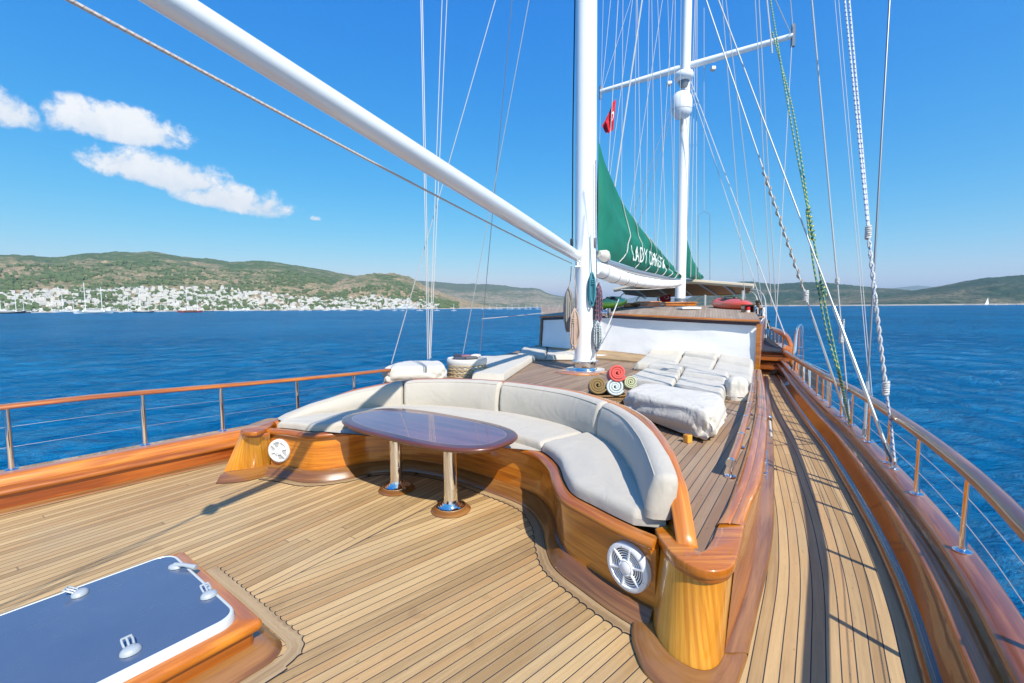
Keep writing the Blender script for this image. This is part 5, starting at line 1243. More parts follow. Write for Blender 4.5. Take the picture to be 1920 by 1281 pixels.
line((1295, 152), 14.8, (1480, 650), 10.6, .012, ROPE_W, 'pale shroud slanting down right from the radar to the aft rail, upper one', f=0)
line((1292, 156), 14.8, (1447, 628), 13.2, .010, ROPE_W, 'pale shroud slanting down right from the radar, lower one', f=0)
line((1320, 262), 15, (1320, 395), 15, .010, STEEL, 'short vertical tackle line hanging between the second mast and the shrouds', 'tackle', 'tackle', f=1.8)
rope('spreader_bridle', [PY(1309, 520, 15), PY(1309, 404, 15), PY(1320, 396, 15), PY(1331, 402, 15), PY(1331, 525, 15)], .008, GREYM, 'thin wire bridle shaped like a coat hanger above the awning', 'wire')
for k, (a, Ya, b_, Yb_, r) in enumerate([((1354, 0), 13.5, (1397, 560), 13.5, .010), ((1361, 0), 13.5, (1428, 565), 13.5, .010), ((1416, 0), 12, (1446, 575), 12, .010), ((1423, 0), 12, (1455, 580), 12, .011), ((1485, 75), 13.6, (1453, 642), 12.5, .009)]):
    line(a, Ya, b_, Yb_, r, STEEL if k != 4 else ROPE_W, ('first', 'second', 'third', 'fourth', 'fifth')[k]+' thin shroud counted from the left, crossing above the awning right of the second mast', grp='thin shrouds right of the second mast', f=.1 if k != 4 else 0)
line((1454, 0), 13, (1484, 66), 13.6, .012, ROPE_W, 'short slanting lift wire down to the right tip of the spreader', grp='lift wires')
line((1482, 0), 13.4, (1487, 60), 13.6, .012, ROPE_W, 'short near-vertical wire above the right tip of the spreader', grp='lift wires')
line((1438, 0), 7, (1448, 100), 7, .010, ROPE_W, 'pale rope beside the top of the green one', 'halyard', 'rope')

# near shrouds and halyards at the right-hand rail (feet on the cap rail)
def cap_pt(px, dz=0):
    b_ = idx_at_px(DECK_OUT[DECK_OUT[:, 1] < 10.3], OFFR, .306+dz, px); return b_[4]
def helix(p0, p1, r, turns, n=120, ph=0):
    p0, p1 = np.array(p0), np.array(p1); d = p1-p0; L_ = np.linalg.norm(d); d /= L_; a = np.cross(d, [0, 1, 0]); a /= np.linalg.norm(a); b_ = np.cross(d, a); t = np.linspace(0, 1, n)
    return p0+t[:, None]*(p1-p0)+r*(np.cos(2*math.pi*turns*t+ph)[:, None]*a+np.sin(2*math.pi*turns*t+ph)[:, None]*b_)
def knot(c, r, h, mat, parent, wr, name='knot'):
    c = np.array(c); m = MB(); m.tube(helix(c+np.array([0, 0, h/2]), c-np.array([0, 0, h/2]), r, h/(wr*1.9), 90), wr, 7); return m.build(name, mat, parent)
def turnbuckle(top_, foot, parent, r=.012):
    t_, f_ = np.array(top_), np.array(foot); d = f_-t_; L_ = np.linalg.norm(d)
    s_ = MB(); s_.tube([t_, t_+d*.86], r*1.15, 10); s_.build('turnbuckle', SATIN, parent)
    m = MB(); m.tube([t_+d*.84, t_+d*.97], r*.8, 8)
    for sx in (-1, 1): m.tube([t_+d*.84+np.array([sx*r*1.5, 0, 0]), t_+d*1.0+np.array([sx*r*1.5, 0, 0])], r*.45, 6)
    m.tube([t_+d*.99+np.array([-r*1.9, 0, 0]), t_+d*.99+np.array([r*1.9, 0, 0])], r*.6, 8); m.build('shackle', GREYM, parent)
    m = MB(); m.lathe([(.034, 0), (.034, .006), (.012, .010), (.010, .03)], f_*np.array([1, 1, 0])+np.array([0, 0, f_[2]-.012]), 18); m.build('deck_plate', CHROME, parent)
def near(base_px, top_px, top_Y, r, mat, lab, tbf=.22, name='shroud', seg=10, tr=None, mid=None):
    f_ = cap_pt(base_px, .01); t_ = PY(*top_px, top_Y); L_ = t_-f_; o = rope(name, [t_+L_*.12, f_+L_*tbf], r, mat, lab, 'rope' if 'rope' in name else 'shroud', None, seg)
    turnbuckle(f_+L_*tbf, f_, o, tr or r*1.3); return o, f_, t_
near(1622, (1668, 0), 4.9, .0095, GREYM, 'thick dark steel shroud standing nearest to the right edge of the photo', .12)
near(1674, (1347, 0), 5.6, .0075, STEEL, 'bright steel shroud running diagonally up left from the nearest chainplate', .26, tr=.012)
near(1588, (1324, 0), 5.9, .0075, STEEL, 'steel shroud wound with a pale rope over its lower half', .22)
o, f_, t_ = near(1592, (1522, 0), 4.6, .0075, ROPE_W, 'white halyard rope with a long lashing just above the rail', .02, 'halyard_rope')
k0 = f_+(t_-f_)*.27; knot(f_+(t_-f_)*.235, .017, .24, ROPE_W, o, .0085, 'lashing'); knot(f_+(t_-f_)*.36, .013, .05, ROPE_W, o, .008)
# rope spiralling round the third shroud
f_ = cap_pt(1588, .01); t_ = PY(1324, 0, 5.9); a = f_+(t_-f_)*.27; b_ = f_+(t_-f_)*.56
tw = MB().tube(helix(a, b_, .016, 12, 260), .0095, 7).build('spiral_rope', ROPE_GR, None); tag(tw, 'grey-white rope twisted in a spiral round the slanting steel shroud', 'rope'); knot(a, .020, .12, ROPE_W, tw, .010)
# the big double rope nearest the photo's right
f_ = cap_pt(1676, .01); k1 = PY(1661, 728, f_[1]+.04); k2 = PY(1650, 648, f_[1]+.07); k3 = PY(1641, 560, f_[1]+.12); k4 = PY(1628, 436, f_[1]+.25); t1 = PY(1578, -60, f_[1]+1.1); t2 = PY(1587, -60, f_[1]+1.1)
big = rope('halyard_rope', [t1, k4], .0085, ROPE_B, 'thick double rope with blue flecks, knotted and twisted above the nearest right-hand post', 'rope', seg=9)
MB().tube([t2, k4+np.array([.01, 0, 0])], .0085, 9).build('strand', ROPE_B, big)
MB().tube(helix(k4, k3, .009, 3.2, 90), .0072, 8).build('strand', ROPE_W, big); MB().tube(helix(k4, k3, .009, 3.2, 90, math.pi), .0072, 8).build('strand', ROPE_B, big)
MB().tube(helix(k3, k1, .0085, 4.6, 120), .0070, 8).build('strand', ROPE_W, big); MB().tube(helix(k3, k1, .0085, 4.6, 120, math.pi), .0070, 8).build('strand', ROPE_W, big)
knot(k4, .016, .10, ROPE_W, big, .009); knot(k1, .016, .10, ROPE_W, big, .0095)
MB().tube([k1, (k1+f_)/2+np.array([.01, 0, 0]), f_+np.array([0, 0, .05])], .0095, 9).build('strand', ROPE_B, big)
m = MB(); m.tube([f_+np.array([-.012, 0, .08]), f_+np.array([-.012, 0, .0])], .006, 6); m.tube([f_+np.array([.012, 0, .08]), f_+np.array([.012, 0, .0])], .006, 6); m.tube([f_+np.array([-.02, 0, .075]), f_+np.array([.02, 0, .075])], .006, 6); m.build('shackle', CHROME, big)
# green ropes
ga = [PY(1438, -40, 6.2), PY(1478, 200, 5.2), PY(1515, 395, 4.7)]; gb = [ga[-1], PY(1535, 500, 4.5), PY(1545, 560, 4.4), PY(1566, 660, 4.3), PY(1576, 705, 4.25), cap_pt(1594)]
gr = rope('halyard_rope', ga, .0085, ROPE_G, 'dark green and yellow flecked rope with a dense knot halfway down', 'rope', n=30, seg=8)
MB().tube(cat([PY(1448, 60, 6.1), PY(1487, 210, 5.2), PY(1517, 395, 4.7)], 20), .0085, 8).build('strand', ROPE_G, gr)
MB().tube(cat(gb, 30), .0085, 8).build('strand', ROPE_G, gr); MB().tube(cat([PY(1512, 395, 4.7), PY(1526, 500, 4.5), PY(1550, 620, 4.4), PY(1572, 700, 4.25), cap_pt(1593)], 30), .0085, 8).build('strand', ROPE_G, gr)
MB().tube(helix(ga[-1]+np.array([0, 0, .03]), PY(1526, 450, 4.6), .016, 7, 120), .010, 7).build('knot', ROPE_G, gr); MB().tube(helix(PY(1541, 525, 4.45), PY(1546, 552, 4.4), .018, 4, 60), .010, 7).build('knot', ROPE_G, gr)
line((1565, -5), 6, (1634, 770), 5.0, .0035, ROPE_W, 'left one of two very thin pale lines beside the thick double rope', 'flag_halyard', 'rope', 'very thin lines by the double rope')
line((1572, -5), 6, (1638, 775), 5.0, .0035, ROPE_W, 'right one of two very thin pale lines beside the thick double rope', 'flag_halyard', 'rope', 'very thin lines by the double rope')

# coils of rope hanging on the front mast
def coil(top_px, bot_px, dy, w, mat, lab, loops=7, r=.0095, seed=0, tail=None, wrap=.3):
    g = random.Random(seed); a = MY(*top_px, dy); b_ = MY(*bot_px, dy); L_ = a[2]-b_[2]; m = MB()
    loops += 5; w *= .95
    for k in range(loops):
        f = (k/(loops-1)-.5)*2; l = L_*(1-.13*g.random()); ww = w*(.12+.80*abs(f))*g.uniform(.8, 1.1); oy = g.uniform(-.03, .03)+(.03 if k % 2 else -.03)
        p = [a+np.array([0, oy*.3, 0]), a+np.array([-ww*.45, oy, -l*.25]), a+np.array([-ww*.5, oy, -l*.75]), a+np.array([f*ww*.2, oy, -l]), a+np.array([ww*.5, oy, -l*.75]), a+np.array([ww*.45, oy, -l*.25]), a+np.array([0, oy*.3, 0])]
        m.tube(cat(p, 34), r, 6)
    o = m.build('rope_coil', mat, None); tag(o, lab, 'rope coil')
    c_ = a-np.array([0, 0, L_*wrap]); MB().tube(helix(c_+np.array([0, 0, .05]), c_-np.array([0, 0, .05]), w*.32+.01, 3, 60), r, 6).build('wrap', mat, o)
    if tail: MB().tube(cat([MY(*q, dy) for q in tail], 16), r*.8, 6).build('tail', mat, o)
    return o
coil((1067, 537), (1063, 625), -.02, .17, ROPE_GR, 'grey rope coil hanging on the left side of the front mast', 9, seed=1, tail=[(1071, 500), (1070, 520), (1067, 540)])
coil((1077, 578), (1073, 658), -.24, .15, ROPE_P, 'beige rope coil hanging in front of the mast on its left', 8, seed=2, tail=[(1075, 503), (1080, 540), (1083, 575), (1078, 582)])
coil((1110, 510), (1114, 576), -.22, .13, ROPE_T, 'turquoise rope coil hanging above the winch', 9, seed=3, tail=[(1108, 440), (1108, 480), (1109, 512)])
coil((1123, 530), (1128, 612), -.20, .14, ROPE_M, 'dark rope coil flecked pink and blue beside the turquoise one', 9, seed=4, tail=[(1117, 300), (1117, 420), (1119, 530)])
coil((1120, 600), (1121, 662), -.22, .14, ROPE_WB, 'white and teal flecked rope coil hanging below the winch', 7, seed=5)
line((1160, 562), 8.6, (1128, 642), 7.8, .011, ROPE_W, 'white tackle line slanting down to the foot of the front mast', 'tackle_line', 'rope', f=0)
line((1152, 600), 8.9, (1128, 645), 7.8, .007, GREYM, 'thin dark line beside the white tackle line at the mast foot', 'tackle_line', 'rope', f=0)
rope('sheet_rope', [SP(1262, 545)*0+PY(1164, 543, 14.5), PY(1210, 543, 14.8), PY(1268, 539, 15)], .014, ROPE_W, 'white rope tied under the awning edge from its left end to the second mast', n=16)

# ================================================================== THINGS ON THE RAISED DECK
def pad(name, quad, zt, th, mat, lab, grp=None, head=None, seed=0, r=.05, n=34, flare=0, mk_only=False, catg='sunbathing mattress'):
    # quad: far-left, far-right, near-right, near-left (photo points at height zt)
    zz_ = zt if isinstance(zt, tuple) else (zt,)*4; Q = [P(a, b_, z_) for (a, b_), z_ in zip(quad, zz_)]; zq = [q_[2] for q_ in Q]; g = fbm2(seed, n, n, 1, 5, .55)
    T = np.r_[0, .01, .03, .06, np.linspace(.1, .9, n-8), .94, .97, .99, 1]; V = np.zeros((n, n, 3))
    wx = np.linalg.norm(Q[1]-Q[0]); wy = np.linalg.norm(Q[3]-Q[0])
    for i, u_ in enumerate(T):
        for j, v_ in enumerate(T):
            p = (Q[0]*(1-u_)+Q[1]*u_)*(1-v_)+(Q[3]*(1-u_)+Q[2]*u_)*v_
            e = min(min(u_, 1-u_)*wx, min(v_, 1-v_)*wy); h = math.sqrt(max(0, 1-(1-min(1, e/r))**2))
            z0_ = (zq[0]*(1-u_)+zq[1]*u_)*(1-v_)+(zq[3]*(1-u_)+zq[2]*u_)*v_; z = z0_-th*.55*(1-h)+.006*g[i, j]*h
            if head: 
                dd = v_-head; z += (.035 if dd < 0 else 0)*h*min(1, abs(dd)*wy/.05)-.03*math.exp(-(dd*wy/.02)**2)
            V[i, j] = (p[0], p[1], z)
    B_ = V.copy(); B_[:, :, 2] = ZR+.003
    m = MB(); V_ = V.reshape(-1, 3); F = [(i*n+j, (i+1)*n+j, (i+1)*n+j+1, i*n+j+1) for i in range(n-1) for j in range(n-1)]
    m.add(V_, [f[::-1] for f in F], V_[:, :2])
    ring = [i*n for i in range(n)]+[(n-1)*n+j for j in range(1, n)]+[i*n+n-1 for i in range(n-2, -1, -1)]+[j for j in range(n-2, 0, -1)]
    top_ = V_[ring]; bot_ = B_.reshape(-1, 3)[ring]; mid_ = (top_+bot_)/2; cc = V_.mean(0); mid_[:, :2] += (mid_[:, :2]-cc[:2])*.012
    m.loft([top_, mid_, bot_], True); m.f = [f for f in m.f]; K = len(ring); m.add(bot_, [tuple(range(K))])
    V_all = np.vstack(m.v); bm_ = None
    o = mk(name, V_all, m.f, mat, None, V_all[:, :2], True, 55)
    me = o.data; bmm = bmesh.new(); bmm.from_mesh(me); bmesh.ops.remove_doubles(bmm, verts=bmm.verts, dist=1e-5); bmesh.ops.recalc_face_normals(bmm, faces=bmm.faces); bmm.to_mesh(me); bmm.free(); me.shade_smooth()
    tag(o, lab, catg, grp); return o
def Z7(*q): return [(1080+a/4.8, 600+b_/4.8) for a, b_ in q]
def Z3(*q): return [(690+a/4.923, 620+b_/4.923) for a, b_ in q]
G5 = 'sunbathing mattresses before the white canvas wall'
pad('mattress', Z7((700, 250), (980, 262), (905, 400), (525, 388)), (.70, .70, .60, .58), .128, F_PAD, 'back-row mattress furthest left, its corner pointing towards the mast', G5, .35, 1)
pad('mattress', Z7((988, 270), (1285, 318), (1205, 462), (908, 402)), (.70, .68, .60, .60), .128, F_PAD, 'back-row mattress in the middle', G5, .35, 2)
pad('mattress', Z7((1292, 318), (1600, 372), (1590, 560), (1210, 464)), (.68, .62, .59, .60), .128, F_PAD, 'back-row mattress at the right, against the coaming', G5, .35, 3)
pad('mattress', Z7((735, 372), (972, 430), (868, 582), (440, 522)), (.64, .64, .60, .58), .14, F_PAD, 'front-row mattress next to the rolled towels', G5, .38, 4)
pad('mattress', Z7((980, 432), (1385, 486), (1320, 680), (872, 584)), (.64, .63, .60, .60), .14, F_PAD, 'front-row mattress left of the small covered lamp', G5, .38, 5)
G6 = 'mattresses left of the front mast'
pad('mattress', Z3((1050, 236), (1560, 212), (1250, 400), (960, 392)), ZR+.13, .128, F_PAD, 'nearest mattress between the basket and the front mast', G6, None, 6)
pad('mattress', Z3((1430, 150), (1660, 140), (1640, 222), (1375, 212)), ZR+.13, .128, F_PAD, 'mattress in the mast shadow, farthest left of its row', G6, None, 7)
pad('mattress', Z3((1665, 140), (1930, 120), (1930, 225), (1645, 224)), ZR+.13, .128, F_PAD, 'mattress directly behind the foot of the front mast', G6, None, 8)

def draped(name, quad, zt, zb, lab, seed, folds=.035,  sideq=None, n=56, leg=None, topn=.012, catg='covered lounger'):
    # a cushion stack under a loose canvas cover, gathered at the hem
    Q = [P(a, b_, zt) for a, b_ in quad]; g = fbm2(seed, n, 90, 1, 6, .6); cc = sum(Q)/4
    # superellipse outline blended through the quad
    K = 96; th_ = np.linspace(0, 2*math.pi, K, endpoint=False); ex = 6
    uu = .5+.5*np.sign(np.cos(th_))*np.abs(np.cos(th_))**(2/ex); vv_ = .5+.5*np.sign(np.sin(th_))*np.abs(np.sin(th_))**(2/ex)
    def mp(u_, v_): return ((Q[0]*(1-u_[:, None])+Q[1]*u_[:, None])*(1-v_[:, None])+(Q[3]*(1-u_[:, None])+Q[2]*u_[:, None])*v_[:, None])
    rings = []; H_ = zt-zb
    gg = np.random.default_rng(seed); ph = gg.random(6)*6.28
    def wr(k, amp): 
        a = sum(np.sin(th_*f_+ph[i]+k*2.5*(1 if i % 2 else -1))/(1+i*.4) for i, f_ in enumerate((5, 8, 13, 19, 27, 38))); return amp*a
    for s_ in (0.02, .25, .5, .7, .85, .94): 
        p = mp(.5+(uu-.5)*s_, .5+(vv_-.5)*s_); p[:, 2] = zt+.012*(1-s_**3)+wr(s_*3, topn*.3)*s_; rings.append(p)
    for f_, o_ in ((.02, -.012), (.06, .004), (.14, .016), (.26, .022), (.38, .025), (.50, .022), (.62, .03), (.74, .028), (.84, .016), (.91, .02), (.96, .0), (1., -.02), (1.0, -.07)):
        p = mp(uu, vv_); d = p-cc; d[:, 2] = 0; d /= np.linalg.norm(d, axis=1)[:, None]; p += d*(o_+wr(f_*4, folds*f_*(1.3-.3*f_)*.45))[:, None]; p[:, 2] = zt-H_*f_*(1+.0*f_)+wr(f_*2+9, .012*math.sin(math.pi*min(1, f_))); rings.append(p)
    m = MB(); m.loft(rings, True); V_ = np.vstack(m.v)
    m.add(rings[0], [tuple(range(K))]); V_ = np.vstack(m.v); o = mk(name, V_, m.f, F_COVER, None, V_[:, :2], True, 80); bmm = bmesh.new(); bmm.from_mesh(o.data); bmesh.ops.remove_doubles(bmm, verts=bmm.verts, dist=1e-5); bmesh.ops.recalc_face_normals(bmm, faces=bmm.faces); bmm.to_mesh(o.data); bmm.free(); o.data.shade_smooth()
    tag(o, lab, catg); return o
lo = draped('covered_lounger', Z7((620, 560), (1330, 668), (1225, 835), (440, 640)), ZR+.28, ZR+.03, 'big lounger under a loose wrinkled white canvas cover, in front of the mattresses', 4, .055)
q = P(1294, 832, ZR); MB().rbox((q[0]-.01, q[1]+.03, ZR+.035), (.028, .028, .035), .008, .5).build('leg', V_GOLD, lo)
draped('covered_lounger', Z3((330, 280), (670, 278), (715, 330), (120, 345)), ZR+.26, ZR+.02, 'lounger under a smooth white cover behind the left end of the bench', 9, .05)
# small covered deck lamp / capstan at the coaming
c_ = P(1380, 748, ZR); K = 48; th_ = np.linspace(0, 2*math.pi, K, endpoint=False); rings = []
for z_, r_, w_ in ((0, .135, .06), (.05, .14, .06), (.10, .13, .10), (.14, .12, .10), (.18, .122, .12), (.22, .112, .13), (.255, .085, .10), (.275, .045, .05), (.28, .004, 0)):
    rr0 = r_*(1+w_*(np.sin(th_*5+z_*9)+.6*np.sin(th_*9+1-z_*14)+.4*np.sin(th_*15+z_*5))*.6); rings.append(np.c_[c_[0]+rr0*np.cos(th_)*1.05, c_[1]+rr0*np.sin(th_), np.full(K, ZR+z_)])
m = MB(); m.loft(rings, True, True); o = m.build('covered_winch', F_COVER, None, ang=80); tag(o, 'small rounded fitting under a puckered cream canvas hood beside the coaming', 'covered fitting')
MB().tube([(c_[0]+.146*math.cos(a), c_[1]+.14*math.sin(a), ZR+.05) for a in np.linspace(0, 6.283, 40)], .006, 6).build('drawstring', ROPE_W, o)

# woven basket with a white rim behind the bench
WICK, t, b = newmat('pale_wicker', .7, 0, (.55, .42, .24)); s = t.xyz(t.coord('UV')); t.l.new(t.mix(t.noise(t.coord('Object'), 30, 3), (.36, .24, .12), (.66, .52, .30)), b.inputs['Base Color'])
WWICK, t, b = newmat('white_wicker', .8, 0, (.72, .70, .66)); t.l.new(t.bump(t.m('SINE', t.m('MULTIPLY', t.xyz(t.coord('Object'))[2], 500)), .6, .004), b.inputs['Normal'])
BROWNW, t, b = newmat('brown_wicker', .6, 0, (.30, .17, .07)); pz = t.xyz(t.coord('Object')); t.l.new(t.bump(t.m('SINE', t.m('MULTIPLY', pz[2], 420)), .8, .005), b.inputs['Normal']); t.l.new(t.mix(t.noise(t.coord('Object'), 40, 2), (.16, .08, .03), (.42, .26, .11)), b.inputs['Base Color'])
bc = P(876, 700, ZR); bc = PY(876, 700, bc[1]-.25); bc[2] = ZR; br_ = 38/853*bc[1]*.96; bt = PY(876, 672, bc[1])[2]
bk_ = empty('basket', bc, 'round open-weave basket with a thick white rim holding folded dark cloths', 'basket')
MB().lathe([(br_*.90, ZR), (br_*.93, bt-.13), (br_*.90, bt-.13), (br_*.87, ZR+.01)], bc*np.array([1, 1, 0]), 40).build('liner', F_WHITE, bk_)
m = MB(); m.lathe([(br_*.98, bt-.10), (br_*1.03, bt-.06), (br_*1.03, bt-.01), (br_*.99, bt+.01), (br_*.93, bt), (br_*.90, bt-.09)], bc*np.array([1, 1, 0]), 44, caps=False); m.build('rim', WWICK, bk_)
m = MB()
for k in range(22):
    a0_ = k*2*math.pi/22
    for sgn in (-1, 1):
        pts = [(bc[0]+br_*.97*math.cos(a0_+sgn*f_*1.0), bc[1]+br_*.97*math.sin(a0_+sgn*f_*1.0), ZR+(bt-.09-ZR)*f_) for f_ in np.linspace(0, 1, 9)]; m.tube(pts, .0065, 5)
for zz in np.linspace(ZR+.01, bt-.10, 4): m.tube([(bc[0]+br_*.985*math.cos(a), bc[1]+br_*.985*math.sin(a), zz) for a in np.linspace(0, 6.283, 44)], .008, 5)
m.build('weave', WICK, bk_)
for k, (dx_, dy_, w1, c1) in enumerate(((-.10, -.05, .10, (.05, .06, .09)), (.06, -.04, .11, (.10, .10, .11)), (-.02, .08, .09, (.28, .12, .14)), (.12, .07, .08, (.62, .56, .50)), (-.14, .06, .07, (.03, .04, .07)))):
    mt_ = newmat('folded_cloth', .9, 0, c1)[0]; mm = MB(); mm.rbox((bc[0]+dx_*1.2, bc[1]+dy_, bt+.0+.01*k), (w1, .07, .03), .028, .4*k); o = mm.build('folded_cloth', mt_, None); tag(o, ('dark navy cloth at the left front of the round basket', 'grey cloth at the right front of the round basket', 'dusky pink cloth at the back of the round basket', 'cream cloth on the right of the round basket', 'black cloth at the far left of the round basket')[k], 'cloth', 'folded cloths in the round basket')
# towel basket
tb_c = P(1135, 741, ZR+.12); Yt = P(1150, 742, .62)[1]+.12
c_ = PY(1138, 740, Yt); Yt = c_[1]; zt_ = PY(1150, 738, Yt)[2]; wx_ = 31/853*Yt
tb_ = empty('basket', (c_[0], c_[1], ZR), 'brown wicker basket filled with rolled towels, behind the bench', 'basket')
m = MB(); K = 40; ths = np.linspace(0, 2*math.pi, K, endpoint=False)
def sq(s_, z_): return np.array([[c_[0]+s_*wx_*1.05*np.sign(math.cos(a))*abs(math.cos(a))**.5, c_[1]+s_*wx_*.85*np.sign(math.sin(a))*abs(math.sin(a))**.5, z_] for a in ths])
m.loft([sq(.86, ZR), sq(.95, (ZR+zt_)/2), sq(1.0, zt_), sq(.93, zt_), sq(.80, ZR+.01)], True); m.build('wicker_body', BROWNW, tb_)
m = MB(); m.tube(np.vstack([sq(1.0, zt_), sq(1., zt_)[:1]]), .010, 7); m.build('basket_rim', BROWNW, tb_)
def towel(px, py, z, rad, col, lab, Y, tilt=0):
    mt_, t, b = newmat('terry_'+lab.split()[0], .95, 0, col); b.inputs['Sheen Weight'].default_value = .3
    n_ = t.noise(t.coord('Object'), 90, 2); t.l.new(t.mix(n_, tuple(a*.72 for a in col), col), b.inputs['Base Color']); t.l.new(t.bump(n_, .6, .006), b.inputs['Normal'])
    c0 = PY(px, py, Y); ax_ = np.array([.12, 1, -.25-tilt]); ax_ /= np.linalg.norm(ax_); ux = np.array([1., -.12, 0]); ux /= np.linalg.norm(ux); uz = np.cross(ux, ax_)
    turns = 3.1; n = 130; a = np.linspace(0, turns*2*math.pi, n); rr0 = rad*(.10+.80*a/a[-1]); tk = rad*.115
    g = fbm(int(px), n, 2, 6)*.014
    sec = []; 
    for side in (1, -1):
        A_ = a if side == 1 else a[::-1]; R0 = (rr0 if side == 1 else rr0[::-1])+side*tk+(g if side == 1 else g[::-1])*rad
        sec += [(R0[i]*math.cos(A_[i]-1.1), R0[i]*math.sin(A_[i]-1.1)*.95) for i in range(n)]
    sec = np.array(sec); L_ = .30; rows = []
    for f_, s_ in ((0, .93), (.008, .985), (.02, 1), (.5, 1.02), (.98, 1), (1, .95)):
        # shrink the wall slightly at the ends by pulling it toward its centre line
        mid_ = (sec[:n]+sec[::-1][:n])/2; md = np.vstack([mid_, mid_[::-1]]); q_ = md+(sec-md)*(1 if s_ >= 1 else (.3 if f_ in (0, 1) else .8)); q_ = q_
        rows.append(c0+ax_*L_*f_+q_[:, :1]*ux+q_[:, 1:2]*uz)
    m = MB(); m.loft(rows, True); K = 2*n
    for off_ in (0, 5*K): m.f += [(off_+i, off_+i+1, off_+K-2-i, off_+K-1-i) for i in range(n-1)]
    o = m.build('rolled_towel', mt_, None, ang=70); tag(o, lab, 'towel', 'rolled towels in the wicker basket')
Yn = c_[1]-.13
towel(1121, 722, 0, .108, (.26, .17, .06), 'olive-brown rolled towel at the left of the basket', Yn)
towel(1158, 699, 0, .108, (.72, .11, .09), 'coral red rolled towel lying on top of the others', Yn-.01)
towel(1154, 725, 0, .106, (.60, .67, .68), 'white rolled towel in the middle of the basket', Yn-.03)
towel(1183, 716, 0, .080, (.50, .53, .34), 'pale green rolled towel at the right, half hidden by the lounger', Yn+.08)
# small deck hatch behind the mast
hq = [P(1122, 665, ZR), P(1178, 668, ZR), P(1180, 677, ZR), P(1122, 678, ZR)]
c_ = sum(hq)/4; sh = empty('deck_hatch', c_, 'small white-framed deck hatch on a varnished base just right of the mast foot', 'deck hatch')
MB().rbox(c_+np.array([-.05, 0, .03]), (.33, .30, .03), .03, -R(20)).build('base_frame', V_ORANGE, sh); MB().rbox(c_+np.array([-.05, 0, .075]), (.29, .26, .02), .018, -R(20)).build('lid', WPLAST, sh); MB().rbox(c_+np.array([-.05, 0, .0955]), (.24, .21, .004), .003, -R(20)).build('pane', MG, sh)

# ================================================================== DECKHOUSE
dA, dB, dC, dD = P(1014, 649, .62), P(1085, 655, .62), P(1138, 657, .62), P(1421, 692, ZR)
def roofz(px, py, q): return PY(px, py, q[1])[2]
zA, zB, zC, zD = [PY(a, b_, q[1])[2] for a, b_, q in ((1040, 593, dA), (1085, 590, dB), (1138, 588, dC), (1424, 601, dD))]
print('roof z', zA, zB, zC, zD)
dh = empty('deckhouse', ((dC+dD)/2*np.array([1, 1, 0])+np.array([0, 0, ZR])), 'low deckhouse with its windows covered by white canvas and a planked varnished roof', 'deckhouse')
base_ = cat([dA, dB, dC, (dC*.5+dD*.5)+np.array([-.04, -.06, .02]), dD], 90); zt_ = np.interp(np.linspace(0, 1, 90), arclen(np.array([dA, dB, dC, dD]))/arclen(np.array([dA, dB, dC, dD]))[-1], [zA, zB, zC, zD])
top_ = base_.copy(); N_ = normals2(top_); top_[:, :2] += N_*.05; top_[:, 2] = zt_-.10
g = fbm2(77, 8, 90, 1, 5)*.012
m = MB(); m.loft([base_*(1-f_)+top_*f_+np.c_[-N_*g[i][:, None], np.zeros(90)] for i, f_ in enumerate(np.linspace(0, 1, 8))]); m.build('canvas_cover', F_WHITE, dh, ang=70)
tp2 = top_.copy(); tp2[:, 2] = zt_-.10; tp3 = top_.copy(); tp3[:, 2] = zt_-.0
m = MB(); m.loft([tp2+np.c_[N_*.0, np.zeros(90)], tp3]); m.build('header', V_BROWN, dh)
edge = offset(top_, -.08); edge[:, 2] = zt_
m = MB(); m.sweep(np.c_[edge[:, :2], zt_], [(0, -.035), (-.02, -.02), (-.02, -.004), (0, .008), (.14, .012), (.20, -.035)]); m.build('roof_edge', V_ORANGE, dh, ang=60)
rr_b = [PY(1404, 578, 15.5), PY(1300, 573.5, 17), PY(1150, 572.5, 18)]; rr_b = [np.array([q[0], q[1], 1.60]) for q in rr_b]
e0 = resample(np.c_[offset(top_, -.02)[:, :2], zt_+.012], 40); bk2 = resample(np.array([[1.2, 19, 1.6], rr_b[2], rr_b[1], rr_b[0]]), 40)
M_ROOF = teak_uv('teak_roof', .07, 61., (.42, .32, .23), (.28, .20, .13))
m = MB(); m.loft([e0*(1-f_)+bk2*f_+np.array([0, 0, .05*math.sin(math.pi*f_)]) for f_ in np.linspace(0, 1, 8)]); m.uv[-1] = m.uv[-1][:, ::-1]; m.build('roof', M_ROOF, dh)
# right-hand corner post and side wall
pz0, pz1 = dD, top_[-1]
m = MB(); sd = [dD, dD+AX*2.5+np.array([0, 0, .0]), dD+AX*6]; tpv = [np.array([top_[-1][0], top_[-1][1], zD-.08]), top_[-1]+AX*2.5, top_[-1]+AX*6]; 
for q in tpv: q[2] = zD-.05
m.loft([np.array(sd), np.array(tpv)]); m.build('side_wall', V_TRIM, dh)
cs = np.array([P(1421, 692, ZR), P(1423, 650, .8), P(1424, 620, 1.1)])
m = MB(); a0_ = dD+AN*.0; w0_ = np.array(top_[-1]); w0_[2] = zD-.06
for (o0, o1) in (((0, .0), (.13, 0)),): pass
m.loft([np.array([dD-AN*.05-AX*.03, dD+AN*.02-AX*.05, dD+AN*.03+AX*.02, dD+AN*.03+AX*.3]), np.array([w0_-AN*.05-AX*.05, w0_+AN*.02-AX*.07, w0_+AN*.05+AX*.02, w0_+AN*.05+AX*.3])]); m.build('corner_post', V_ORANGE, dh, ang=50)
m = MB(); pA = dA; m.tube([dA+np.array([0, 0, .0]), np.array([top_[0][0], top_[0][1], zA-.05])], .045, 8); m.build('corner_post', V_BROWN, dh)
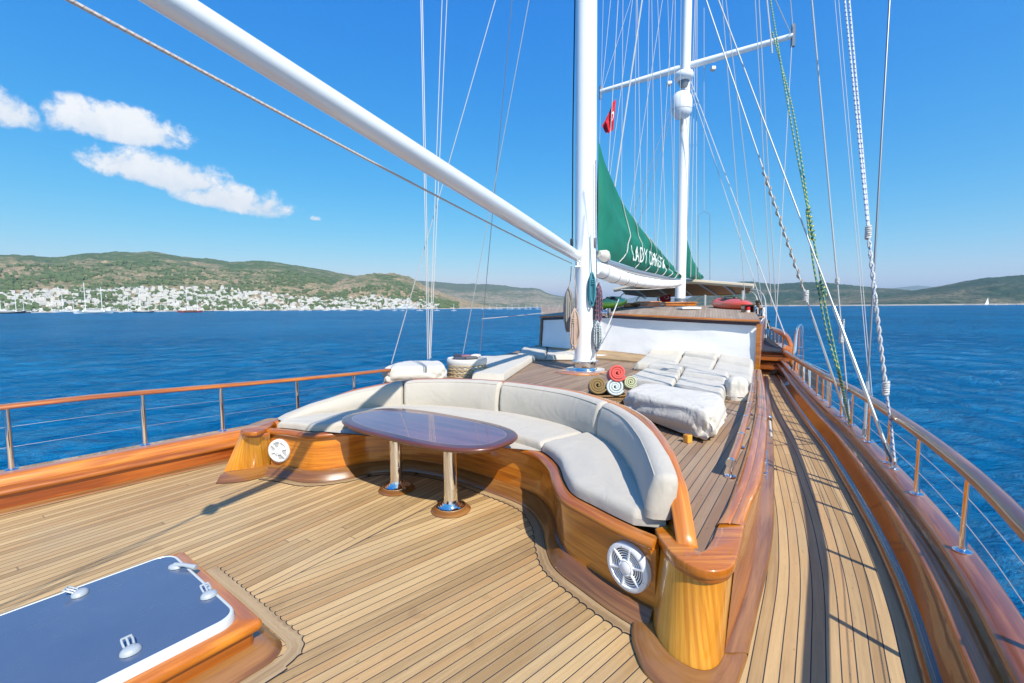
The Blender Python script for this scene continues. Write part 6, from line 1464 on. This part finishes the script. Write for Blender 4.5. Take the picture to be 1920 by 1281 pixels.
# lower wooden step of the wall (grey-brown planking at the foot)
m = MB(); bf = offset(base_, -.42); i0_, i1_ = 8, 80; bf = bf[i0_:i1_]; bf[:, 2] = ZR; bz = base_[i0_:i1_]; m.loft([np.c_[bf[:, :2], np.full(len(bf), ZR+.002)], np.c_[bf[:, :2], ZR+(bz[:, 2]-ZR)*.25], np.c_[bz[:, :2], bz[:, 2]+.004]]); m.build('foot_board', M_MARG, dh)

# things on the roof
def kayak(p0, p1, w, h, col, lab):
    mt_, t, b = newmat('kayak_plastic', .35, 0, col, .2); n_ = t.noise(t.coord('Object'), 3, 4); t.l.new(t.mix(n_, tuple(a*.75 for a in col), col), b.inputs['Base Color'])
    p0, p1 = np.array(p0), np.array(p1); d = p1-p0; L_ = np.linalg.norm(d); d /= L_; sx = np.cross(d, [0, 0, 1]); sx /= np.linalg.norm(sx); uz = np.cross(sx, d)
    o = empty('kayak', (p0+p1)/2-np.array([0, 0, h*.6]), lab, 'kayak'); rows = []; K = 20
    for s_ in np.linspace(0, 1, 26):
        k_ = max(.03, (1-abs(2*s_-1)**2.4)); rk = .12*h*abs(2*s_-1)**3
        rows.append(np.array([p0+d*L_*s_+sx*w/2*k_**.7*math.cos(a)+uz*(h*.5*k_**.5*(math.sin(a) if math.sin(a) < 0 else math.sin(a)*(.75 if .32 < s_ < .62 else 1))+rk) for a in np.linspace(0, 2*math.pi, K, endpoint=False)]))
    MB().loft(rows, True, True).build('hull', mt_, o, ang=60)
    m = MB(); c0 = p0+d*L_*.47+uz*h*.33; mm = [(c0+d*L_*.13*math.cos(a)+sx*w*.28*math.sin(a)) for a in np.linspace(0, 6.283, 28)]; m.tube(mm, .03, 7); m.build('cockpit_rim', BLACK, o)
    m = MB(); m.rbox(c0+np.array([0, 0, .03]), (w*.16, w*.22, .05), .03, math.atan2(d[1], d[0])); m.build('seat', BLACK, o)
    m = MB(); m.tube(cat([p0+d*L_*.15+uz*h*.45, p0+d*L_*.3+uz*h*.62+sx*.1, p0+d*L_*.6+uz*h*.60-sx*.1, p0+d*L_*.85+uz*h*.45], 20), .016, 6); m.build('deck_line', ROPE_G, o)
kayak(PY(1346, 567, 13.6), PY(1401, 577, 11.0), .78, .36, (.72, .085, .022), 'orange-red kayak lying on the deckhouse roof at the right')
kayak(PY(1118, 574, 10.6), PY(1170, 564, 13.4), .55, .26, (.28, .66, .015), 'lime green kayak lying on the roof beside the front mast')
q = PY(1402, 580, 10.2); lt = empty('lantern_box', q-np.array([0, 0, .12]), 'small open wooden box with a red and white lamp on the roof corner', 'lamp box')
m = MB(); m.box(q+np.array([0, 0, .095]), (.115, .07, .012)); m.box(q-np.array([0, 0, .105]), (.115, .07, .012)); m.box(q+np.array([.105, 0, -.005]), (.012, .07, .088)); m.box(q-np.array([.105, 0, .005]), (.012, .07, .088)); m.box(q+np.array([0, .066, -.005]), (.093, .006, .088)); m.build('frame', V_BROWN, lt, False)
MB().lathe([(.05, -.09), (.05, -.02)], q+np.array([0, .0, 0]), 16).build('lamp_glass', newmat('lamp_white', .2, 0, (.7, .7, .68))[0], lt); MB().lathe([(.052, -.02), (.052, .05), (.03, .07)], q, 16).build('lamp_top', newmat('lamp_red', .3, 0, (.5, .02, .03))[0], lt)
for (a, b_, c_, d_, Y_, lab) in ((1165, 1192, 570, 576, 13.5, 'long low varnished skylight frame left on the deckhouse roof'), (1194, 1232, 567, 575, 13.0, 'stack of dark hatch boards on the deckhouse roof left of the red flag'), (1243, 1299, 569, 573, 14.2, 'long varnished bench box at the foot of the second mast')):
    p_, q_ = PY(a, (c_+d_)/2, Y_), PY(b_, (c_+d_)/2, Y_); cx = (p_+q_)/2; hx = np.linalg.norm(q_-p_)/2; hz_ = max(.05, (d_-c_)/2/853*Y_)
    bx = empty('roof_locker', cx-np.array([0, 0, hz_]), lab, 'roof box'); MB().rbox(cx, (hx, .28, hz_), .012).build('box', V_TRIM if a != 1194 else V_BROWN, bx); MB().rbox(cx+np.array([0, 0, hz_+.01]), (hx+.03, .31, .014), .01).build('lid', V_ORANGE, bx)
q = PY(1291, 578, 11.6); rv = empty('roof_hatch', q, 'flat white hatch in the middle of the deckhouse roof', 'roof hatch'); MB().rbox(q+np.array([0, 0, .0]), (.24, .22, .025), .015).build('frame', WPLAST, rv); MB().rbox(q+np.array([0, 0, .03]), (.18, .16, .006), .004).build('pane', newmat('pale_glass', .15, 0, (.5, .55, .6))[0], rv)

# mostly unseen deck under the awning, added to bounce light onto its lining
q0 = np.array([4.0, 17.5, 1.0]); ad = MB(); ad.poly(np.array([q0-AN*2.6, q0+AN*2.6, q0+AN*2.4+AX*9, q0-AN*2.4+AX*9])+AX*1.2+AN*1.5, th=.05); o_ = ad.build('aft_bounce_deck', M_SIDE, None, False); o_['kind'] = 'structure'
# awning over the wheelhouse
AWN, t, b = newmat('awning_wood_top', .7, 0, (.42, .33, .22)); UND, t, b = newmat('awning_lining', .9, 0, (.16, .11, .08), spec=.05); s = t.xyz(t.coord('UV')); t.l.new(t.mix(t.mr(t.m('SINE', t.m('MULTIPLY', s[1], 14)), .9, .97), (.50, .30, .17), (.16, .09, .06)), b.inputs['Base Color'])
aw = empty('awning', (9.5, 20, 0), 'brown lined sun awning on a steel frame behind the second mast', 'awning')
front = cat([PY(1152, 545, 19.5), PY(1205, 535, 18.6), PY(1280, 529, 17.5), PY(1350, 533, 16.6), PY(1413, 538, 15.8)], 50); back_ = cat([PY(1172, 551, 24), PY(1225, 556, 24), PY(1300, 553, 23), PY(1360, 552, 22), PY(1406, 548, 20)], 50)
MB().loft([front, front*.66+back_*.34+np.array([0, 0, .08]), front*.33+back_*.67+np.array([0, 0, .08]), back_]).build('lining', UND, aw)
MB().loft([front+np.array([0, 0, .06]), front*.66+back_*.34+np.array([0, 0, .16]), front*.33+back_*.67+np.array([0, 0, .16]), back_+np.array([0, 0, .06])]).build('top_cloth', F_COVER, aw)
MB().tube(front+np.array([0, 0, .02]), .085, 8).build('front_edge', newmat('awning_edge', .6, 0, (.58, .50, .38))[0], aw); MB().tube(back_, .05, 8).build('back_edge', UND, aw)
for k in range(1, 6):
    i = int(k*49/6); MB().tube([front[i]-np.array([0, 0, .05]), back_[i]-np.array([0, 0, .05])], .035, 6).build('batten', STEEL, aw)
for (a, b_, Y_) in ((1163, 556, 19.5), (1234, 556, 20), (1322, 553, 17), (1393, 545, 15)):
    q = PY(a, b_, Y_); MB().tube([q, q*np.array([1, 1, 0])+np.array([0, 0, .9])], .045, 8).build('post', STEEL, aw)
for pts in ([(1408, 543, 15.8), (1422, 545, 15.5), (1432, 556, 15), (1436, 580, 14.5), (1436, 640, 14.2)], [(1395, 548, 16.5), (1410, 549, 16), (1419, 560, 15.7), (1421, 590, 15.5)], [(1211, 560, 20), (1200, 556, 20), (1193, 565, 20), (1192, 578, 20)], [(1172, 550, 21), (1166, 553, 21), (1161, 562, 21)]):
    MB().tube(cat([PY(a, b_, Y_) for a, b_, Y_ in pts], 30), .022, 8).build('frame_tube', STEEL, aw)

# ================================================================== AFT PART OF THE RIGHT SIDE: steps, raised bulwark, gate
st = empty('deck_steps', P(1452, 700, .15), 'dark varnished steps at the far end of the side deck', 'steps')
sA_ = P(1424, 702, .15); sB_ = P(1480, 706, .15); dst = (sB_-sA_); dst[2] = 0
for k in range(3):
    z0 = .15+.14*k; a_ = sA_+AX*.45*k; b_ = sB_+AX*.45*k; a_[2] = z0; b_[2] = z0
    m = MB(); m.loft([np.array([a_, b_]), np.array([a_+[0, 0, .12], b_+[0, 0, .12]])]); r_ = m.build('riser', V_BROWN, st, False)
    m = MB(); c1 = a_+[0, 0, .12]; c2 = b_+[0, 0, .12]; o3 = AX*(.5 if k < 2 else 9); nn_ = -AX*.03
    m.add(np.array([c1+nn_, c2+nn_, c2+o3, c1+o3, c1+nn_+[0, 0, .03], c2+nn_+[0, 0, .03], c2+o3+[0, 0, .03], c1+o3+[0, 0, .03]]), [(0, 1, 2, 3), (4, 7, 6, 5), (0, 4, 5, 1), (1, 5, 6, 2), (2, 6, 7, 3), (3, 7, 4, 0)]); m.build('tread', V_TRIM if k < 2 else M_SIDE, st, False)
ab = empty('bulwark', P(1475, 700, .2), 'raised dark varnished bulwark of the aft deck ending in a scroll', 'bulwark')
inn = cat([P(1480, 706, .15), PY(1462, 670, 11.4), PY(1447, 652, 13.5), PY(1432, 637, 17.5)], 40); 
Yk = lambda px, py, Y: PY(px, py, Y)
inn = cat([Yk(1466, 672, 10.4), Yk(1450, 655, 12.2), Yk(1438, 641, 15), Yk(1431, 634, 18)], 40); outr = cat([Yk(1477, 660, 10.2), Yk(1462, 648, 12), Yk(1445, 636, 15), Yk(1433, 629, 18)], 40)
m = MB(); lo_ = inn.copy(); lo_[:, 2] = -.1; m.loft([lo_, inn]); m.build('inner_panel', V_BROWN, ab)
m = MB(); m.loft([inn+np.array([0, 0, -.02]), inn, (inn+outr)/2-np.array([0, 0, .03]), outr, outr+np.array([0, 0, -.02])]); m.build('ledge', V_BROWN, ab, ang=60)
m = MB(); cp = outr+np.array([0, 0, .02]); m.sweep(cp[::-1], [(-.08, -.02), (-.08, .03), (.10, .03), (.10, -.02)][::-1]); m.build('cap_rail', V_TRIM, ab, ang=60)
lo_ = outr.copy()+AN*.12; hi_ = lo_.copy(); lo_[:, 2] = SEA-.2; m = MB(); m.loft([hi_, lo_]); m.build('hull_side', bpy.data.materials['hull_paint'], ab)
# end block with scroll
sc_c = cat([Yk(1470, 656, 10.1), Yk(1481, 663, 10.0), Yk(1488, 680, 9.8), Yk(1493, 700, 9.5), Yk(1504, 722, 9.0)], 30)
m = MB(); m.tube(sc_c, [.12, .12, .10, .08, .05], 10); m.build('scroll_cap', V_TRIM, ab)
m = MB(); lo_ = sc_c.copy(); lo_[:, 2] = -.1; m.loft([sc_c-AN*.05, lo_-AN*.05]); m.build('end_panel', V_TRIM, ab)
m = MB(); q = sc_c-AN*.0; q2 = np.array([Yk(1466, 672, 10.4)]*30); q3 = q2.copy(); q3[:, 2] = .0; m.loft([q, (q+q2)/2, q2]); m.build('end_web', V_TRIM, ab)
ar = empty('railing', Yk(1450, 645, 12), 'short aft railing whose wooden handrail curls down at its end', 'railing')
hrp = cat([Yk(1433, 609, 17.5), Yk(1445, 615, 14), Yk(1458, 621, 12), Yk(1470, 627, 11), Yk(1479, 638, 10.5), Yk(1484, 655, 10.2), Yk(1488, 670, 10)], 50); MB().tube(hrp, [.05, .05, .05, .055, .07, .07, .04], 12).build('handrail', V_TRIM, ar)
for (a, y0, y1, Y_) in ((1436, 611, 634, 16.5), (1441, 613, 638, 15), (1447, 616, 642, 13.6), (1454, 619, 648, 12.4), (1461, 623, 652, 11.6), (1469, 628, 658, 10.9)):
    MB().tube([Yk(a, y0, Y_), Yk(a-1, y1, Y_)], .024, 8).build('post', CHROME, ar)
gt = empty('boarding_gate', Yk(1497, 715, 8.4), 'tall polished steel boarding gate posts at the gap in the right rail', 'gate')
for pts in ([(1484, 722, 8.2), (1490, 660, 8.2), (1494, 625, 8.2), (1498, 611, 8.2), (1502, 609, 8.2)], [(1497, 708, 8.3), (1499, 660, 8.3), (1501, 612, 8.3)], [(1507, 680, 8.3), (1505, 640, 8.3), (1503, 611, 8.3)]):
    MB().tube(cat([Yk(a, b_, Y_) for a, b_, Y_ in pts], 24), .022 if pts[0][0] != 1484 else [.03, .03, .045, .03, .02], 10).build('gate_post', CHROME, gt)
for y_ in (652, 668): MB().tube([Yk(1488, y_, 8.2), Yk(1506, y_, 8.3)], .014, 8).build('crossbar', CHROME, gt)
gw = empty('gangway', Yk(1530, 770, 6.6), 'folded grey gangway stowed outside the right-hand rail', 'gangway')
a_, b_, c_, d_ = Yk(1500, 676, 8.6), Yk(1550, 700, 6.9), Yk(1550, 756, 6.9), Yk(1500, 712, 8.6); nv = AN*.06
m = MB(); m.add(np.array([a_, b_, c_, d_, a_+nv, b_+nv, c_+nv, d_+nv]), [(0, 1, 2, 3), (7, 6, 5, 4), (0, 4, 5, 1), (1, 5, 6, 2), (2, 6, 7, 3), (3, 7, 4, 0)]); m.build('panel', newmat('gangway_grey', .6, 0, (.22, .21, .20))[0], gw, False)
m = MB(); m.tube([a_+nv*.5, b_+nv*.5], .025, 8); m.tube([d_+nv*.5, c_+nv*.5], .025, 8); m.build('side_tube', CHROME, gw)

# deck drain chain plates on the trunk side: steel cleat strips and a grey fender lath
for k, (px, py) in enumerate(((1440, 905), (1438, 870), (1441, 840))):
    pass
q = P(1443, 812, .42); m = MB(); m.tube([P(1443, 790, .40), P(1446, 820, .30)], .013, 8); cl = m.build('strap', newmat('grey_webbing', .8, 0, (.42, .42, .41))[0], None); tag(cl, 'short grey webbing strap hanging on the cabin side', 'strap'); MB().rbox(P(1443, 785, .42), (.02, .02, .03), .01).build('buckle', CHROME, cl)
m = MB(); sd_ = trace([(1437, 845, .34), (1438, 880, .33), (1437, 900, .32)], 12); m.tube(sd_, .006, 8); ch = m.build('grab_bar', CHROME, None); tag(ch, 'thin polished bar with bolts fixed along the cabin side above the side deck', 'bar')
for k in (1, 5, 9): MB().tube([sd_[k], sd_[k]+AN*.0-np.array([.03, 0, 0])], .009, 8).build('bolt', CHROME, ch)

# ================================================================== THE MAN AT THE RAIL, AFT
def person():
    Y_ = 15.6; hd = Yk(1423, 584, Y_); zf = 0.12
    base = np.array([Yk(1429, 600, Y_)[0], Y_, zf]); H_ = 1.66
    # facing left and bowing the head
    f = np.array([-1., -.15, 0]); f /= np.linalg.norm(f); s = np.array([f[1], -f[0], 0]); z = np.array([0, 0, 1.])
    def pt_(fx, sx, zz): return base+f*fx+s*sx+z*zz
    J = {'pel': (.0, 0, .88), 'sp1': (.0, 0, 1.02), 'ch': (.04, 0, 1.22), 'nk': (.10, 0, 1.40), 'hd0': (.15, 0, 1.46), 'hd1': (.19, 0, 1.55), 'hd2': (.20, 0, 1.62),
         'shl': (.07, .17, 1.35), 'ell': (.14, .24, 1.08), 'wrl': (.34, .16, 1.05), 'shr': (.07, -.17, 1.35), 'elr': (.14, -.24, 1.08), 'wrr': (.34, -.14, 1.05),
         'hpl': (.0, .09, .84), 'knl': (.03, .10, .46), 'anl': (-.02, .10, .08), 'tol': (.14, .11, .03), 'hpr': (.0, -.09, .84), 'knr': (.01, -.10, .46), 'anr': (-.04, -.10, .08), 'tor': (.12, -.11, .03)}
    RD = {'pel': .13, 'sp1': .125, 'ch': .15, 'nk': .055, 'hd0': .065, 'hd1': .088, 'hd2': .072, 'shl': .062, 'ell': .043, 'wrl': .03, 'shr': .062, 'elr': .043, 'wrr': .03, 'hpl': .088, 'knl': .058, 'anl': .04, 'tol': .035, 'hpr': .088, 'knr': .058, 'anr': .04, 'tor': .035}
    E = [('pel', 'sp1'), ('sp1', 'ch'), ('ch', 'nk'), ('nk', 'hd0'), ('hd0', 'hd1'), ('hd1', 'hd2'), ('ch', 'shl'), ('shl', 'ell'), ('ell', 'wrl'), ('ch', 'shr'), ('shr', 'elr'), ('elr', 'wrr'), ('pel', 'hpl'), ('hpl', 'knl'), ('knl', 'anl'), ('anl', 'tol'), ('pel', 'hpr'), ('hpr', 'knr'), ('knr', 'anr'), ('anr', 'tor')]
    def skin(names, edges, rad, scale=1., sub=2, extra=()):
        names = list(names); co = [tuple(pt_(*J[n])-base) for n in names]; me = bpy.data.meshes.new('t'); me.from_pydata(co, [(names.index(a), names.index(b_)) for a, b_ in edges], [])
        o = bpy.data.objects.new('t', me); COL.objects.link(o); md = o.modifiers.new('s', 'SKIN'); 
        for i, n in enumerate(names): v = me.skin_vertices[0].data[i]; v.radius = (rad[n]*scale, rad[n]*scale); v.use_root = (i == 0)
        sb = o.modifiers.new('u', 'SUBSURF'); sb.levels = sb.render_levels = sub
        dg = bpy.context.evaluated_depsgraph_get(); me2 = bpy.data.meshes.new_from_object(o.evaluated_get(dg)); v = np.array([list(k.co) for k in me2.vertices]); F = [tuple(p.vertices) for p in me2.polygons]; bpy.data.objects.remove(o); return v+base, F
    skinm = newmat('skin', .6, 0, (.36, .19, .12))[0]; man = empty('person', base, 'dark-haired man in a white shirt, head bowed, far down the side deck', 'person')
    v, F = skin(J.keys(), E, RD)
    # fingers
    body = MB(); body.add(v, F)
    for w, sg_ in (('wrl', 1), ('wrr', -1)):
        p0 = pt_(*J[w])
        for k in range(4): body.tube([p0+f*.05+s*(.02*(k-1.5)), p0+f*.10+s*(.022*(k-1.5)), p0+f*(.13)+s*(.02*(k-1.5))-z*.02], [.009, .008, .006], 6)
        body.tube([p0+f*.01, p0+f*.05-s*sg_*.03, p0+f*.085-s*sg_*.035], [.011, .009, .007], 6); body.tube([p0-f*.01, p0+f*.03, p0+f*.07], [.028, .036, .030], 8)
    hc = pt_(*J['hd1']); body.tube([hc+f*.07+z*.01, hc+f*.108-z*.015], [.012, .016], 6); body.lathe([(.02, -.008), (.028, 0), (.02, .01)], hc+s*.085-z*.01, 8, axis=tuple(s)); body.lathe([(.02, -.008), (.028, 0), (.02, .01)], hc-s*.085-z*.01, 8, axis=tuple(s))
    body.build('body', skinm, man)
    v, F = skin(['sp1', 'pel', 'ch', 'shl', 'ell', 'shr', 'elr'], [('pel', 'sp1'), ('sp1', 'ch'), ('ch', 'shl'), ('shl', 'ell'), ('ch', 'shr'), ('shr', 'elr')], RD, 1.14); MB().add(v, F).build('white_shirt', newmat('shirt', .85, 0, (.78, .79, .80))[0], man)
    v, F = skin(['pel', 'hpl', 'knl', 'anl', 'hpr', 'knr', 'anr'], [e for e in E if e[0] in ('pel', 'hpl', 'knl', 'hpr', 'knr') and e[1] != 'sp1'], RD, 1.16); MB().add(v, F).build('dark_trousers', newmat('trousers', .85, 0, (.02, .022, .03))[0], man)
    hr_ = MB(); hr_.lathe([(.094, -.035), (.098, .0), (.090, .045), (.060, .078), (.0001, .092)], hc-f*.022+z*.012, 18, axis=tuple(z-f*.35)); hr_.build('hair', newmat('hair', .8, 0, (.015, .011, .009))[0], man)
    ey = newmat('eye', .3, 0, (.02, .02, .02))[0]
    for sg_ in (1, -1): MB().lathe([(.009, 0), (.006, .005), (.0001, .007)], hc+f*.082+s*sg_*.032+z*.014, 8, axis=tuple(f)).build('eye', ey, man)
    MB().tube([hc+f*.084-s*.022-z*.048, hc+f*.090-z*.050, hc+f*.084+s*.022-z*.048], .005, 5).build('mouth', newmat('lips', .6, 0, (.28, .09, .07))[0], man)
    sh = newmat('shoe', .7, 0, (.03, .03, .03))[0]
    for a_ in ('anl', 'anr'): q = pt_(*J[a_]); MB().rbox(q+f*.06-z*.045, (.13, .048, .035), .03, math.atan2(f[1], f[0])).build('shoe', sh, man)
person()
print('objects', len(bpy.data.objects))

# ================================================================== HAZE over the bay
def haze():
    m = MB(); m.box((0, 3500, 240), (14000, 16000, 246)); mt = bpy.data.materials.new('haze'); mt.use_nodes = True; nt = mt.node_tree; nt.nodes.clear()
    v = nt.nodes.new('ShaderNodeVolumePrincipled'); v.inputs['Color'].default_value = (.66, .84, 1, 1); v.inputs['Density'].default_value = HAZE; v.inputs['Anisotropy'].default_value = .2
    o = nt.nodes.new('ShaderNodeOutputMaterial'); nt.links.new(v.outputs[0], o.inputs['Volume'])
    ob = m.build('haze', mt, None, False); ob['kind'] = 'stuff'; ob['label'] = 'thin pale blue haze softening the far hills'; ob['category'] = 'haze'
HAZE = .00010
haze()
